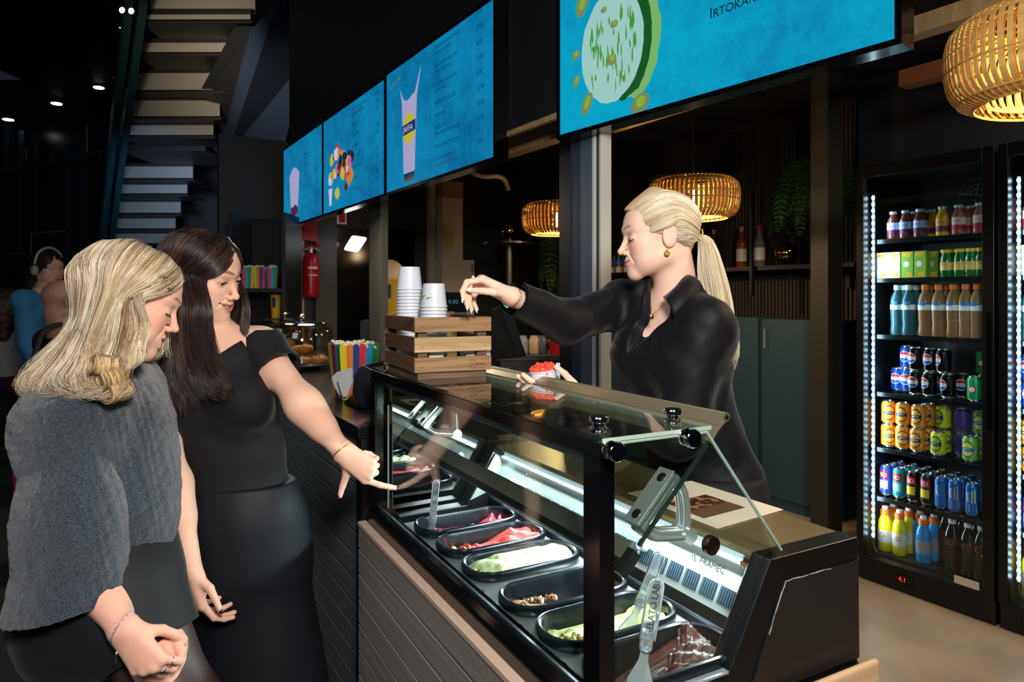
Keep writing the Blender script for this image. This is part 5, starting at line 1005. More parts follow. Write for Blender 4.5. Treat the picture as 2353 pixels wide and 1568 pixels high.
def paint_scoop(o, w_, h_):
    g1, g2, g3 = emat('e_mint', '#a5d6cf', .85), emat('e_green', '#4fa63a', .75), emat('e_dkgreen', '#1d6a2c', .6)
    blob(o, 'back_wafer', .375, .262, .115, .205, emat('e_midgreen', '#84c270', .8), 48, .03, 2, .0022); blob(o, 'back_edge', .335, .258, .120, .198, g3, 48, .03, 3, .0026); blob(o, 'scoop', .270, .258, .150, .196, g1, 52, .012, 1, .003)
    rg = random.Random(3)
    for k in range(64):
        x = .27+rg.uniform(-.105, .115); y = .258+rg.uniform(-.15, .13)*(1-((x-.27)/.17)**2); l = rg.uniform(.012, .034); t = rg.uniform(-.15, .05); w2 = rg.uniform(.002, .0045); flat(o, 'ridge', [(x, y-l), (x+w2, y-l*.4), (x+w2+t*l, y+l*.5), (x+t*l*1.5, y+l), (x-w2*.6+t*l, y+l*.4), (x-w2, y-l*.3)], g2, .0036)
    for k, (x, y, rx, ry, rt) in enumerate(((.125, .455, .030, .048, -.4), (.090, .277, .022, .016, .4), (.092, .180, .014, .024, -.3), (.150, .085, .024, .042, -.5), (.405, .030, .042, .030, .5), (.235, .395, .014, .011, 0), (.285, .33, .018, .014, 0), (.275, .21, .022, .020, .4))):
        blob(o, 'pistachio', x, y, rx, ry, emat('e_shell', '#8d9a6b', .7), 20, .04, k, .0042, rt); blob(o, 'kernel', x+.003, y+.004, rx*.5, ry*.6, emat('e_nut', '#8fbf3c', .8), 14, .06, k+9, .0050, rt)
    mb = MB(); x = .678; y = .219; ink = emat('ink_black', '#0a1a20', .5)
    for txt, sz in (('I', .046), ('RTOKARKKI', .036)): vs_, fs_ = text_mesh(txt, sz, 1.0); mb.add([Vector((x+p.x, y+p.y, .0022)) for p in vs_], fs_); x += tw(vs_)+.008
    mb.build('menu_lettering', ink, o); lines(o, ['PEHMIS'], .678, .285, .05, .036, m=ink)
bz = 2.005
for k, (a0, a1, lb, fn) in enumerate(((2.50, 3.665, 'third blue menu screen with a tall milkshake glass', paint_shake), (3.70, 4.85, 'second blue menu screen with a heap of sweets', paint_candy), (4.885, 5.98, 'farthest blue menu screen with a small drink picture', paint_drink))):
    B = FW.to_3x3(); z0 = hit(1136, 361, 0, 1.483, FW).z; a0_ = a0 if k else hit(1136, 361, 0, 1.483, FW).y
    c = FW @ Vector((1.483, a1, z0)); screen(c, B @ Vector((0, -1, 0)), Vector((0, 0, 1)), a1-a0_, (a1-a0_)*.5625 if k == 0 else .655, lb, 'menu_screen', fn)
F4 = rotz(37.2); pl, pr = P(1288, 311, 2.584), P(2058, 96, 1.62); d = (pr-pl); d.z = 0; d.normalize(); M_disp_keep = M_disp; M_disp = M_disp2
screen(pl, d, Vector((0, 0, 1)), (pr-pl).length, .685, 'largest and nearest blue menu screen with a pistachio ice cream scoop', 'menu_screen', paint_scoop)
# ------------------------------------------------------------------ long counter
ct = thing('counter', 'long grey boarded service counter with black top, running back from the display case', 'counter', (.85, 3.6, 0), FK)
CB = .636; mb = MB()
for k in range(15):
    z1 = 1.003-k*.0727; mb.box((CB, 1.97, max(0, z1-.067)), (CB+.014, 5.1, z1))
mb.box((CB+.004, 1.97, 0), (CB+.02, 5.1, 1.0)); mb.build('front_boarding', mat('grey_board', '#6a7374', .55, wood=('#5e6667', (10, 1.2, 50))), ct, bevel=.002)
MB().box((CB+.02, 1.99, 0), (CB+.55, 5.1, 1.0)).build('carcass', M_black, ct); MB().box((CB-.012, 1.93, 1.006), (CB+.78, 5.12, 1.040)).build('worktop', mat('counter_top', '#17191c', .22), ct, bevel=.003)
MB().box((CB-.004, 1.93, 0), (CB+.10, 1.972, 1.006)).build('end_post', M_black, ct); CT = 1.0402
# ------------------------------------------------------------------ crate with cups on the case
TZ = 1.2207
FCr = FC @ Matrix.Translation((.566, 1.535, 0)) @ rotz(-4)
M_ac = mat('acacia', '#9a7852', .55, wood=('#6b4c33', (4, 4, 70))); M_ac2 = mat('acacia_pale', '#bfa27a', .55, wood=('#9a7b55', (3, 3, 60))); M_ac3 = mat('acacia_dark', '#6d5138', .6, wood=('#4a3524', (4, 4, 60)))
cr = thing('wooden_crate', 'slatted wooden crate full of paper cups standing on the glass case', 'crate', (.099, .15, TZ), FCr)
CW, CL, SH, SG = .197, .300, .0355, .0127; z0 = TZ+.0175
for k in range(3):
    za = z0+k*(SH+SG); m = (M_ac, M_ac2, M_ac)[k]
    for nm, lo, hi in (('slat', (0, 0, za), (CW, .009, za+SH)), ('slat', (0, CL-.009, za), (CW, CL, za+SH)), ('slat', (0, .009, za), (.009, CL-.009, za+SH)), ('slat', (CW-.009, .009, za), (CW, CL-.009, za+SH))):
        MB().box(lo, hi).build(nm, m if lo[1] == 0 or lo[1] > .2 else M_ac3, cr, bevel=.001)  # side slats darker: shade on the crate's flanks put into the wood colour
for x in (.010, CW-.034):
    for y in (.0095, CL-.0325): MB().box((x, y, TZ+.0003), (x+.024, y+.023, z0+3*SH+2*SG-.004)).build('corner_post', M_ac3, cr)
MB().box((.010, .0335, TZ+.006), (CW-.010, CL-.0335, TZ+.012)).build('base_board', M_ac3, cr)
MB().box((.034, .0095, TZ+.0003), (CW-.034, .022, z0-.002)).build('bottom_rail', M_ac3, cr)
for x in (.018, CW-.016):
    for k in range(3):
        MB().lathe([(.0014, 0), (.0010, .0006)], (x, -.0002, z0+k*(SH+SG)+SH*.35), 8, R=Rb).build('nail', mat('nail_dark', '#2d2622', .4, .8), cr)
mb = MB(); vs_, fs_ = text_mesh('Green', .011, .9); mb.add([Vector((CW-.040+p.x*.85, -.0004, z0+.013+p.y)) for p in vs_], fs_)
for a, b in (((CW-.056, .010), (CW-.056, .026)), ((CW-.056, .026), (CW-.043, .026)), ((CW-.043, .010), (CW-.056, .010)), ((CW-.043, .026), (CW-.043, .010)), ((CW-.052, .013), (CW-.046, .023)), ((CW-.056, .006), (CW-.016, .006))): mb.tube([(a[0], -.0003, z0+a[1]), (b[0], -.0003, z0+b[1])], .0005, 4)
mb.build('burnt_stamp', mat('burnt', '#3a2616', .7), cr)
M_cup = mat('paper_cup', '#d3d7df', .4, coat=.15); M_leaf = mat('leaf_print', '#7fb545', .5)
def cup_mesh(r0=.0275, r1=.0340, h=.060):
    mb = MB(); mb.lathe([(r0-.002, .004), (r0, 0), (r0+.0004, .003), (r1, h-.002), (r1+.0022, h-.0015), (r1+.0026, h), (r1+.0012, h+.0016), (r1-.0008, h), (r0-.001, .005), (.001, .004)], (0, 0, 0), 28, cap=False); return mb
Rx = Matrix.Rotation(PI, 4, 'X'); cupproto = None
def cup_at(M, lb, grp, prints=False):
    global cupproto
    if cupproto is None: o = cup_mesh().build('paper_cup', M_cup, None, smooth='auto'); cupproto = o
    else: o = cupproto.copy(); COL.objects.link(o)
    o.matrix_world = M; tag(o, lb, 'paper cup', grp); o['_b'] = [0, 0, 0]
    if prints:
        mb = MB(); 
        for a0, w_, zz, hh in ((-1.9, .38, .030, .016), (-1.25, .18, .018, .03), (-2.5, .25, .035, .006)):
            f = lambda z: .0275+(.0340-.0275)*z/.060+.0006; n = 6; vs = []
            for i in range(n+1): a = a0+w_*2*i/n; vs.append((f(zz)*math.cos(a), f(zz)*math.sin(a), zz)); vs.append((f(zz+hh*i/n)*math.cos(a), f(zz+hh*i/n)*math.sin(a), zz+hh*i/n+.001))
            mb.add(vs, [(2*i, 2*i+2, 2*i+3, 2*i+1) for i in range(n)])
        mb.build('leaf_print', M_leaf, o)
for (u, vt, D, n, lt, lo_, turn) in ((941, 614, 1.835, 26, 'topmost upturned white paper cup of the taller stack in the crate', 'white paper cup nested below in the taller stack', .4), (997, 652, 1.775, 22, 'topmost upturned white paper cup of the shorter stack in the crate', 'white paper cup nested below in the shorter stack', 2.2)):
    p = P(u, vt, D)
    for k in range(n):
        z = p.z-k*.0088
        if z-.062 < TZ+.0125: break
        cup_at(Matrix.Translation((p.x, p.y, z)) @ rotz(math.degrees(turn+k*1.1)) @ Rx, lt if k == 0 else lo_, 'paper cups stacked upside down', k in (0, 1, 4))
cp = FCr @ Vector((.145, .062, 0)); cup_at(Matrix.Translation((cp.x, cp.y, TZ+.049)) @ rotz(20) @ Matrix.Rotation(1.35, 4, 'Y'), 'white paper cup lying tilted low inside the crate', 'loose things in the crate')
bx = thing('spoon_box', 'open pale wooden spoon box tilted inside the crate', 'box', (.148, .235, TZ+.0125), FCr); mb = MB(); mb.box((.118, .20, TZ+.0125), (.178, .202, TZ+.112)); mb.box((.118, .268, TZ+.0125), (.178, .27, TZ+.112)); mb.box((.118, .202, TZ+.0125), (.12, .268, TZ+.112)); mb.box((.176, .202, TZ+.0125), (.178, .268, TZ+.112)); mb.box((.12, .202, TZ+.0125), (.176, .268, TZ+.016)); mb.build('shell', mat('thin_wood', '#c8a56c', .6), bx)
mb = MB(); mb.box((.045, .028, TZ+.0125), (.082, .075, TZ+.098)); solo('napkin_stack', mb, mat('napkin', '#e6e1d8', .8, bump=(20, .6)), 'stack of pale napkins standing inside the crate', 'napkins', (.063, .05, TZ+.0125), FCr, bevel=.002)
mb = MB(); mb.tube([FCr @ Vector((.062, .082, TZ+.02)), FCr @ Vector((.09, .09, TZ+.118))], .0022, 6); solo('wooden_stick', mb, mat('thin_wood', '#c8a56c', .6), 'thin wooden stick leaning inside the crate', 'stick', FCr @ Vector((.062, .082, TZ+.02)))
# ------------------------------------------------------------------ spatulas, fruit and nuts in the tubs
M_acr = mat('acrylic', '#e9eef5', .05, 0, trans=.82, ior=1.49, spec=.7); M_acr2 = mat('acrylic_blade', '#dfe5ec', .08, 0, trans=.7, ior=1.49)
def spatula(top, bot, face, lb, text=None, wd=.021, hand=.62):
    top = Vector(top); bot = Vector(bot); y = (top-bot).normalized(); L_ = (top-bot).length; x = y.cross(Vector(face)).normalized(); n = x.cross(y); M = Matrix((x, y, n)).transposed().to_4x4(); M.translation = bot
    o = bpy.data.objects.new('gelato_spatula', None); COL.objects.link(o); o.matrix_world = M; o['_b'] = [0, 0, 0]; tag(o, lb, 'spatula', 'clear spatulas standing in the tubs'); h0 = L_*(1-hand)
    st_ = [(-wd/2, h0)]+[(-wd/2*math.cos(a), L_-wd/2+wd/2*math.sin(a)) for a in np.linspace(0, PI, 13)]+[(wd/2, h0)]; mb = MB(); mb.prism(st_, 2, -.0035, .0035)
    mb.build('handle', M_acr, o, bevel=.0015)
    rim = [(p[0]*.9, p[1]) for p in st_]; mb = MB(); pr_ = [Vector((p[0], p[1], .0037)) for p in st_]; mb.tube(pr_, .0011, 6); mb.build('handle_rim', mat('rim_bright', '#f4f8fc', .08, .4), o, smooth=True)
    mb = MB(); mb.lathe([(.0085, 0), (.0098, .004), (.0098, .022), (.0085, .026)], (0, h0-.016, 0), 14, R=Matrix.Rotation(-PI/2, 3, 'X')); mb.build('collar', M_acr, o, smooth='auto')
    pb = [(-.0055, h0-.01), (-.007, h0*.55), (-.020, h0*.12), (-.017, -.004), (.017, -.004), (.020, h0*.12), (.007, h0*.55), (.0055, h0-.01)]; MB().prism(pb, 2, -.0022, .0022).build('blade', M_acr2, o, bevel=.001)
    if text:
        vs_, fs_ = text_mesh(text, .0150, .95); k = (L_*hand*.86)/max(tw(vs_), 1e-6); mb = MB(); mb.add([Vector((.0052-p.y*1.0, h0+L_*hand*.05+p.x*k, .0039)) for p in vs_], fs_); mb.build('lettering', mat('print_dark', '#20242c', .5), o)
spatula(P(1003, 1103, 1.645), P(990, 1238, 1.70), (0, -1, .2), 'clear acrylic spatula upright in the red scraped tub', wd=.016)
spatula(P(1402, 1282, 1.30), P(1384, 1372, 1.33), (.2, -1, .2), 'clear acrylic spatula half hidden behind the black case post', 'GELATO', wd=.019, hand=.7)
spatula(P(1517, 1270, 1.225), P(1440, 1462, 1.22), (.3, -1, .3), 'clear acrylic spatula leaning across the pistachio tub', wd=.020, hand=.55)
spatula(P(1509, 1330, 1.02), P(1468, 1580, 1.00), (.15, -1, .3), 'clear acrylic spatula with black lettering in the chocolate tub', 'GELATO LAB', wd=.023, hand=.56)
def in_pan(i, x, y, z): return FC @ Vector((PB+x, CENTRES[i]+y, PZ+z))
M_str = mat('strawberry', '#a81f24', .3, noise=('#c9503f', 160, .5, .7), bump=(150, .4)); M_sgreen = mat('strawberry_green', '#b9c06a', .5)
for k, (x, y, rot) in enumerate(((-.112, -.020, .4), (-.094, -.034, 1.4), (-.078, -.026, 2.3))):
    p = in_pan(1, x, y, -.006); t = thing('strawberry', ('strawberry showing its pale green end on the coral gelato', 'middle strawberry of the three on coral gelato', 'strawberry farthest from the tub end on coral gelato')[k], 'strawberry', p, group='strawberries on the gelato')
    R = Euler((.9, .3, rot)).to_matrix(); MB().lathe([(.001, -.016), (.008, -.010), (.0125, .0), (.0115, .008), (.006, .012), (.001, .0125)], p, 14, R=R).build('fruit', M_str, t, smooth=True); MB().lathe([(.007, .0118), (.0085, .0125), (.003, .0140)], p, 10, R=R).build('cut_end', M_sgreen, t, smooth=True)
def nuts(i, cx, cy, rx, ry, zf, n, lb, cols, seed):
    rg = random.Random(seed); mb = MB(); ms = [mat('nut_%d_%d' % (i, q), c, .6) for q, c in enumerate(cols)]
    for k in range(n):
        a = rg.uniform(0, 6.28); r = rg.random()**.5; x, y = cx+rx*r*math.cos(a), cy+ry*r*math.sin(a); s = rg.uniform(.0022, .005); mb.ellip(in_pan(i, x, y, zf+rg.uniform(0, .006)*(1-r)), (s*1.35, s, s*.8), 7, 5, k % len(cols), R=Euler((rg.uniform(0, 3), rg.uniform(0, 3), rg.uniform(0, 3))).to_matrix())
    o = solo('chopped_nuts', mb, ms, lb, 'nuts', in_pan(i, cx, cy, zf), smooth=False); o['kind'] = 'stuff'
nuts(2, -.092, -.012, .034, .036, -.006, 90, 'heap of chopped pistachios and walnuts on pale green gelato', ['#8f7a2c', '#c9a45a', '#6b5a20', '#d8c68a', '#7a5236'], 5)
nuts(4, -.092, -.020, .034, .026, -.012, 48, 'whole pistachio kernels on the olive green gelato', ['#b9a83c', '#8a6a55', '#d2cf7a', '#9c8a2a'], 6)
nuts(3, .108, .010, .014, .020, -.022, 26, 'pale nut crumbs at the far end of the empty tub', ['#d8b89a', '#b98a66', '#8a4a35'], 7)
nuts(3, -.055, .030, .055, .014, -.026, 40, 'beige gelato lumps stuck inside the empty tub', ['#d2ad84', '#c39a70', '#e0c6a4'], 8)
nuts(0, .060, .010, .060, .030, -.026, 46, 'red sorbet lumps left inside the farthest tub', ['#e0505f', '#c73a4e', '#8f2038'], 9)
# flyer on the worktop
FZ = .9962; fp = [hit(u, v, 2, FZ, FC) for u, v in ((1442, 1134), (1588, 1106), (1800, 1172), (1648, 1216))]; fl = thing('flyer', 'cream paper flyer with a dark photo lying on the case worktop', 'flyer', (fp[0].x, fp[0].y, FZ), FC)
MB().prism([(p.x, p.y) for p in fp], 2, FZ, FZ+.0007).build('sheet', mat('cream_paper', '#e8d9c6', .6), fl)
def fx(s, t): a = fp[0].lerp(fp[3], s); b = fp[1].lerp(fp[2], s); return a.lerp(b, t)
def patch(nm, q, m, z=.0009): MB().prism([(fx(*c).x, fx(*c).y) for c in q], 2, FZ+z-.0002, FZ+z).build(nm, m, fl)
patch('photo', [(.38, .12), (.38, .72), (.78, .72), (.78, .12)], mat('photo_dark', '#3a2219', .5, noise=('#c07a50', 60, .5, .62))); patch('photo_pale_band', [(.62, .10), (.62, .72), (.80, .72), (.80, .10)], mat('photo_brown', '#6f4a3a', .5), .0012); patch('photo_red_spot', [(.50, .16), (.50, .28), (.58, .28), (.58, .16)], mat('photo_red', '#d85a48', .5), .0015); patch('crest', [(.13, .30), (.13, .40), (.17, .42), (.18, .32)], mat('crest_red', '#8a2f2a', .5)); patch('caption', [(.16, .50), (.16, .72), (.165, .72), (.165, .50)], mat('caption_grey', '#8d7f74', .5))
# cup with sorbet and the spoon in the server's hands
pc = P(1250, 872, 1.615); t = thing('sorbet_cup', 'white paper cup heaped with orange red sorbet in the hand of the server', 'paper cup', pc-Vector((0, 0, .025)), rz=0); tl_ = Matrix.Rotation(-.12, 3, 'Y')
MB().lathe([(.024, -.030), (.0245, -.028), (.0315, .018), (.0335, .0185), (.0338, .0205), (.031, .0215)], pc, 28, R=tl_).build('cup', M_cup, t, smooth='auto')
so_ = Sdf(); rg = random.Random(12)
for k in range(26):
    a = rg.uniform(0, 6.28); r = .024*rg.random()**.5; so_.ell(pc+tl_ @ Vector((r*math.cos(a), r*math.sin(a), .022+.014*(1-r/.026)+rg.uniform(-.002, .006))), (rg.uniform(.006, .012), rg.uniform(.006, .011), rg.uniform(.004, .009)), np.array(Euler((rg.uniform(-.6, .6), rg.uniform(-.6, .6), rg.uniform(0, 3))).to_matrix()), .002)
so_.ell(pc+tl_ @ Vector((0, 0, .018)), (.030, .030, .008), None, .004); w_ = wrinkle(77, .003, 260); so_.disp = w_; V, Q = so_.mesh(.0014); np_mesh('sorbet', V, Q, mat('sorbet', '#f0553a', .35, sss=.2, noise=('#d83528', 60, .45, .7)), t)
MB().box((pc.x+.030, pc.y+.028, pc.z-.02), (pc.x+.040, pc.y+.030, pc.z+.036)).build('pale_blue_card', mat('pale_blue', '#9fd3df', .5), t)
sp = thing('wooden_spoon', 'small flat wooden spoon dangling between the fingers of the server', 'spoon', P(1075, 702, 1.60)); a, b, c = P(1088, 634, 1.60), P(1078, 672, 1.60), P(1074, 703, 1.60)
mb = MB(); pts = []
for t_, w in ((0, .0028), (.3, .0032), (.52, .0036), (.62, .0062), (.78, .0085), (.92, .0072), (1, .002)): q = a.lerp(b, min(1, t_/.55)) if t_ < .55 else b.lerp(c, (t_-.55)/.45); pts.append((q, w))
vs = []
for q, w in pts:
    for sx in (-1, 1):
        for sy in (-1, 1): vs.append(q+Vector((sx*w, sy*.0009, -sx*w*.2)))
fs = []
for i in range(len(pts)-1):
    j = i*4; fs += [(j, j+4, j+6, j+2), (j+1, j+3, j+7, j+5), (j, j+1, j+5, j+4), (j+2, j+6, j+7, j+3)]
fs += [(0, 2, 3, 1), (len(vs)-4, len(vs)-3, len(vs)-1, len(vs)-2)]; mb.add(vs, fs); mb.build('spoon_body', mat('birch_spoon', '#d9bd8c', .6), sp, smooth='auto')
# ------------------------------------------------------------------ popcorn boxes
STR = [mat('str_'+n, c, .5) for n, c in (('yellow', '#d9c21e'), ('orange', '#d9782a'), ('navy', '#1d3f86'), ('red', '#e02f3a'), ('sky', '#1f9ad0'), ('green', '#128a4a'))]; M_pop = mat('popcorn', '#f1e6c2', .7, bump=(160, .5))
def popcorn_box(F, c, w_, h_, lb, n=6, shift=0, det=True, grp='striped popcorn boxes'):
    t = thing('popcorn_box', lb, 'popcorn box', c, F, grp); c = Vector(c); w0 = w_*.78
    mb = MB()
    for side in range(4):
        R = Matrix.Rotation(side*PI/2, 3, 'Z')
        for k in range(n):
            x0, x1 = -.5+k/n, -.5+(k+1)/n; xm = (x0+x1)/2; q = []
            for x in (x0, x1): q.append((x*w0, -w0/2, 0))
            top = [(x1*w_, -w_/2, h_-.5*w_/n)]+[((xm+(x1-xm)*math.cos(a))*w_, -w_/2, h_-.5*w_/n+.5*w_/n*math.sin(a)) for a in (.6, 1.2, PI/2, PI-1.2, PI-.6)]+[(x0*w_, -w_/2, h_-.5*w_/n)]
            pts = [c+R @ Vector(p) for p in q+top]; mb.add(pts, [tuple(range(len(pts)))], (k+shift+side*n) % 6)
    mb.add([c+Vector((sx*w0/2, sy*w0/2, .001)) for sx, sy in ((-1, -1), (1, -1), (1, 1), (-1, 1))], [(3, 2, 1, 0)], 2); o = mb.build('striped_carton', STR, t); md = o.modifiers.new('s', 'SOLIDIFY'); md.thickness = .0012; md.offset = -1
    mb = MB(); rg = random.Random(shift+5)
    for k in range(70 if det else 16):
        x, y = rg.uniform(-.44, .44)*w_, rg.uniform(-.44, .44)*w_; z = h_-.018+rg.uniform(0, .022); s = rg.uniform(.006, .010) if det else .014
        for j in range(3): mb.ellip(c+Vector((x+rg.uniform(-s, s)*.7, y+rg.uniform(-s, s)*.7, z+rg.uniform(-s, s)*.5)), (s*.8, s*.7, s*.7), 6, 4)
    o = mb.build('popcorn', M_pop, t, smooth=True); o['kind'] = 'stuff'
q0 = hit(784, 922, 2, CT, FK); popcorn_box(FK, (q0.x+.066, q0.y+.066, CT+.001), .150, .205, 'big striped popcorn box beside the crate on the black counter', 6, 0)
popcorn_box(FK, (q0.x+.34, q0.y+.12, CT+.001), .140, .20, 'striped popcorn box half hidden behind the wooden crate', 6, 3)
shf = thing('shelf_unit', 'dark shelving unit holding popcorn boxes behind the brunette guest', 'shelf', (P(600, 0, 5.3).x, 5.3, 0))
x0, x1 = P(545, 0, 5.2).x, P(657, 0, 5.2).x; zs1 = EYE-(663-HY)/FPX*5.2; zs2 = EYE-(744-HY)/FPX*5.2
for z in (zs1, zs2, .6): MB().box((x0, 5.1, z-.03), (x1, 5.5, z)).build('shelf_board', mat('shelf_dark', '#23221f', .5), shf)
for x in (x0-.03, x1): MB().box((x, 5.1, 0), (x+.03, 5.5, 2.05)).build('upright', mat('shelf_dark', '#23221f', .5), shf)
MB().box((x0, 5.5, 0), (x1, 5.51, 2.05)).build('back_board', M_black, shf)
for k, (u, sh_, lb) in enumerate(((572, 3, 'striped popcorn box nearest the guest on the dark shelf'), (598, 0, 'middle striped popcorn box on the dark shelf'), (624, 2, 'striped popcorn box at the outer end of the dark shelf'))):
    p = P(u, 0, 5.27); popcorn_box(rotz(12), rotz(12).inverted() @ Vector((p.x, 5.27, zs1+.001)), .098, .165, lb, 4, sh_, False, 'popcorn boxes on the shelf')
M_yel = mat('yellow_card', '#d9a51c', .45); M_lab = mat('label_navy', '#27305a', .5)
def yellow_cup(p, r, h, lb, dome=False):
    t = thing('yellow_drink_cup', lb, 'drink cup', p); MB().lathe([(r*.72, 0), (r, h), (r*1.05, h), (r*1.05, h+r*.12), (r*.9, h+r*.12)], p, 24).build('cup', M_yel, t, smooth='auto'); mb = MB(); f = lambda z: r*.72+(r*.28)*z/h+.002
    vs = [(p.x+f(z)*math.cos(a), p.y+f(z)*math.sin(a), p.z+z) for a in np.linspace(-1.95, -1.25, 7) for z in (h*.55, h*.9)]; mb.add(vs, [(2*i, 2*i+2, 2*i+3, 2*i+1) for i in range(6)]); mb.build('dark_label', M_lab, t)
    if dome: MB().ellip(p+Vector((0, 0, h+r*.35)), (r*.98, r*.98, r*.95), 24, 16).build('cream_scoop', mat('cream_scoop', '#e6cf9e', .5, noise=('#d9a27a', 6, .55, .75)), t, smooth=True)
yellow_cup(P(634, 742, 5.3)+Vector((0, 0, .002)), .042, .215, 'yellow paper drink cup with dark label on the low shelf')
pg = hit(872, 760, 1, 4.6); pg.z = 1.30; yellow_cup(Vector((pg.x+.035, 4.75, 1.26)), .115, .27, 'large yellow cup topped by a cream scoop behind the grey post', True)
MB_ = MB(); MB_.box((pg.x-.13, 4.6, 0), (pg.x+.20, 4.92, 1.258)); solo('display_plinth', MB_, M_black, 'black plinth carrying the large yellow cup', 'plinth', (pg.x, 4.75, 0))
# ------------------------------------------------------------------ cake domes
M_dome = glass('dome_glass', '#f2f3ee', .0, 1.5, 1.6); M_past = mat('pastry', '#b9782f', .55, noise=('#7a4415', 22, .45, .65), bump=(90, .5)); M_herb = mat('herb', '#2f7a2c', .6); M_tom = mat('tomato', '#c23a22', .4)
def cloche(F, c, r, h, lb, seed):
    c = Vector(c); t = thing('cake_dome', lb, 'cake dome', c, F, 'glass domes on the counter'); mb = MB(); mb.lathe([(r*.55, 0), (r*.6, .012), (r*1.06, .020), (r*1.09, .026), (r*1.06, .028), (.01, .024)], c, 40); mb.build('dark_plate', mat('plate_navy', '#15202c', .3), t, smooth='auto')
    prof = [(r*.99, .029), (r, .05), (r*.985, h*.55), (r*.95, h*.74), (r*.84, h*.88), (r*.66, h*.93), (r*.30, h*.96), (.016, h*.975)]; o = MB().lathe(prof, c, 44, cap=False).build('dome', M_dome, t, smooth=True); md = o.modifiers.new('s', 'SOLIDIFY'); md.thickness = .003; md.offset = -1
    MB().lathe([(.010, h*.97), (.012, h*.99), (.022, h*1.03), (.024, h*1.06), (.016, h*1.09), (.004, h*1.10)], c, 18).build('knob', M_chrome, t, smooth=True)
    rg = random.Random(seed); n = 0
    for k in range(11):
        a = k*2.4; rr = r*.66*math.sqrt((k % 8+.6)/8); z = .045+(.050 if k > 7 else 0); q = c+Vector((rr*math.cos(a), rr*math.sin(a), z)) if k <= 7 else c+Vector((rr*.5*math.cos(a), rr*.5*math.sin(a), z))
        p = thing('filled_pastry', 'golden filled pastry under the %s glass dome' % ('front' if seed == 1 else 'rear'), 'pastry', q-Vector((0, 0, .018)), F, 'pastries under the %s dome' % ('front' if seed == 1 else 'rear')); R = Euler((rg.uniform(-.3, .3), rg.uniform(-.3, .3), a)).to_matrix()
        MB().ellip(q, (.058, .036, .024), 14, 8, R=R).build('dough', M_past, p, smooth=True); MB().ellip(q+R @ Vector((.010, .004, .020)), (.022, .014, .008), 8, 6, R=R).build('tomato_slice', M_tom, p, smooth=True)
        mb = MB()
        for j in range(6): d = Vector((rg.uniform(-.03, .03), rg.uniform(-.02, .02), .022)); mb.ellip(q+R @ d, (.012, .006, .003), 6, 4, R=Euler((rg.uniform(-1, 1), rg.uniform(-1, 1), rg.uniform(0, 3))).to_matrix())
        mb.build('herb_leaves', M_herb, p).__setitem__('kind', 'stuff')
q1 = hit(696, 852, 2, CT, FK); cloche(FK, (q1.x+.02, q1.y+.12, CT+.0005), .172, .262, 'front glass cake dome over golden pastries on the counter', 1); cloche(FK, (q1.x+.06, q1.y+.70, CT+.0005), .172, .262, 'rear glass cake dome over pastries, farther along the counter', 2)
# ------------------------------------------------------------------ card terminal by the case
tb = hit(806, 936, 2, CT, FK); tm = thing('card_terminal', 'black hooded card terminal with two grey side shields at the counter end', 'card terminal', (tb.x+.03, tb.y, CT), FK); c = Vector((tb.x+.03, tb.y, CT))
def sideplate(nm, pts, y0, y1, m): MB().prism([(c.x+p[0], c.z+p[1]) for p in pts], 1, c.y+y0, c.y+y1).build(nm, m, tm, bevel=.004, seg=3)
sideplate('base', [(-.03, .001), (.10, .001), (.10, .02), (.0, .03)], -.05, .09, M_black); sideplate('stem', [(.02, .02), (.07, .02), (.085, .09), (.05, .095)], -.015, .04, M_black)
mb = MB(); A = crom([P(822, 856, 2.06), P(836, 842, 2.08), P(856, 846, 2.07)], 10); Bq = crom([P(806, 900, 2.14), P(818, 880, 2.16), P(846, 884, 2.15)], 10)
hood = [P(808, 905, 2.12), P(812, 868, 2.12), P(822, 846, 2.12), P(838, 838, 2.12), P(856, 848, 2.12), P(858, 935, 2.12), P(830, 940, 2.12)]; bk_ = [p+Vector((.03, .14, .0)) for p in hood]; n = len(hood); Fi = FK.inverted(); mb.add([Fi @ p for p in hood+bk_], [tuple(range(n)), tuple(range(2*n-1, n-1, -1))]+[(i, n+i, n+(i+1) % n, (i+1) % n) for i in range(n)]); mb.build('hood', mat('terminal_black', '#14161a', .25), tm, bevel=.006, seg=3)
for k, pl_ in enumerate(([(761, 868), (772, 856), (806, 846), (808, 858), (800, 900), (790, 918), (776, 905), (768, 890)], [(775, 874), (784, 864), (806, 858), (808, 880), (796, 912), (788, 914), (782, 900)])):
    f = [P(u, v, 2.10-k*.03) for u, v in pl_]; b_ = [p+Vector((.004, .012, 0)) for p in f]; n = len(f); mb = MB(); mb.add([Fi @ p for p in f+b_], [tuple(range(n)), tuple(range(2*n-1, n-1, -1))]+[(i, n+i, n+(i+1) % n, (i+1) % n) for i in range(n)]); mb.build('side_shield', mat('shield_grey', '#a4a4a8', .4), tm, bevel=.002)
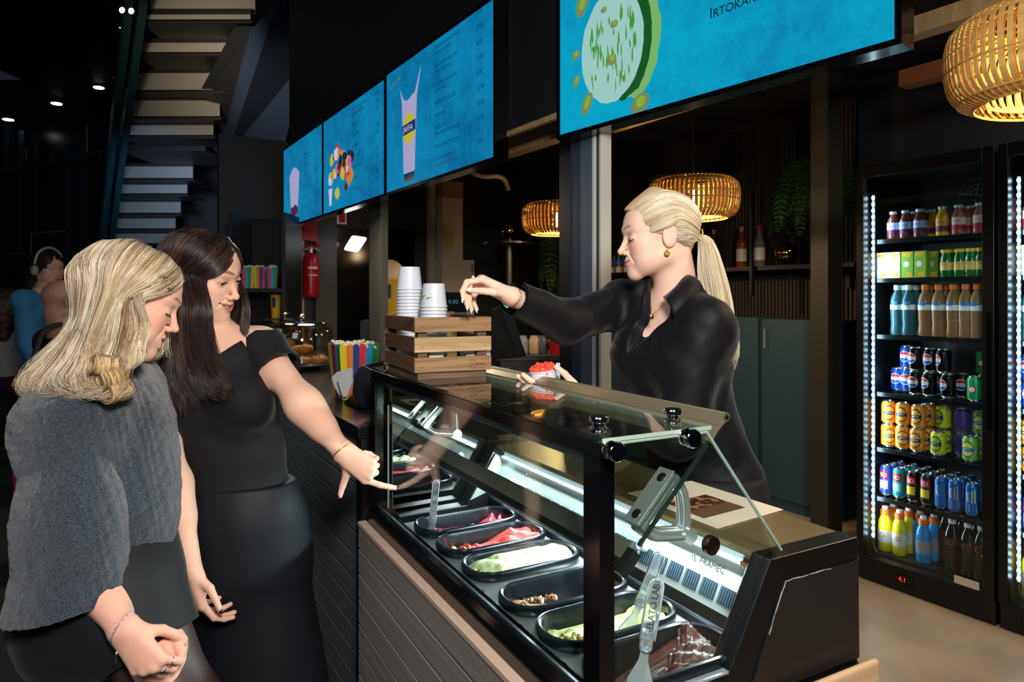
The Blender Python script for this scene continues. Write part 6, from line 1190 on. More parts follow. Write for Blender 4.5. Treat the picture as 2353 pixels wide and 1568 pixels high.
# point of sale screen and customer display behind the crate
ps = thing('till_screen', 'black till touch screen seen from its back beside the wooden crate', 'till screen', (P(1165, 0, 2.35).x, 2.35, CT)); f = [P(1128, 712, 2.3), P(1150, 700, 2.3), P(1192, 822, 2.42), P(1130, 828, 2.35)]; b_ = [p+Vector((.03, .03, .0)) for p in f]; MB().add(f+b_, [(0, 1, 2, 3), (7, 6, 5, 4), (0, 4, 5, 1), (1, 5, 6, 2), (2, 6, 7, 3), (3, 7, 4, 0)]).build('panel', M_black, ps, bevel=.003)
MB().box((P(1140, 0, 2.4).x, 2.40, CT), (P(1172, 0, 2.4).x, 2.50, 1.16)).build('stand', M_black, ps)
cdp = thing('customer_display', 'small black customer display with teal digits behind the paper cups', 'display', (P(1055, 0, 2.4).x, 2.42, CT)); a, b = P(1020, 716, 2.4), P(1092, 672, 2.4); MB().box((a.x, 2.40, a.z), (b.x, 2.44, b.z)).build('housing', M_gloss, cdp, bevel=.003); MB().box(((a.x+b.x)/2-.02, 2.41, CT), ((a.x+b.x)/2+.02, 2.45, a.z)).build('pole', M_black, cdp)
vs_, fs_ = text_mesh('0.00', .020); MB().add([Vector((a.x+.016+p.x, 2.3985, (a.z+b.z)/2-.006+p.y)) for p in vs_], fs_).build('digits', mat('teal_digits', '#000000', .5, emit='#1f7f96', estr=.7), cdp)
# ------------------------------------------------------------------ rattan pendant lamps
M_rat = mat('rattan', '#c9a25c', .55, wood=('#a97f3c', (4, 4, 40))); M_bulb = mat('bulb_glow', '#ffffff', .5, emit='#ffe2ad', estr=55)
def pendant(c, R_, lb, power, N=64, double=False):
    c = Vector(c); t = thing('pendant_lamp', lb, 'pendant lamp', c, None, 'rattan pendant lamps'); H = R_*.44
    prof = [(.70, 1), (.84, .95), (.955, .72), (1, .40), (1, -.10), (.97, -.55), (.88, -.85), (.74, -1)]; pp = crom([(r*R_, 0, z*H) for r, z in prof], 15); mb = MB()
    for lay, sc in ((0, 1.0), (1, .86)):
        n = N if lay == 0 else int(N*.75)
        for k in range(n):
            a = 2*PI*(k+.5*lay)/n; hw = .30*2*PI*R_/N; u = Vector((math.cos(a), math.sin(a), 0)); w_ = Vector((-math.sin(a), math.cos(a), 0)); vs = []
            for p in pp:
                q = c+u*(p[0]*sc)+Vector((0, 0, p[2]*sc)); vs += [q+w_*hw-u*.0012, q-w_*hw-u*.0012, q-w_*hw+u*.0012, q+w_*hw+u*.0012]
            m = len(pp); fs = [(i*4+j, i*4+(j+1) % 4, (i+1)*4+(j+1) % 4, (i+1)*4+j) for i in range(m-1) for j in range(4)]; mb.add(vs, fs)
    for r, z in ((.70, 1), (.955, .72), (1, .2), (1, -.15), (.88, -.85), (.74, -1)):
        for sc in (1.0, .86): mb.tube([c+Vector((math.cos(a)*r*R_*sc, math.sin(a)*r*R_*sc, z*H*sc)) for a in np.linspace(0, 2*PI, 49)], .0032, 5)
    o = mb.build('woven_shade', M_rat, t, smooth=False); o['kind'] = 'thing'
    MB().lathe([(.004, .06), (.018, .055), (.020, .01), (.016, .0)], c+Vector((0, 0, .045)), 16).build('lamp_holder', mat('brass_holder', '#9a7a3c', .35, .8), t, smooth='auto'); MB().lathe([(.012, .045), (.016, .03), (.024, -.01), (.022, -.035), (.010, -.055), (.001, -.058)], c, 18).build('bulb', M_bulb, t, smooth=True)
    MB().tube([c+Vector((0, 0, .10)), Vector((c.x, c.y, 2.74))], .004, 6).build('cord', M_black, t); MB().lathe([(.05, 0), (.05, .03)], (c.x, c.y, 2.708), 20).build('ceiling_cup', M_black, t)
    for k in range(3): a = 2*PI*k/3; MB().tube([c+Vector((0, 0, .10)), c+Vector((math.cos(a)*R_*.70, math.sin(a)*R_*.70, H))], .003, 5).build('spoke', M_rat, t)
    point('lamp_glow', c+Vector((0, 0, -.075)), power, (1, .72, .38), .02)
pendant(P(2447, 128, 1.66), .25, 'nearest rattan pendant lamp above the drink fridges, cut by the picture edge', 13, 76)
pendant(P(1593, 457, 3.80), .25, 'rattan pendant lamp behind the head of the server', 20, 64); pendant(P(1279, 503, 5.0), .255, 'farthest rattan pendant lamp half hidden by the metal post', 20, 56)
# ------------------------------------------------------------------ back wall: cabinets, shelf, bottles
def hw(u, v, b): return hit(u, v, 0, b, FW)
M_teal_c = mat('teal_cabinet', '#2c4650', .55); cz = 1.268
for k, (a0, a1, lb) in enumerate(((2.515, 3.015, 'dark teal cabinet at the end nearest the fridges'), (3.035, 3.56, 'dark teal cabinet second from the fridges, directly behind the server'), (3.58, 4.10, 'dark teal cabinet third from the fridges'), (4.12, 4.64, 'dark teal cabinet beside the metal post'))):
    t = thing('cabinet', lb, 'cabinet', (4.1, (a0+a1)/2, .004), FW, 'teal cabinets along the back wall'); MB().box((3.945, a0, .004), (4.33, a1, cz)).build('body', M_teal_c, t, bevel=.002); MB().box((3.92, a0+.004, .08), (3.944, a1-.004, cz-.012+.02*(k > 0))).build('door', M_teal_c, t, bevel=.002)
    MB().tube([(3.905, a1-.04, 1.07), (3.905, a1-.04, 1.20)], .006, 8).build('handle', mat('handle_pale', '#b9bfc2', .35, .6), t)
t = thing('patterned_box', 'small box with red, yellow and blue squares on the end teal cabinet', 'box', (4.05, 2.575, cz), FW)
mb = MB(); rg = random.Random(2)
for i in range(2):
    for j in range(5): mb.box((4.03, 2.535+i*.036, cz+.001+j*.033), (4.06, 2.571+i*.036, cz+.034+j*.033), rg.randrange(4))
mb.build('squares', [mat('sq_red', '#c9302c', .5), mat('sq_yel', '#e0b322', .5), mat('sq_blu', '#2466b0', .5), mat('sq_org', '#dd6a24', .5)], t)
SZ = 1.637; shl = thing('wall_shelf', 'long black wall shelf with bottles and a gold globe', 'shelf', (4.2, 3.6, SZ-.03), FW); MB().box((4.08, 2.45, SZ-.03), (4.33, 4.95, SZ)).build('board', mat('shelf_black', '#0c0b0c', .4), shl)
for a in (2.6, 3.7, 4.8): MB().box((4.28, a, SZ-.16), (4.32, a+.03, SZ-.03)).build('shelf_bracket', M_black, shl)
def bottle(F, c, prof, mats, bands, lb, cat, grp, name='bottle', n=20):
    """turned bottle; bands = material index for every step of the profile"""
    mb = MB(); vs = []; c = Vector(c)
    for r, z in prof:
        for k in range(n): a = 2*PI*k/n; vs.append(c+Vector((r*math.cos(a), r*math.sin(a), z)))
    mb.v = vs
    for i in range(len(prof)-1):
        for k in range(n): mb.f.append((i*n+k, i*n+(k+1) % n, (i+1)*n+(k+1) % n, (i+1)*n+k)); mb.mi.append(bands[i])
    mb.f += [tuple(range(n))[::-1], tuple((len(prof)-1)*n+k for k in range(n))]; mb.mi += [bands[0], bands[-1]]; return solo(name, mb, mats, lb, cat, c, F, grp, smooth='auto')
M_amb = mat('whisky', '#8a3c0e', .08, 0, coat=.6, spec=.8); M_clr = mat('clear_bottle', '#8f9698', .06, 0, trans=.6, ior=1.45); M_lbw = mat('label_white', '#d9cdb8', .5); M_lbo = mat('label_orange', '#c9682a', .5); M_capr = mat('cap_red', '#8f1a26', .35); M_cork = mat('cap_wood', '#b08a4a', .5)
WH = [(.036, 0), (.038, .004), (.038, .045), (.0385, .0452), (.0385, .135), (.038, .1352), (.038, .175), (.030, .20), (.015, .225), (.014, .265), (.017, .267), (.017, .30), (.015, .303)]
for u, lab, cap, glass_, lb, cat in ((1641, M_lbo, M_cork, M_amb, 'whisky bottle with orange label and wooden cap right behind the ponytail', 'bottle'), (1704, M_lbw, M_cork, M_amb, 'amber bottle with cream and red label beside the metal rod', 'bottle'), (1745, M_lbw, M_capr, M_clr, 'clear bottle with red cap between the rod and the gold globe', 'bottle')):
    p = hw(u, 610, 4.16); bottle(FW, (4.16, p.y, SZ+.0005), WH, [glass_, lab, cap], [0, 0, 0, 1, 1, 0, 0, 0, 0, 2, 2, 2], lb, cat, 'spirit bottles on the wall shelf')
p = hw(1727, 600, 4.06); mb = MB(); mb.box((4.05, p.y-.011, 1.42), (4.07, p.y+.011, 2.17))
for k in range(46): mb.box((4.047, p.y-.006, 1.425+k*.0163), (4.052, p.y+.006, 1.433+k*.0163))
solo('perforated_rail', mb, M_dalu, 'perforated metal rail standing in front of the shelf bottles', 'rail', (4.06, p.y, 1.42), FW)
p = hw(1807, 582, 4.18); t = thing('globe_lamp', 'gold mirrored globe lamp on the wall shelf', 'lamp', (4.18, p.y, SZ), FW, None); M_gl = mat('gold_mirror', '#b9973f', .04, 1.0)
MB().ellip((4.18, p.y, SZ+.086), (.078, .078, .078), 28, 20).build('globe', M_gl, t, smooth=True); MB().lathe([(.03, .0005), (.03, .012)], (4.18, p.y, SZ), 18).build('foot', M_gl, t)
p = hw(1893, 600, 4.14); t = thing('small_bottle', 'tiny bright bottle at the end of the wall shelf by the corner post', 'bottle', (4.14, p.y, SZ), FW); MB().lathe([(.02, .001), (.02, .045), (.008, .06), (.008, .078)], (4.14, p.y, SZ), 14).build('body', M_clr, t, smooth='auto'); MB().lathe([(.009, .078), (.009, .098)], (4.14, p.y, SZ), 12).build('cap', mat('cap_bright', '#ffe9b0', .3, .6), t)
LB_ = []
SMB = [(.030, 0), (.032, .003), (.032, .05), (.0323, .0502), (.0323, .082), (.032, .0822), (.030, .10), (.014, .125), (.013, .145), (.0145, .146), (.0145, .160)]
for r in range(2):
    for k in range(5):
        p = hw(1384+k*19+r*9, 620, 4.13+r*.09); bottle(FW, (4.13+r*.09, p.y, SZ+.0005), SMB, [M_lbw, mat('label_blue', '#4f7fc9', .4), mat('neck_brown', '#7a4c20', .3)], [0, 0, 0, 2, 2, 1, 1, 1, 2, 2], 'small pale bottle with blue shoulder lined up on the shelf beside the metal post', 'bottle', 'small bottles beside the post', n=14)
# ------------------------------------------------------------------ hanging ferns
M_fern = mat('fern_green', '#2f5a24', .6, noise=('#1c3a18', 30, .4, .65))
def fern(c, seed, nf, L_, lb, spread=1.0, drop=1.0):
    rg = random.Random(seed); c = Vector(c); t = thing('hanging_fern', lb, 'plant', c, None, 'hanging ferns'); MB().lathe([(.05, -.10), (.075, -.02), (.078, 0), (.07, 0), (.045, -.08)], c, 18).build('pot', mat('pot_black', '#141312', .5), t, smooth='auto'); mb = MB()
    for k in range(nf):
        a = rg.uniform(0, 2*PI); out = rg.uniform(.25, .6)*spread; l = L_*rg.uniform(.6, 1.1); d = Vector((math.cos(a), math.sin(a), 0)); p0 = c+d*.04; pts = crom([p0, p0+d*l*.25*out+Vector((0, 0, .10*l)), p0+d*l*.6*out-Vector((0, 0, .25*l*drop)), p0+d*l*.75*out-Vector((0, 0, .75*l*drop)), p0+d*l*.8*out-Vector((0, 0, 1.1*l*drop))], 22); mb.tube(pts, .0015, 4)
        for i in range(2, 22):
            tn = Vector(pts[min(i+1, 21)]-pts[i-1]).normalized(); s = tn.cross(Vector((d.y, -d.x, .3))).normalized() if tn.length else d; sd_ = tn.cross(s).normalized(); w_ = .055*math.sin(PI*(i/22)**.8)+.008; p = Vector(pts[i])
            for sg in (-1, 1):
                tip = p+sd_*sg*w_+tn*w_*.45+Vector((rg.uniform(-.006, .006),)*3); mid = p+sd_*sg*w_*.5+tn*w_*.1; mb.add([p, mid+tn*.007+s*.003, tip, mid-tn*.007+s*.003], [(0, 1, 2, 3)])
    o = mb.build('fronds', M_fern, t); md = o.modifiers.new('s', 'SOLIDIFY'); md.thickness = .0008
fern(P(1868, 395, 4.45), 1, 40, .46, 'large hanging fern spilling over the wall shelf by the corner post', 1.7, .8); fern(P(1262, 535, 6.3), 2, 18, .55, 'hanging fern between the metal post and the globe stand', .35); fern(P(1530, 412, 5.2), 3, 14, .22, 'fern tuft showing above the lamp behind the server', .9, .3)
# ------------------------------------------------------------------ end wall things
def he(u, v, a): return hit(u, v, 1, a, FW)
ex = he(714, 685, 6.06); t = thing('fire_extinguisher', 'red fire extinguisher hanging on the pale edged end wall', 'fire extinguisher', ex, FW); M_red = mat('extinguisher_red', '#c4161c', .3)
MB().lathe([(.05, 0), (.068, .01), (.07, .03), (.07, .33), (.06, .37), (.035, .395), (.02, .40)], ex, 28).build('cylinder', M_red, t, smooth=True); MB().lathe([(.018, .40), (.02, .42), (.014, .45)], ex, 14).build('valve', mat('valve_pale', '#c9bfc9', .35, .6), t, smooth='auto')
MB().tube([ex+Vector((-.05, 0, .445)), ex+Vector((.02, 0, .462)), ex+Vector((.09, 0, .475))], .008, 8).build('red_lever', M_red, t); MB().tube([ex+Vector((-.07, 0, .425)), ex+Vector((.02, 0, .445)), ex+Vector((.09, 0, .415))], .009, 8).build('pale_handle', mat('valve_pale', '#c9bfc9', .35, .6), t)
mb = MB(); vs = []
for z0_, z1_ in ((.255, .275), (.195, .205)): n0 = len(mb.v); mb.add([ex+Vector((.0708*math.cos(a), .0708*math.sin(a), z)) for a in np.linspace(-2.2, -.9, 9) for z in (z0_, z1_)], [(2*i, 2*i+2, 2*i+3, 2*i+1) for i in range(8)])
mb.build('white_label', M_white, t); MB().box((ex.x-.03, ex.y+.06, ex.z+.2), (ex.x+.03, 6.149, ex.z+.23)).build('wall_hook', M_black, t)
bg = he(712, 556, 6.1); mb = MB(); mb.prism([(bg.x-.075, bg.z+.01), (bg.x+.075, bg.z), (bg.x+.062, bg.z+.22), (bg.x-.055, bg.z+.22)], 1, bg.y, bg.y+.09); solo('fire_blanket_bag', mb, mat('red_bag', '#b02a28', .5, bump=(30, .3)), 'red fire blanket pouch above the extinguisher', 'pouch', (bg.x, bg.y, bg.z), FW, bevel=.012, seg=3)
a, b = he(750, 513, 6.16), he(797, 470, 6.16); t = thing('safety_sign', 'red and white safety sign under the far menu screen', 'sign', ((a.x+b.x)/2, 6.17, a.z), FW); MB().box((a.x, 6.165, a.z), (b.x, 6.172, b.z)).build('white_plate', M_white, t); w_ = b.x-a.x; MB().box((a.x+.014, 6.163, a.z+.014), (a.x+w_*.38, 6.165, b.z-.014)).build('red_field', M_red, t); MB().box((a.x+w_*.62, 6.163, a.z+.014), (b.x-.014, 6.165, b.z-.014)).build('red_field', M_red, t)
f = [P(788, 574, 5.9), P(808, 541, 6.0), P(842, 546, 6.0), P(820, 579, 5.9)]; t = thing('flash_reflection_panel', 'bright white glowing panel standing in for a flash reflection at the doorway', 'reflection panel', (f[0]+f[2])/2); nrm = Vector((0, .06, 0)); MB().add(f+[p+nrm for p in f], [(0, 1, 2, 3), (7, 6, 5, 4), (0, 4, 5, 1), (1, 5, 6, 2), (2, 6, 7, 3), (3, 7, 4, 0)]).build('glowing_face', mat('flash_reflection_glow', '#ffffff', .5, emit='#f4f7ff', estr=6), t, bevel=.02, seg=4); MB().tube([(f[1]+f[2])/2, (f[1]+f[2])/2+Vector((0, .05, .05))], .012, 8).build('panel_stub', M_black, t)  # glowing panel added in place of the flash's reflection
for nm, lb, r, mt, dep in (('wiring_column', 'tall cream wiring column on the end wall', (1016, 420, 1064, 600), M_cream, .18), ('cream_cabinet', 'low cream cabinet under the wiring column', (1016, 598, 1090, 690), M_cream, .26)):
    a, b = he(r[0], r[3], 6.2-dep), he(r[2], r[1], 6.2-dep); t = thing(nm, lb, 'cabinet', ((a.x+b.x)/2, 6.15, a.z), FW); zb = a.z if dep < .2 else 0; MB().box((a.x, 6.2-dep, zb), (b.x, 6.199, b.z)).build('casing', mt, t, bevel=.004)
    if dep < .2:
        MB().box((a.x-.001, 6.2-dep-.002, b.z-.16), (b.x+.001, 6.2, b.z+.001)).build('tan_cap', mat('tan_cap', '#8d6f45', .6), t); q = he(1022, 572, 6.2-dep); q2 = he(1041, 538, 6.2-dep); MB().box((q.x, 6.2-dep-.003, q.z), (q2.x, 6.2-dep, q2.z)).build('yellow_note', mat('note', '#b79a4c', .6), t)
    else: MB().box((b.x-.03, 6.2-dep-.004, b.z-.12), (b.x-.02, 6.2-dep, b.z-.04)).build('latch', M_black, t)
pp = [P(1085, 398, 5.4), P(1112, 406, 5.4), P(1140, 405, 5.4), P(1158, 412, 5.4), P(1166, 430, 5.4), P(1168, 438, 5.4)]; solo('bent_pipe', MB().tube([P(1085, 398, 5.4)+Vector((0, 0, .06))]+list(crom(pp, 16)), .018, 10), mat('pipe_pale', '#a89a94', .4), 'pale bent pipe end below the lintel', 'pipe', pp[0], smooth=True)
c = P(1170, 531, 5.5); t = thing('globe_stand', 'gold mirrored globe on a black pole and round table', 'lamp', (c.x, c.y, 0)); MB().ellip(c, (.062, .062, .062), 24, 16).build('globe', M_gl, t, smooth=True); MB().lathe([(.22, -.11), (.22, -.095), (.0, -.094)], c, 28).build('table_top', mat('table_black', '#15161a', .35), t); MB().tube([(c.x, c.y, c.z-.11), (c.x, c.y, .02)], .022, 10).build('pole', mat('pole_grey', '#4c4a48', .4, .5), t); MB().lathe([(.2, .0), (.2, .015)], (c.x, c.y, 0), 24).build('foot', M_black, t); MB().lathe([(.025, -.095), (.025, -.06)], c, 14).build('globe_foot', M_gl, t)
cb = thing('work_counter', 'dark rear work counter with small jars behind the till', 'counter', (P(1230, 0, 4.4).x, 4.5, 0)); x0, x1 = P(1150, 0, 4.3).x, P(1284, 0, 4.3).x; MB().box((x0, 4.3, 0), (x1+.3, 4.8, 1.02)).build('carcass', M_black, cb); MB().box((x0-.02, 4.28, 1.02), (x1+.32, 4.82, 1.05)).build('top', mat('rear_top', '#2b2824', .4), cb)
for k, (u, cc, lb) in enumerate(((1200, '#8f8d95', 'grey lidded jar on the rear counter'), (1228, '#c9a77a', 'tan jar on the rear counter'), (1245, '#555a60', 'dark steel jar on the rear counter'))):
    p = P(u, 0, 4.45); solo('jar', MB().lathe([(.035, .0005), (.04, .02), (.038, .09), (.03, .10), (.03, .115)], (p.x, 4.45, 1.05), 16), mat('jar_%d' % k, cc, .35), lb, 'jar', (p.x, 4.45, 1.05), None, 'jars on the rear counter', smooth='auto')
p = P(1275, 0, 4.42); t = thing('flower_pot', 'little red pot with yellow green flowers on the rear counter', 'plant', (p.x, 4.42, 1.05)); MB().lathe([(.03, .0005), (.042, .075)], (p.x, 4.42, 1.05), 16).build('pot', M_red, t, smooth='auto'); rg = random.Random(8); mb = MB()
for k in range(40): mb.ellip((p.x+rg.gauss(0, .022), 4.42+rg.gauss(0, .022), 1.135+rg.gauss(0, .018)), (.009, .009, .007), 6, 4, k % 2)
mb.build('flowers', [mat('flower_yel', '#b9a83a', .5), mat('flower_green', '#4c8a34', .5)], t).__setitem__('kind', 'stuff')
# ------------------------------------------------------------------ drink fridges
FB = 3.306; SHZ = [1.706, 1.513, 1.230, .942, .664, .417, .135]; M_fr = mat('fridge_black', '#0b0b0c', .35); M_fin = mat('fridge_inner', '#090b0e', .4); M_fgl = glass('fridge_glass', '#e9f2f4', 0, 1.5, .9)
M_fled = mat('fridge_led', '#ffffff', .5, emit='#d5f3ff', estr=22); M_wire = mat('shelf_wire', '#1a2024', .35, .5)
def fridge(a1, a0, lb, red=True):
    """a1 = side toward the cabinets, a0 = side toward the camera's right"""
    t = thing('drink_fridge', lb, 'fridge', (FB+.30, (a0+a1)/2, .004), FW, 'glass door drink fridges'); W = a1-a0
    mb = MB(); mb.box((FB+.05, a1-.03, .004), (FB+.60, a1, 2.075)); mb.box((FB+.05, a0, .004), (FB+.60, a0+.03, 2.075)); mb.box((FB+.05, a0+.03, 2.03), (FB+.60, a1-.03, 2.075)); mb.box((FB+.05, a0+.03, .004), (FB+.60, a1-.03, .12)); mb.box((FB+.57, a0+.03, .12), (FB+.60, a1-.03, 2.03)); mb.build('cabinet', M_fin, t)
    g0, g1, z0, z1 = a0+.052, a1-.035, .130, 2.012; d = MB(); d.box((FB, g1, .118), (FB+.045, a1, 2.07)); d.box((FB, a0+.006, .118), (FB+.045, g0, 2.07)); d.box((FB, g0, z1), (FB+.045, g1, 2.07)); d.box((FB, g0, .118), (FB+.045, g1, z0)); dr = d.build('door', M_fr, t, bevel=.002)
    MB().box((FB+.012, g0, z0), (FB+.017, g1, z1)).build('door_glass', M_fgl, dr); MB().box((FB-.004, g0+.01, z0+.012), (FB-.001, g0+.11, z0+.046)).build('door_sticker', mat('sticker', '#b9a993', .5), dr); MB().box((FB-.012, a0+.012, .85), (FB, a0+.030, 1.35)).build('door_handle', M_gloss, dr)
    k = MB(); k.box((FB+.01, a0+.004, .012), (FB+.05, a1-.004, .114)); kp_ = k.build('kick_plate', M_fr, t)
    for j0, j1, nm in ((0, 7, 'vent_grille'), (13, 26, 'vent_grille')):
        sl_ = MB()
        for j in range(j0, j1):
            a = a1-.05-j*.02
            for z in (.04, .06, .08): sl_.box((FB+.008, a-.012, z), (FB+.011, a, z+.008))
        sl_.build(nm, M_black, kp_)
    MB().box((FB+.006, a1-.27, .05), (FB+.010, a1-.17, .095)).build('control_panel', M_gloss, kp_)
    vs_, fs_ = text_mesh('4.1', .030); MB().add([Vector((FB+.005, a1-.205-p.x, .062+p.y)) for p in vs_], fs_).build('temperature_digits', mat('red_digits', '#000000', .4, emit='#ff2018', estr=3.5), kp_)
    for q in (0, 1):
        a = g1-.018 if q == 0 else g0+.012; MB().box((FB+.058, a-.006, .21), (FB+.066, a+.006, 1.93)).build('led_strip', mat('led_back', '#c9d6dc', .4), t)
        dm = MB()
        for z in np.linspace(.225, 1.915, 54): dm.ellip((FB+.056, a, z), (.006, .0075, .0085), 8, 6)
        dm.build('led_dots', M_fled, t)
    pm = MB()
    for z in np.arange(.22, 1.92, .0315): pm.box((FB+.095, a1-.0305, z), (FB+.103, a1-.0285, z+.010))
    pm.build('shelf_pegs', mat('peg_bright', '#9fc8d8', .3, .6), t); MB().tube(crom([(FB+.060, g1-.018, .21), (FB+.062, g1-.020, .17), (FB+.066, g1-.034, .14)], 8), .004, 6).build('led_cable', M_alu, t)
    for z in SHZ[:-1]:
        s = MB(); s.box((FB+.085, a0+.032, z-.022), (FB+.095, a1-.032, z-.001)); 
        for j in range(18): a = a0+.045+j*(W-.09)/17; s.box((FB+.095, a-.002, z-.006), (FB+.55, a+.002, z-.001))
        s.build('shelf', M_wire, t)
    MB().box((FB+.085, a0+.032, .121), (FB+.55, a1-.032, SHZ[-1]-.001)).build('bottom_tray', M_wire, t)
    for ac in ((a0+a1)/2-.02, a0+.12):
        f = MB()
        for r in (.03, .055, .08): f.tube([(FB+.50, ac+math.cos(x)*r, 1.93+math.sin(x)*r) for x in np.linspace(0, 2*PI, 25)], .0015, 4)
        for x in range(4): f.tube([(FB+.50, ac, 1.93), (FB+.50, ac+math.cos(x*PI/2+.2)*.085, 1.93+math.sin(x*PI/2+.2)*.085)], .004, 4)
        f.build('fan_guard', M_alu, t)
    l = area('fridge_light', (0, 0, 0), (0, 0, -1), .03, 5.5, (.80, .93, 1.0), size_y=1.6); l.data.shape = 'RECTANGLE'; l.matrix_world = FW @ Matrix.Translation((FB+.075, g1-.03, 1.05)) @ Matrix.Rotation(PI/2, 4, 'Z') @ Matrix.Rotation(math.radians(52), 4, 'X') @ Matrix.Rotation(0, 4, 'Z'); l.data.size = .03; l.data.size_y = 1.6
    # turn the strip upright and aim it into the cabinet
    z = Vector((-.62, .78, 0)).normalized(); x = Vector((0, 0, 1)).cross(z).normalized(); l.matrix_world = FW @ (Matrix.Translation((FB+.075, g1-.03, 1.05)) @ Matrix((x, Vector((0, 0, 1)), z)).transposed().to_4x4()); return t
fridge(1.973, 1.355, 'glass door drink fridge beside the corner post, nearest the cabinets'); fridge(1.345, .727, 'second glass door drink fridge, cut by the picture edge')
# ---- drinks: one of each kind, then copies
KIND = {}
def turned(prof, bands, n=22):
    mb = MB()
    for r, z in prof:
        for k in range(n): a = 2*PI*k/n; mb.v.append(Vector((r*math.cos(a), r*math.sin(a), z)))
    for i in range(len(prof)-1):
        for k in range(n): mb.f.append((i*n+k, i*n+(k+1) % n, (i+1)*n+(k+1) % n, (i+1)*n+k)); mb.mi.append(bands[i])
    mb.f += [tuple(range(n))[::-1], tuple((len(prof)-1)*n+k for k in range(n))]; mb.mi += [bands[0], bands[-1]]; return mb
def wrap(mb, pts, faces, r, zc, mi, ang=PI, sx=1.0, off=.0006):
    """flat figure laid on the side of a turned body, its middle facing angle ang"""
    mb.add([Vector(((r+off)*math.cos(ang+x*sx/r), (r+off)*math.sin(ang+x*sx/r), zc+y)) for x, y in pts], faces, mi)
def disc(mb, r, zc, rx, ry, mi, ang=PI, off=.0006, y0=-9, y1=9, n=20):
    c = (max(y0, -1)+min(y1, 1))/2*ry; pts = [(0, c)]; fs = [(0, k+1, k+2) for k in range(n)]
    for q in range(1, 6):
        for k in range(n+1):
            a = 2*PI*k/n; x, y = rx*math.cos(a), min(max(math.sin(a), y0), y1)*ry
            if abs(y-math.sin(a)*ry) > 1e-6: x = rx*math.cos(math.asin(max(-1, min(1, y/ry))))*(1 if math.cos(a) > 0 else -1)*min(1, abs(math.cos(a))/max(1e-6, math.cos(math.asin(max(-1, min(1, y/ry))))))
            pts.append((x*q/5, c+(y-c)*q/5))
        if q > 1: fs += [(1+(q-2)*(n+1)+k, 1+(q-1)*(n+1)+k, 1+(q-1)*(n+1)+k+1, 1+(q-2)*(n+1)+k+1) for k in range(n)]
    wrap(mb, pts, fs, r, zc, mi, ang, 1, off)
def word(mb, txt, size, r, zc, mi, ang=PI, off=.0014, up=False):
    vs_, fs_ = text_mesh(txt, size, .92); w_ = tw(vs_); h_ = size*.7
    pts = [((p.x-w_/2), p.y-h_/2) for p in vs_] if not up else [(-(p.y-h_/2), p.x-w_/2) for p in vs_]; wrap(mb, pts, fs_, r, zc, mi, ang, 1, off)
def cm(n, c, r=.3, **k): return mat('drink_'+n, c, r, **k)
CAN = [(.024, .0), (.026, .003), (.0325, .010), (.033, .016), (.033, .095), (.0315, .103), (.027, .110), (.0275, .1125), (.026, .115), (.0245, .112)]; SLIM = [(.020, 0), (.022, .003), (.0275, .010), (.0278, .016), (.0278, .128), (.0265, .136), (.0225, .143), (.0232, .1455), (.0218, .148), (.0205, .145)]
TAB = cm('alu', '#cfd6da', .2, metal=.9)
def k_can(name, cols, art):
    mb = turned(CAN, [0, 0, 1, 1, 1, 1, 0, 0, 0]); art(mb); KIND[name] = (mb, [TAB]+cols)
W_, R_, B_ = cm('white', '#eef0f4', .35), cm('red', '#c8202c', .35), cm('blue', '#1c4fa8', .35)
def globe_art(mb):
    r = .033; z = .062; disc(mb, r, z, .027, .027, 2); disc(mb, r, z, .0245, .0245, 3, off=.0010, y0=.32); disc(mb, r, z, .0245, .0245, 4, off=.0010, y1=-.32); word(mb, 'PEPSI', .0125, r, z, 5)
k_can('cola_can', [cm('cola_black', '#0c0d12', .25, metal=.3), W_, R_, B_, cm('ink', '#15181f', .4)], globe_art)
k_can('blue_can', [cm('cola_blue', '#1747b5', .25, metal=.3), W_, R_, B_, cm('ink', '#15181f', .4)], globe_art)
def jaffa_art(mb):
    r = .033; z = .058; disc(mb, r, z, .028, .036, 2); disc(mb, r, z, .0235, .031, 3, off=.0010, y0=.25); disc(mb, r, z, .0235, .031, 3, off=.0010, y1=-.32); word(mb, 'JAFFA', .0135, r, z, 4)
NAVY = cm('navy', '#14275c', .3)
k_can('orange_can', [cm('orange', '#f0901c', .3, metal=.15), NAVY, cm('or_slice', '#f7b23c', .4), W_], jaffa_art); k_can('yellow_can', [cm('yellow', '#d6d02a', .3, metal=.15), NAVY, cm('lime', '#a9c83a', .4), W_], jaffa_art); k_can('lime_can', [cm('limeblue', '#7fb84a', .3, metal=.15), cm('dblue', '#1c5aa0', .3), cm('lemon', '#e6d84a', .4), W_], jaffa_art)
k_can('purple_can', [cm('purple', '#4a3a80', .3), cm('coral', '#e05a44', .35), cm('lilac', '#8f86b4', .35)], lambda mb: (wrap(mb, [(-.02, -.03), (.02, -.02), (.01, .025)], [(0, 1, 2)], .033, .06, 2), wrap(mb, [(-.03, .0), (-.005, .0), (-.02, .035)], [(0, 1, 2)], .033, .06, 3)))
k_can('green_can', [cm('can_green', '#1fa05a', .3, metal=.15), W_, R_, cm('lightgreen', '#9fd05a', .35)], lambda mb: (disc(mb, .033, .055, .017, .018, 3), disc(mb, .033, .055, .012, .012, 2, off=.001), wrap(mb, [(-.05, .0), (.05, .0), (.05, .035), (-.05, .035)], [(0, 1, 2, 3)], .033, .068, 4, off=.0003) if 0 else None))
def k_slim(name, body, cols, art): mb = turned(SLIM, [0, 0, 1, 1, 1, 1, 0, 0, 0]); art(mb); KIND[name] = (mb, [TAB, body]+cols)
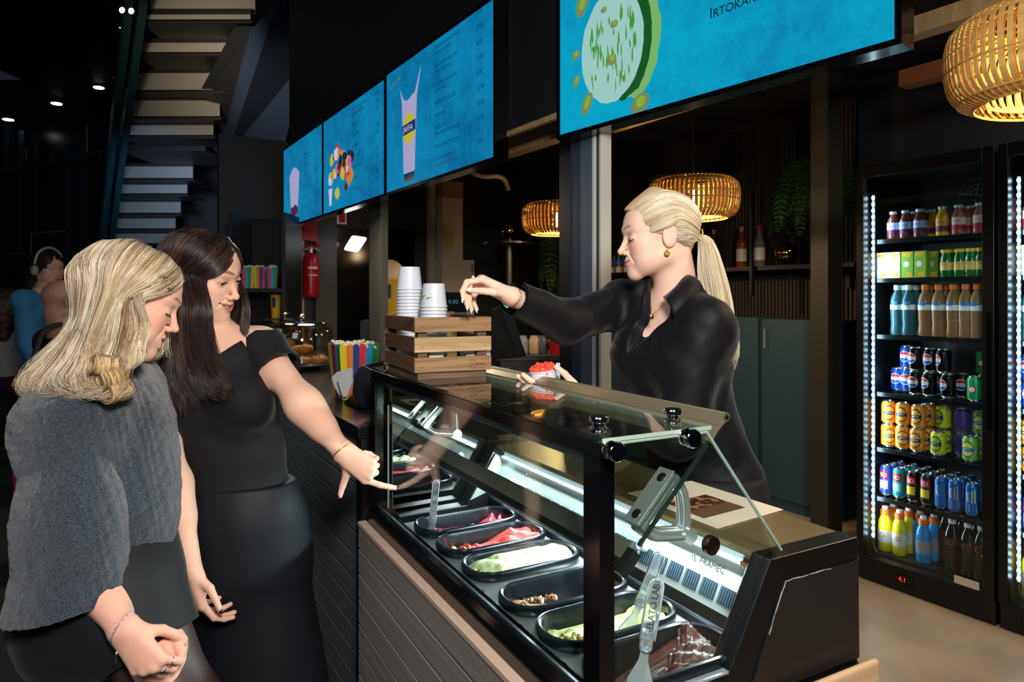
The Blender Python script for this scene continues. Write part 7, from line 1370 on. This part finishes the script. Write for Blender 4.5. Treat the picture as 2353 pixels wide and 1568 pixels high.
def rect(mb, w_, z0, z1, mi, r=.0278, ang=PI, off=.0006): n = 6; pts = [(-w_/2+w_*i/n, z) for i in range(n+1) for z in (z0, z1)]; wrap(mb, pts, [(2*i, 2*i+2, 2*i+3, 2*i+1) for i in range(n)], r, 0, mi, ang, 1, off)
YEL = cm('yel', '#ecd02c', .35)
for nm, bc, c2 in (('energy_can_blue', '#2a3fb0', '#e9ecf2'), ('energy_can_teal', '#1f9aa6', '#8fd0d8'), ('energy_can_black', '#15161a', '#e8c62c')):
    k_slim(nm, cm(nm, bc, .3, metal=.2), [R_, cm(nm+'_b', c2, .35), W_], lambda mb: (rect(mb, .045, .085, .122, 2), rect(mb, .042, .035, .075, 3), word(mb, 'ED', .026, .0278, .1035, 4), wrap(mb, [(-.022, .020), (.010, .030), (.022, .075), (-.005, .055)], [(0, 1, 2, 3)], .0278, 0, 3, off=.0011)))
for nm, c2, tx in (('jaffa_slim_green', '#1d9a4c', 'JAFFA'), ('jaffa_slim_orange', '#ee8a22', 'JAFFA'), ('jaffa_slim_lemon', '#d8dc2a', 'JAFFA')):
    k_slim(nm, cm('slim_blue', '#1f62b8', .3, metal=.2), [cm(nm, c2, .35), W_], lambda mb: (rect(mb, .172, .018, .055, 2), wrap(mb, [(.008, .06), (.024, .06), (.024, .125), (.008, .115)], [(0, 1, 2, 3)], .0278, 0, 2), word(mb, 'JAFFA', .019, .0278, .088, 3, PI-.25, up=True)))
SMO = [(.027, 0), (.0285, .004), (.0285, .020), (.0287, .0202), (.0287, .047), (.0288, .0472), (.0288, .082), (.0285, .0822), (.0275, .092), (.016, .118), (.0155, .126), (.019, .128), (.019, .139), (.017, .140)]
for nm, c1, c2, c3 in (('smoothie_brown', '#6a3a30', '#6d2a58', '#a9c0ea'), ('smoothie_yellow', '#e0b51a', '#7a1f4a', '#e8a23a'), ('smoothie_pink', '#b5604f', '#c22434', '#e9ccc4')): KIND[nm] = (turned(SMO, [0, 0, 1, 1, 1, 2, 2, 0, 0, 0, 3, 3, 3]), [cm(nm, c1, .15, coat=.6), cm(nm+'l', c2, .4), cm(nm+'m', c3, .4), cm('cap_pale', '#c9cdca', .3, metal=.5)])
for m_ in ('smoothie_brown', 'smoothie_yellow', 'smoothie_pink'): word(KIND[m_][0], 'Froosh', .0125, .0288, .066, 1)
GRN = [(.026, 0), (.028, .004), (.028, .030), (.0283, .0302), (.0283, .068), (.028, .0682), (.028, .085), (.022, .105), (.0215, .112), (.0255, .113), (.0255, .126), (.024, .128)]
KIND['green_bottle'] = (turned(GRN, [0, 0, 1, 1, 1, 0, 0, 0, 2, 2, 2]), [cm('deep_green', '#1a6a2a', .12, coat=.6), cm('lbl_yel', '#e6c96a', .4), cm('cap_yel', '#e2cc2e', .35), R_]); word(KIND['green_bottle'][0], 'Pfanner', .0105, .0283, .058, 3)
WAT = [(.028, 0), (.031, .006), (.030, .03), (.0275, .055), (.030, .08), (.031, .125), (.0312, .1252), (.0312, .150), (.031, .1502), (.031, .165), (.026, .19), (.0145, .215), (.014, .222), (.0165, .224), (.0165, .245), (.015, .247)]
for nm, c1, cc in (('water_bottle', '#4f8a96', '#c9d6d8'), ('peach_water_bottle', '#c99a6c', '#ea7a1e')):
    KIND[nm] = (turned(WAT, [0]*5+[0, 1, 1]+[0]*4+[2]*3), [mat('drink_'+nm, c1, .06, trans=.55, ior=1.33, spec=.7), cm('lbl_wat', '#e4eaee', .4), cm(nm+'cap', cc, .35), cm('wat_blue', '#2a86c8', .4)]); rect(KIND[nm][0], .030, .146, .166, 3, .031)
SPT = [(.030, 0), (.033, .006), (.033, .045), (.0335, .0452), (.0335, .105), (.033, .1052), (.033, .120), (.030, .150), (.021, .172), (.020, .178), (.022, .180), (.022, .205), (.014, .207), (.014, .222)]
for nm, c1, c2 in (('yellow_sports_drink', '#e0c81e', '#d9d4cc'), ('blue_sports_drink', '#1486c9', '#8a8f98')):
    KIND[nm] = (turned(SPT, [0, 0, 0, 1, 1, 0, 0, 0, 0, 2, 2, 2, 3]), [cm(nm, c1, .15, coat=.5), cm(nm+'l', c2, .4), cm('cap_or', '#ee6a20', .4), cm('cap_wh', '#e9e9ea', .4)]); word(KIND[nm][0], 'G', .034, .0335, .085, 2)
KIND['dark_cola_bottle'] = (turned(WAT, [0]*5+[1]*3+[0]*4+[2]*3), [cm('cola_dark', '#120c0b', .08, coat=.8), cm('lbl_dark', '#1b1414', .4), cm('cap_white', '#dfe6ea', .35), cm('cola_red', '#c8281e', .4)])
word(KIND['dark_cola_bottle'][0], 'D', .034, .0312, .14, 3)
for nm, c1, c2 in (('juice_carton_orange', '#f0ead8', '#f0a22c'), ('juice_carton_green', '#86b83c', '#f0b42c')):
    mb = MB(); mb.box((-.022, -.027, 0), (.022, .027, .128), 0); mb.add([Vector((-.0225, y, z)) for y, z in ((-.024, .122), (.018, .124), (.024, .108), (-.010, .098))], [(3, 2, 1, 0)], 1); mb.add([Vector((-.0225, y, z)) for y, z in ((-.024, .004), (.006, .004), (.004, .024), (-.018, .028))], [(0, 1, 2, 3)], 1); mb.add([Vector((-.0225, .004+.014*math.cos(a), .066+.015*math.sin(a))) for a in np.linspace(0, 2*PI, 13)[:-1]], [tuple(range(12))], 2); KIND[nm] = (mb, [cm(nm, c1, .45), cm(nm+'f', c2, .45), cm('carton_pale', '#e8e8e4', .45)])
PRO = {}
def drink(kind, u, s, row=0, lift=0.0, rot=0.0, lb=None, cat='drink', bb=None):
    """stand a drink on shelf s where the sight line of column u meets its row"""
    b = (bb or FB+.150+.075*row); a = hw(u, 700, b).y; Mx = FW @ Matrix.Translation((b, a, SHZ[s]+.0006+lift)) @ rotz(rot)
    if kind not in PRO: mb, ms = KIND[kind]; PRO[kind] = o = mb.build(kind, ms, None, smooth='auto')
    else: o = PRO[kind].copy(); COL.objects.link(o)
    o.matrix_world = Mx; o['_b'] = [0, 0, 0]; return tag(o, lb, cat, 'drinks in the fridge')
ORD = ['first', 'second', 'third', 'fourth', 'fifth', 'sixth', 'seventh', 'eighth']
def row_(kind, us, s, what, shelf, cat, row=0, lift=0, rots=None, start=0):
    for k, u in enumerate(us): drink(kind, u, s, row, lift, (rots or [0, 12, -14, 20, -8, 5, -20])[k % len(rots or range(7))], '%s %s from the lit side, %s' % (ORD[k+start], what, shelf), cat)
S_ = ['top shelf', 'second shelf', 'third shelf', 'fourth shelf', 'fifth shelf', 'sixth shelf', 'fridge floor']
row_('smoothie_brown', [2053, 2081, 2114], 0, 'brown smoothie bottle', S_[0], 'bottle'); row_('smoothie_yellow', [2166], 0, 'yellow smoothie bottle', S_[0], 'bottle'); row_('smoothie_pink', [2203, 2252], 0, 'pink smoothie bottle', S_[0], 'bottle')
row_('smoothie_brown', [2100, 2133], 0, 'shaded brown smoothie bottle of the rear row', S_[0], 'bottle', 1); row_('smoothie_yellow', [2146], 0, 'yellow smoothie bottle of the rear row', S_[0], 'bottle', 1); row_('smoothie_pink', [2224, 2243], 0, 'pink smoothie bottle of the rear row', S_[0], 'bottle', 1)
row_('juice_carton_orange', [2032, 2060], 1, 'orange and white juice carton', S_[1], 'carton', rots=[0]); row_('juice_carton_green', [2090, 2119], 1, 'green juice carton', S_[1], 'carton', rots=[0]); row_('juice_carton_green', [2134, 2147], 1, 'green juice carton of the rear row', S_[1], 'carton', 1, rots=[0]); row_('green_bottle', [2176, 2207, 2233, 2257], 1, 'green juice bottle with yellow cap', S_[1], 'bottle')
row_('water_bottle', [2062, 2088], 2, 'clear water bottle', S_[2], 'bottle'); row_('peach_water_bottle', [2126, 2157, 2191, 2219, 2246], 2, 'peach water bottle with orange cap', S_[2], 'bottle'); row_('water_bottle', [2080, 2106], 2, 'water bottle of the rear row', S_[2], 'bottle', 1); row_('peach_water_bottle', [2145, 2178, 2206], 2, 'peach water bottle of the rear row', S_[2], 'bottle', 1)
row_('blue_can', [2064, 2084], 3, 'blue cola can', S_[3], 'can', 1); row_('cola_can', [2103, 2135, 2178], 3, 'black cola can of the lower layer', S_[3], 'can', 0, 0, [0, -25, -30]); row_('cola_can', [2104, 2139, 2168], 3, 'black cola can of the upper layer', S_[3], 'can', 0, .1155, [-18, -12, -40]); row_('cola_can', [2155, 2212], 3, 'black cola can of the rear row', S_[3], 'can', 1); row_('blue_can', [2085], 3, 'blue can of the upper rear layer', S_[3], 'can', 1, .1155); row_('green_can', [2241], 3, 'bright green can of the lower layer', S_[3], 'can'); row_('green_can', [2262], 3, 'bright green can of the lower rear row', S_[3], 'can', 1); row_('green_can', [2262], 3, 'bright green can of the upper rear layer', S_[3], 'can', 1, .1155)
row_('orange_can', [2041, 2074, 2108], 4, 'orange can of the lower layer', S_[4], 'can', 0, 0, [42, 28, 5]); row_('orange_can', [2042, 2075, 2111], 4, 'orange can of the upper layer', S_[4], 'can', 0, .1155, [35, 12, 0]); row_('orange_can', [2133], 4, 'orange can of the lower rear row', S_[4], 'can', 1); row_('orange_can', [2133], 4, 'orange can of the upper rear layer', S_[4], 'can', 1, .1155); row_('yellow_can', [2156], 4, 'yellow can of the lower layer', S_[4], 'can', 0, 0, [0]); row_('yellow_can', [2168], 4, 'yellow can of the lower rear row', S_[4], 'can', 1, 0, [40]); row_('yellow_can', [2168], 4, 'yellow can of the upper rear layer', S_[4], 'can', 1, .1155, [-25])
row_('lime_can', [2230], 4, 'blue and lime can of the lower layer', S_[4], 'can', 0, 0, [0]); row_('lime_can', [2254], 4, 'blue and lime can of the lower rear row', S_[4], 'can', 1, 0, [20]); row_('lime_can', [2254], 4, 'blue and lime can of the upper rear layer', S_[4], 'can', 1, .1155, [10]); row_('purple_can', [2212], 4, 'purple can of the lower rear row', S_[4], 'can', 1); row_('purple_can', [2212], 4, 'purple can of the upper rear layer', S_[4], 'can', 1, .1155)
SL = [('energy_can_blue', 2036, 'blue and red slim can'), ('energy_can_teal', 2066, 'teal and red slim can'), ('energy_can_black', 2098, 'black and red slim can beside the teal one'), ('energy_can_black', 2130, 'black and red slim can beside the green one'), ('jaffa_slim_green', 2163, 'blue and green slim can'), ('jaffa_slim_orange', 2194, 'blue and orange slim can'), ('jaffa_slim_lemon', 2234, 'blue and lemon slim can')]
RW = ['front', 'second', 'third', 'fourth']
for kd, u, w_ in SL:
    a = hw(u, 700, FB+.150).y
    for r in range(3):
        o = drink(kd, u, 5, 0, 0, (0, 15, -10, 5)[r], '%s, %s row, sixth shelf' % (w_, RW[r]), 'can'); o.matrix_world = FW @ Matrix.Translation((FB+.150+r*.068, a, SHZ[5]+.0006)) @ rotz((0, 15, -10, 5)[r])
row_('yellow_sports_drink', [2034, 2067], 6, 'yellow sports drink', S_[6], 'bottle'); row_('yellow_sports_drink', [2052, 2088], 6, 'yellow sports drink of the rear row', S_[6], 'bottle', 1); row_('blue_sports_drink', [2122], 6, 'blue sports drink', S_[6], 'bottle'); row_('blue_sports_drink', [2114, 2146], 6, 'blue sports drink of the rear row', S_[6], 'bottle', 1); row_('dark_cola_bottle', [2188, 2225, 2256], 6, 'dark cola bottle', S_[6], 'bottle', 0, 0, [10, 0, -10]); row_('dark_cola_bottle', [2172, 2210, 2244], 6, 'dark cola bottle of the rear row', S_[6], 'bottle', 1)
for s_, kd, w_ in ((0, 'smoothie_pink', 'pink smoothie bottle'), (1, 'juice_carton_orange', 'orange juice carton'), (2, 'water_bottle', 'water bottle'), (3, 'blue_can', 'blue can'), (4, 'orange_can', 'orange can'), (5, 'energy_can_blue', 'blue slim can'), (6, 'yellow_sports_drink', 'yellow sports drink')):
    o = drink(kd, 2352, s_, 0, 0, 10, '%s at the picture edge in the second fridge' % w_, 'drink'); o.matrix_world = FW @ Matrix.Translation((FB+.135, 1.279, SHZ[s_]+.0006)) @ rotz(10)
    if s_ in (3, 4): o = drink(kd, 2352, s_, 0, 0, -10, '%s stacked on another in the second fridge' % w_, 'drink'); o.matrix_world = FW @ Matrix.Translation((FB+.135, 1.279, SHZ[s_]+.1161)) @ rotz(-10)
# ------------------------------------------------------------------ people in the dim hall behind
def bystander(o, f, cap, hair, shirt, trous, lb, w_=.20, bald=False, long_=False, extra=None):
    o = Vector(o); t = thing('person', lb, 'person', (o.x, o.y, 0)); R = lookmat(f); B = Sdf(); T = head(B, o, R, 1.03, 'closed', 'down'); fx_ = Vector((f[0], f[1], 0)).normalized(); l = Vector((0, 0, 1)).cross(fx_); TRm = ortho(fx_); nb_ = o+Vector((0, 0, -.17)); B.cone(T((0, -.03, -.06)), nb_, .055, .062, .03); sh_ = [nb_+l*s*.17+Vector((0, 0, -.05)) for s in (1, -1)]
    for q in sh_: B.cone(nb_, q, .055, .05, .05); e = q+Vector((0, 0, -.28))+l*.02; B.chain([q, e, e+fx_*.12+Vector((0, 0, -.20))], [.045, .037, .026], .03); B.ell(e+fx_*.14+Vector((0, 0, -.26)), (.04, .03, .07), TRm, .02)
    B.ell(nb_+Vector((0, 0, -.25)), (.15, .10, .2), TRm, .06); B.ell(nb_+Vector((0, 0, -.55)), (.16, .12, .18), TRm, .06); hz = nb_.z-.60
    for s in (1, -1): h_ = Vector((o.x, o.y, hz))+l*s*.09; B.chain([h_, h_+Vector((0, 0, -hz*.48)), Vector((h_.x, h_.y, .09))], [.09, .06, .04], .05); B.cone(Vector((h_.x, h_.y, .05)), Vector((h_.x, h_.y, .035))+fx_*.15, .04, .03, .03)
    V, Q = B.mesh(.0055); np_mesh('body', V, Q, M_skin, t, skin_colours(B, V, '#9a7260' if bald else '#c99a80', '#90504c', '#4a3426', .2))
    if not bald:
        H = Sdf(); H.ell(T(SKULL_C), SKULL_R+.012, np.array(R)); H.ell(T((0, -.05, -.03)), (.07, .06, .08), np.array(R), .04)
        if long_: H.chain([T((0, -.07, -.05)), nb_-fx_*.09+Vector((0, 0, -.02)), nb_-fx_*.12+Vector((0, 0, -.14))], [.085, .085, .06], .05)
        H.ell(T((0, .10, -.03)), (.062, .055, .09), np.array(R), .015, 1); wv = wrinkle(5, .006, 60); H.disp = wv; V, Q = H.mesh(.006); np_mesh('hair', V, Q, mat('bystander_'+cap, hair, .5, bump=(120, .5)), t)
    G = Sdf(); G.ell(nb_+Vector((0, 0, -.25)), (.17, .12, .21), TRm, .06); G.ell(nb_+Vector((0, 0, -.46)), (.165, .125, .2), TRm, .06)
    for q in sh_: G.cone(nb_+Vector((0, 0, -.03)), q, .06, .068, .05); e = q+Vector((0, 0, -.28))+l*.02; G.chain([q, e, e+fx_*.10+Vector((0, 0, -.17))], [.064, .054, .042], .04)
    G.disp = wrinkle(8, .005, 22); G.cut((0, 0, nb_.z-.62), (0, 0, -1)); V, Q = G.mesh(.007); np_mesh('jacket', V, Q, shirt, t)
    G = Sdf(); G.ell(Vector((o.x, o.y, hz+.03)), (.175, .13, .16), TRm, .06)
    for s in (1, -1): h_ = Vector((o.x, o.y, hz))+l*s*.09; G.chain([h_, h_+Vector((0, 0, -hz*.48)), Vector((h_.x, h_.y, .09))], [.10, .075, .065], .05)
    V, Q = G.mesh(.008); np_mesh('trousers', V, Q, trous, t); return t, T, R
M_bt = mat('bystander_blue', '#2f6f96', .85); M_bk = mat('bystander_black', '#0d0d10', .8); M_bw = mat('bystander_white', '#8f8f88', .85)
t, T, R = bystander(P(112, 616, 4.7), (.85, -.35, -.15), 'brown', '#2a1812', M_bt, M_bk, 'dark haired person in a blue top with headphones standing in the hall behind', long_=True)
for s in (1, -1):
    c = Vector(T((s*.088, -.005, -.02))); MB().ellip(c, (.022, .03, .036), 14, 10, R=R).build('headphone_cup', mat('headphone', '#8f8a80', .5), t, smooth=True)
MB().tube(crom([T((.092, -.005, .02)), T((.07, -.01, .10)), T((0, -.012, .135)), T((-.07, -.01, .10)), T((-.092, -.005, .02))], 16), .009, 8).build('headphone_band', mat('headphone', '#8f8a80', .5), t, smooth=True)
bystander(P(146, 692, 3.55), (.55, .8, -.1), 'none', '#000000', M_bk, M_bk, 'bald person in black seen behind the blonde guest', bald=True)
bystander(P(18, 690, 6.2), (-.3, .9, 0), 'ash', '#4a3626', M_bw, M_bk, 'person in a pale jacket at the picture edge, far in the hall', long_=True)
mb = MB(); a = P(30, 990, 2.6); b = P(30, 1195, 2.6); mb.prism([(a.x-.012, a.z), (a.x+.03, a.z), (b.x+.06, b.z), (b.x-.004, b.z)], 1, 2.6, 2.75); solo('magenta_bag', mb, mat('magenta', '#7a1040', .6), 'magenta bag showing behind the sleeve of the blonde guest', 'bag', (b.x, 2.67, b.z), None, bevel=.01)
mb = MB(); mb.tube(crom([P(30, 992, 2.67), P(50, 900, 2.75), P(75, 830, 2.95), P(100, 760, 3.3), P(140, 745, 3.45)], 14), .012, 6); solo('bag_strap', mb, M_bk, 'black bag strap running over the shoulder of the bald person', 'strap', P(30, 992, 2.67))
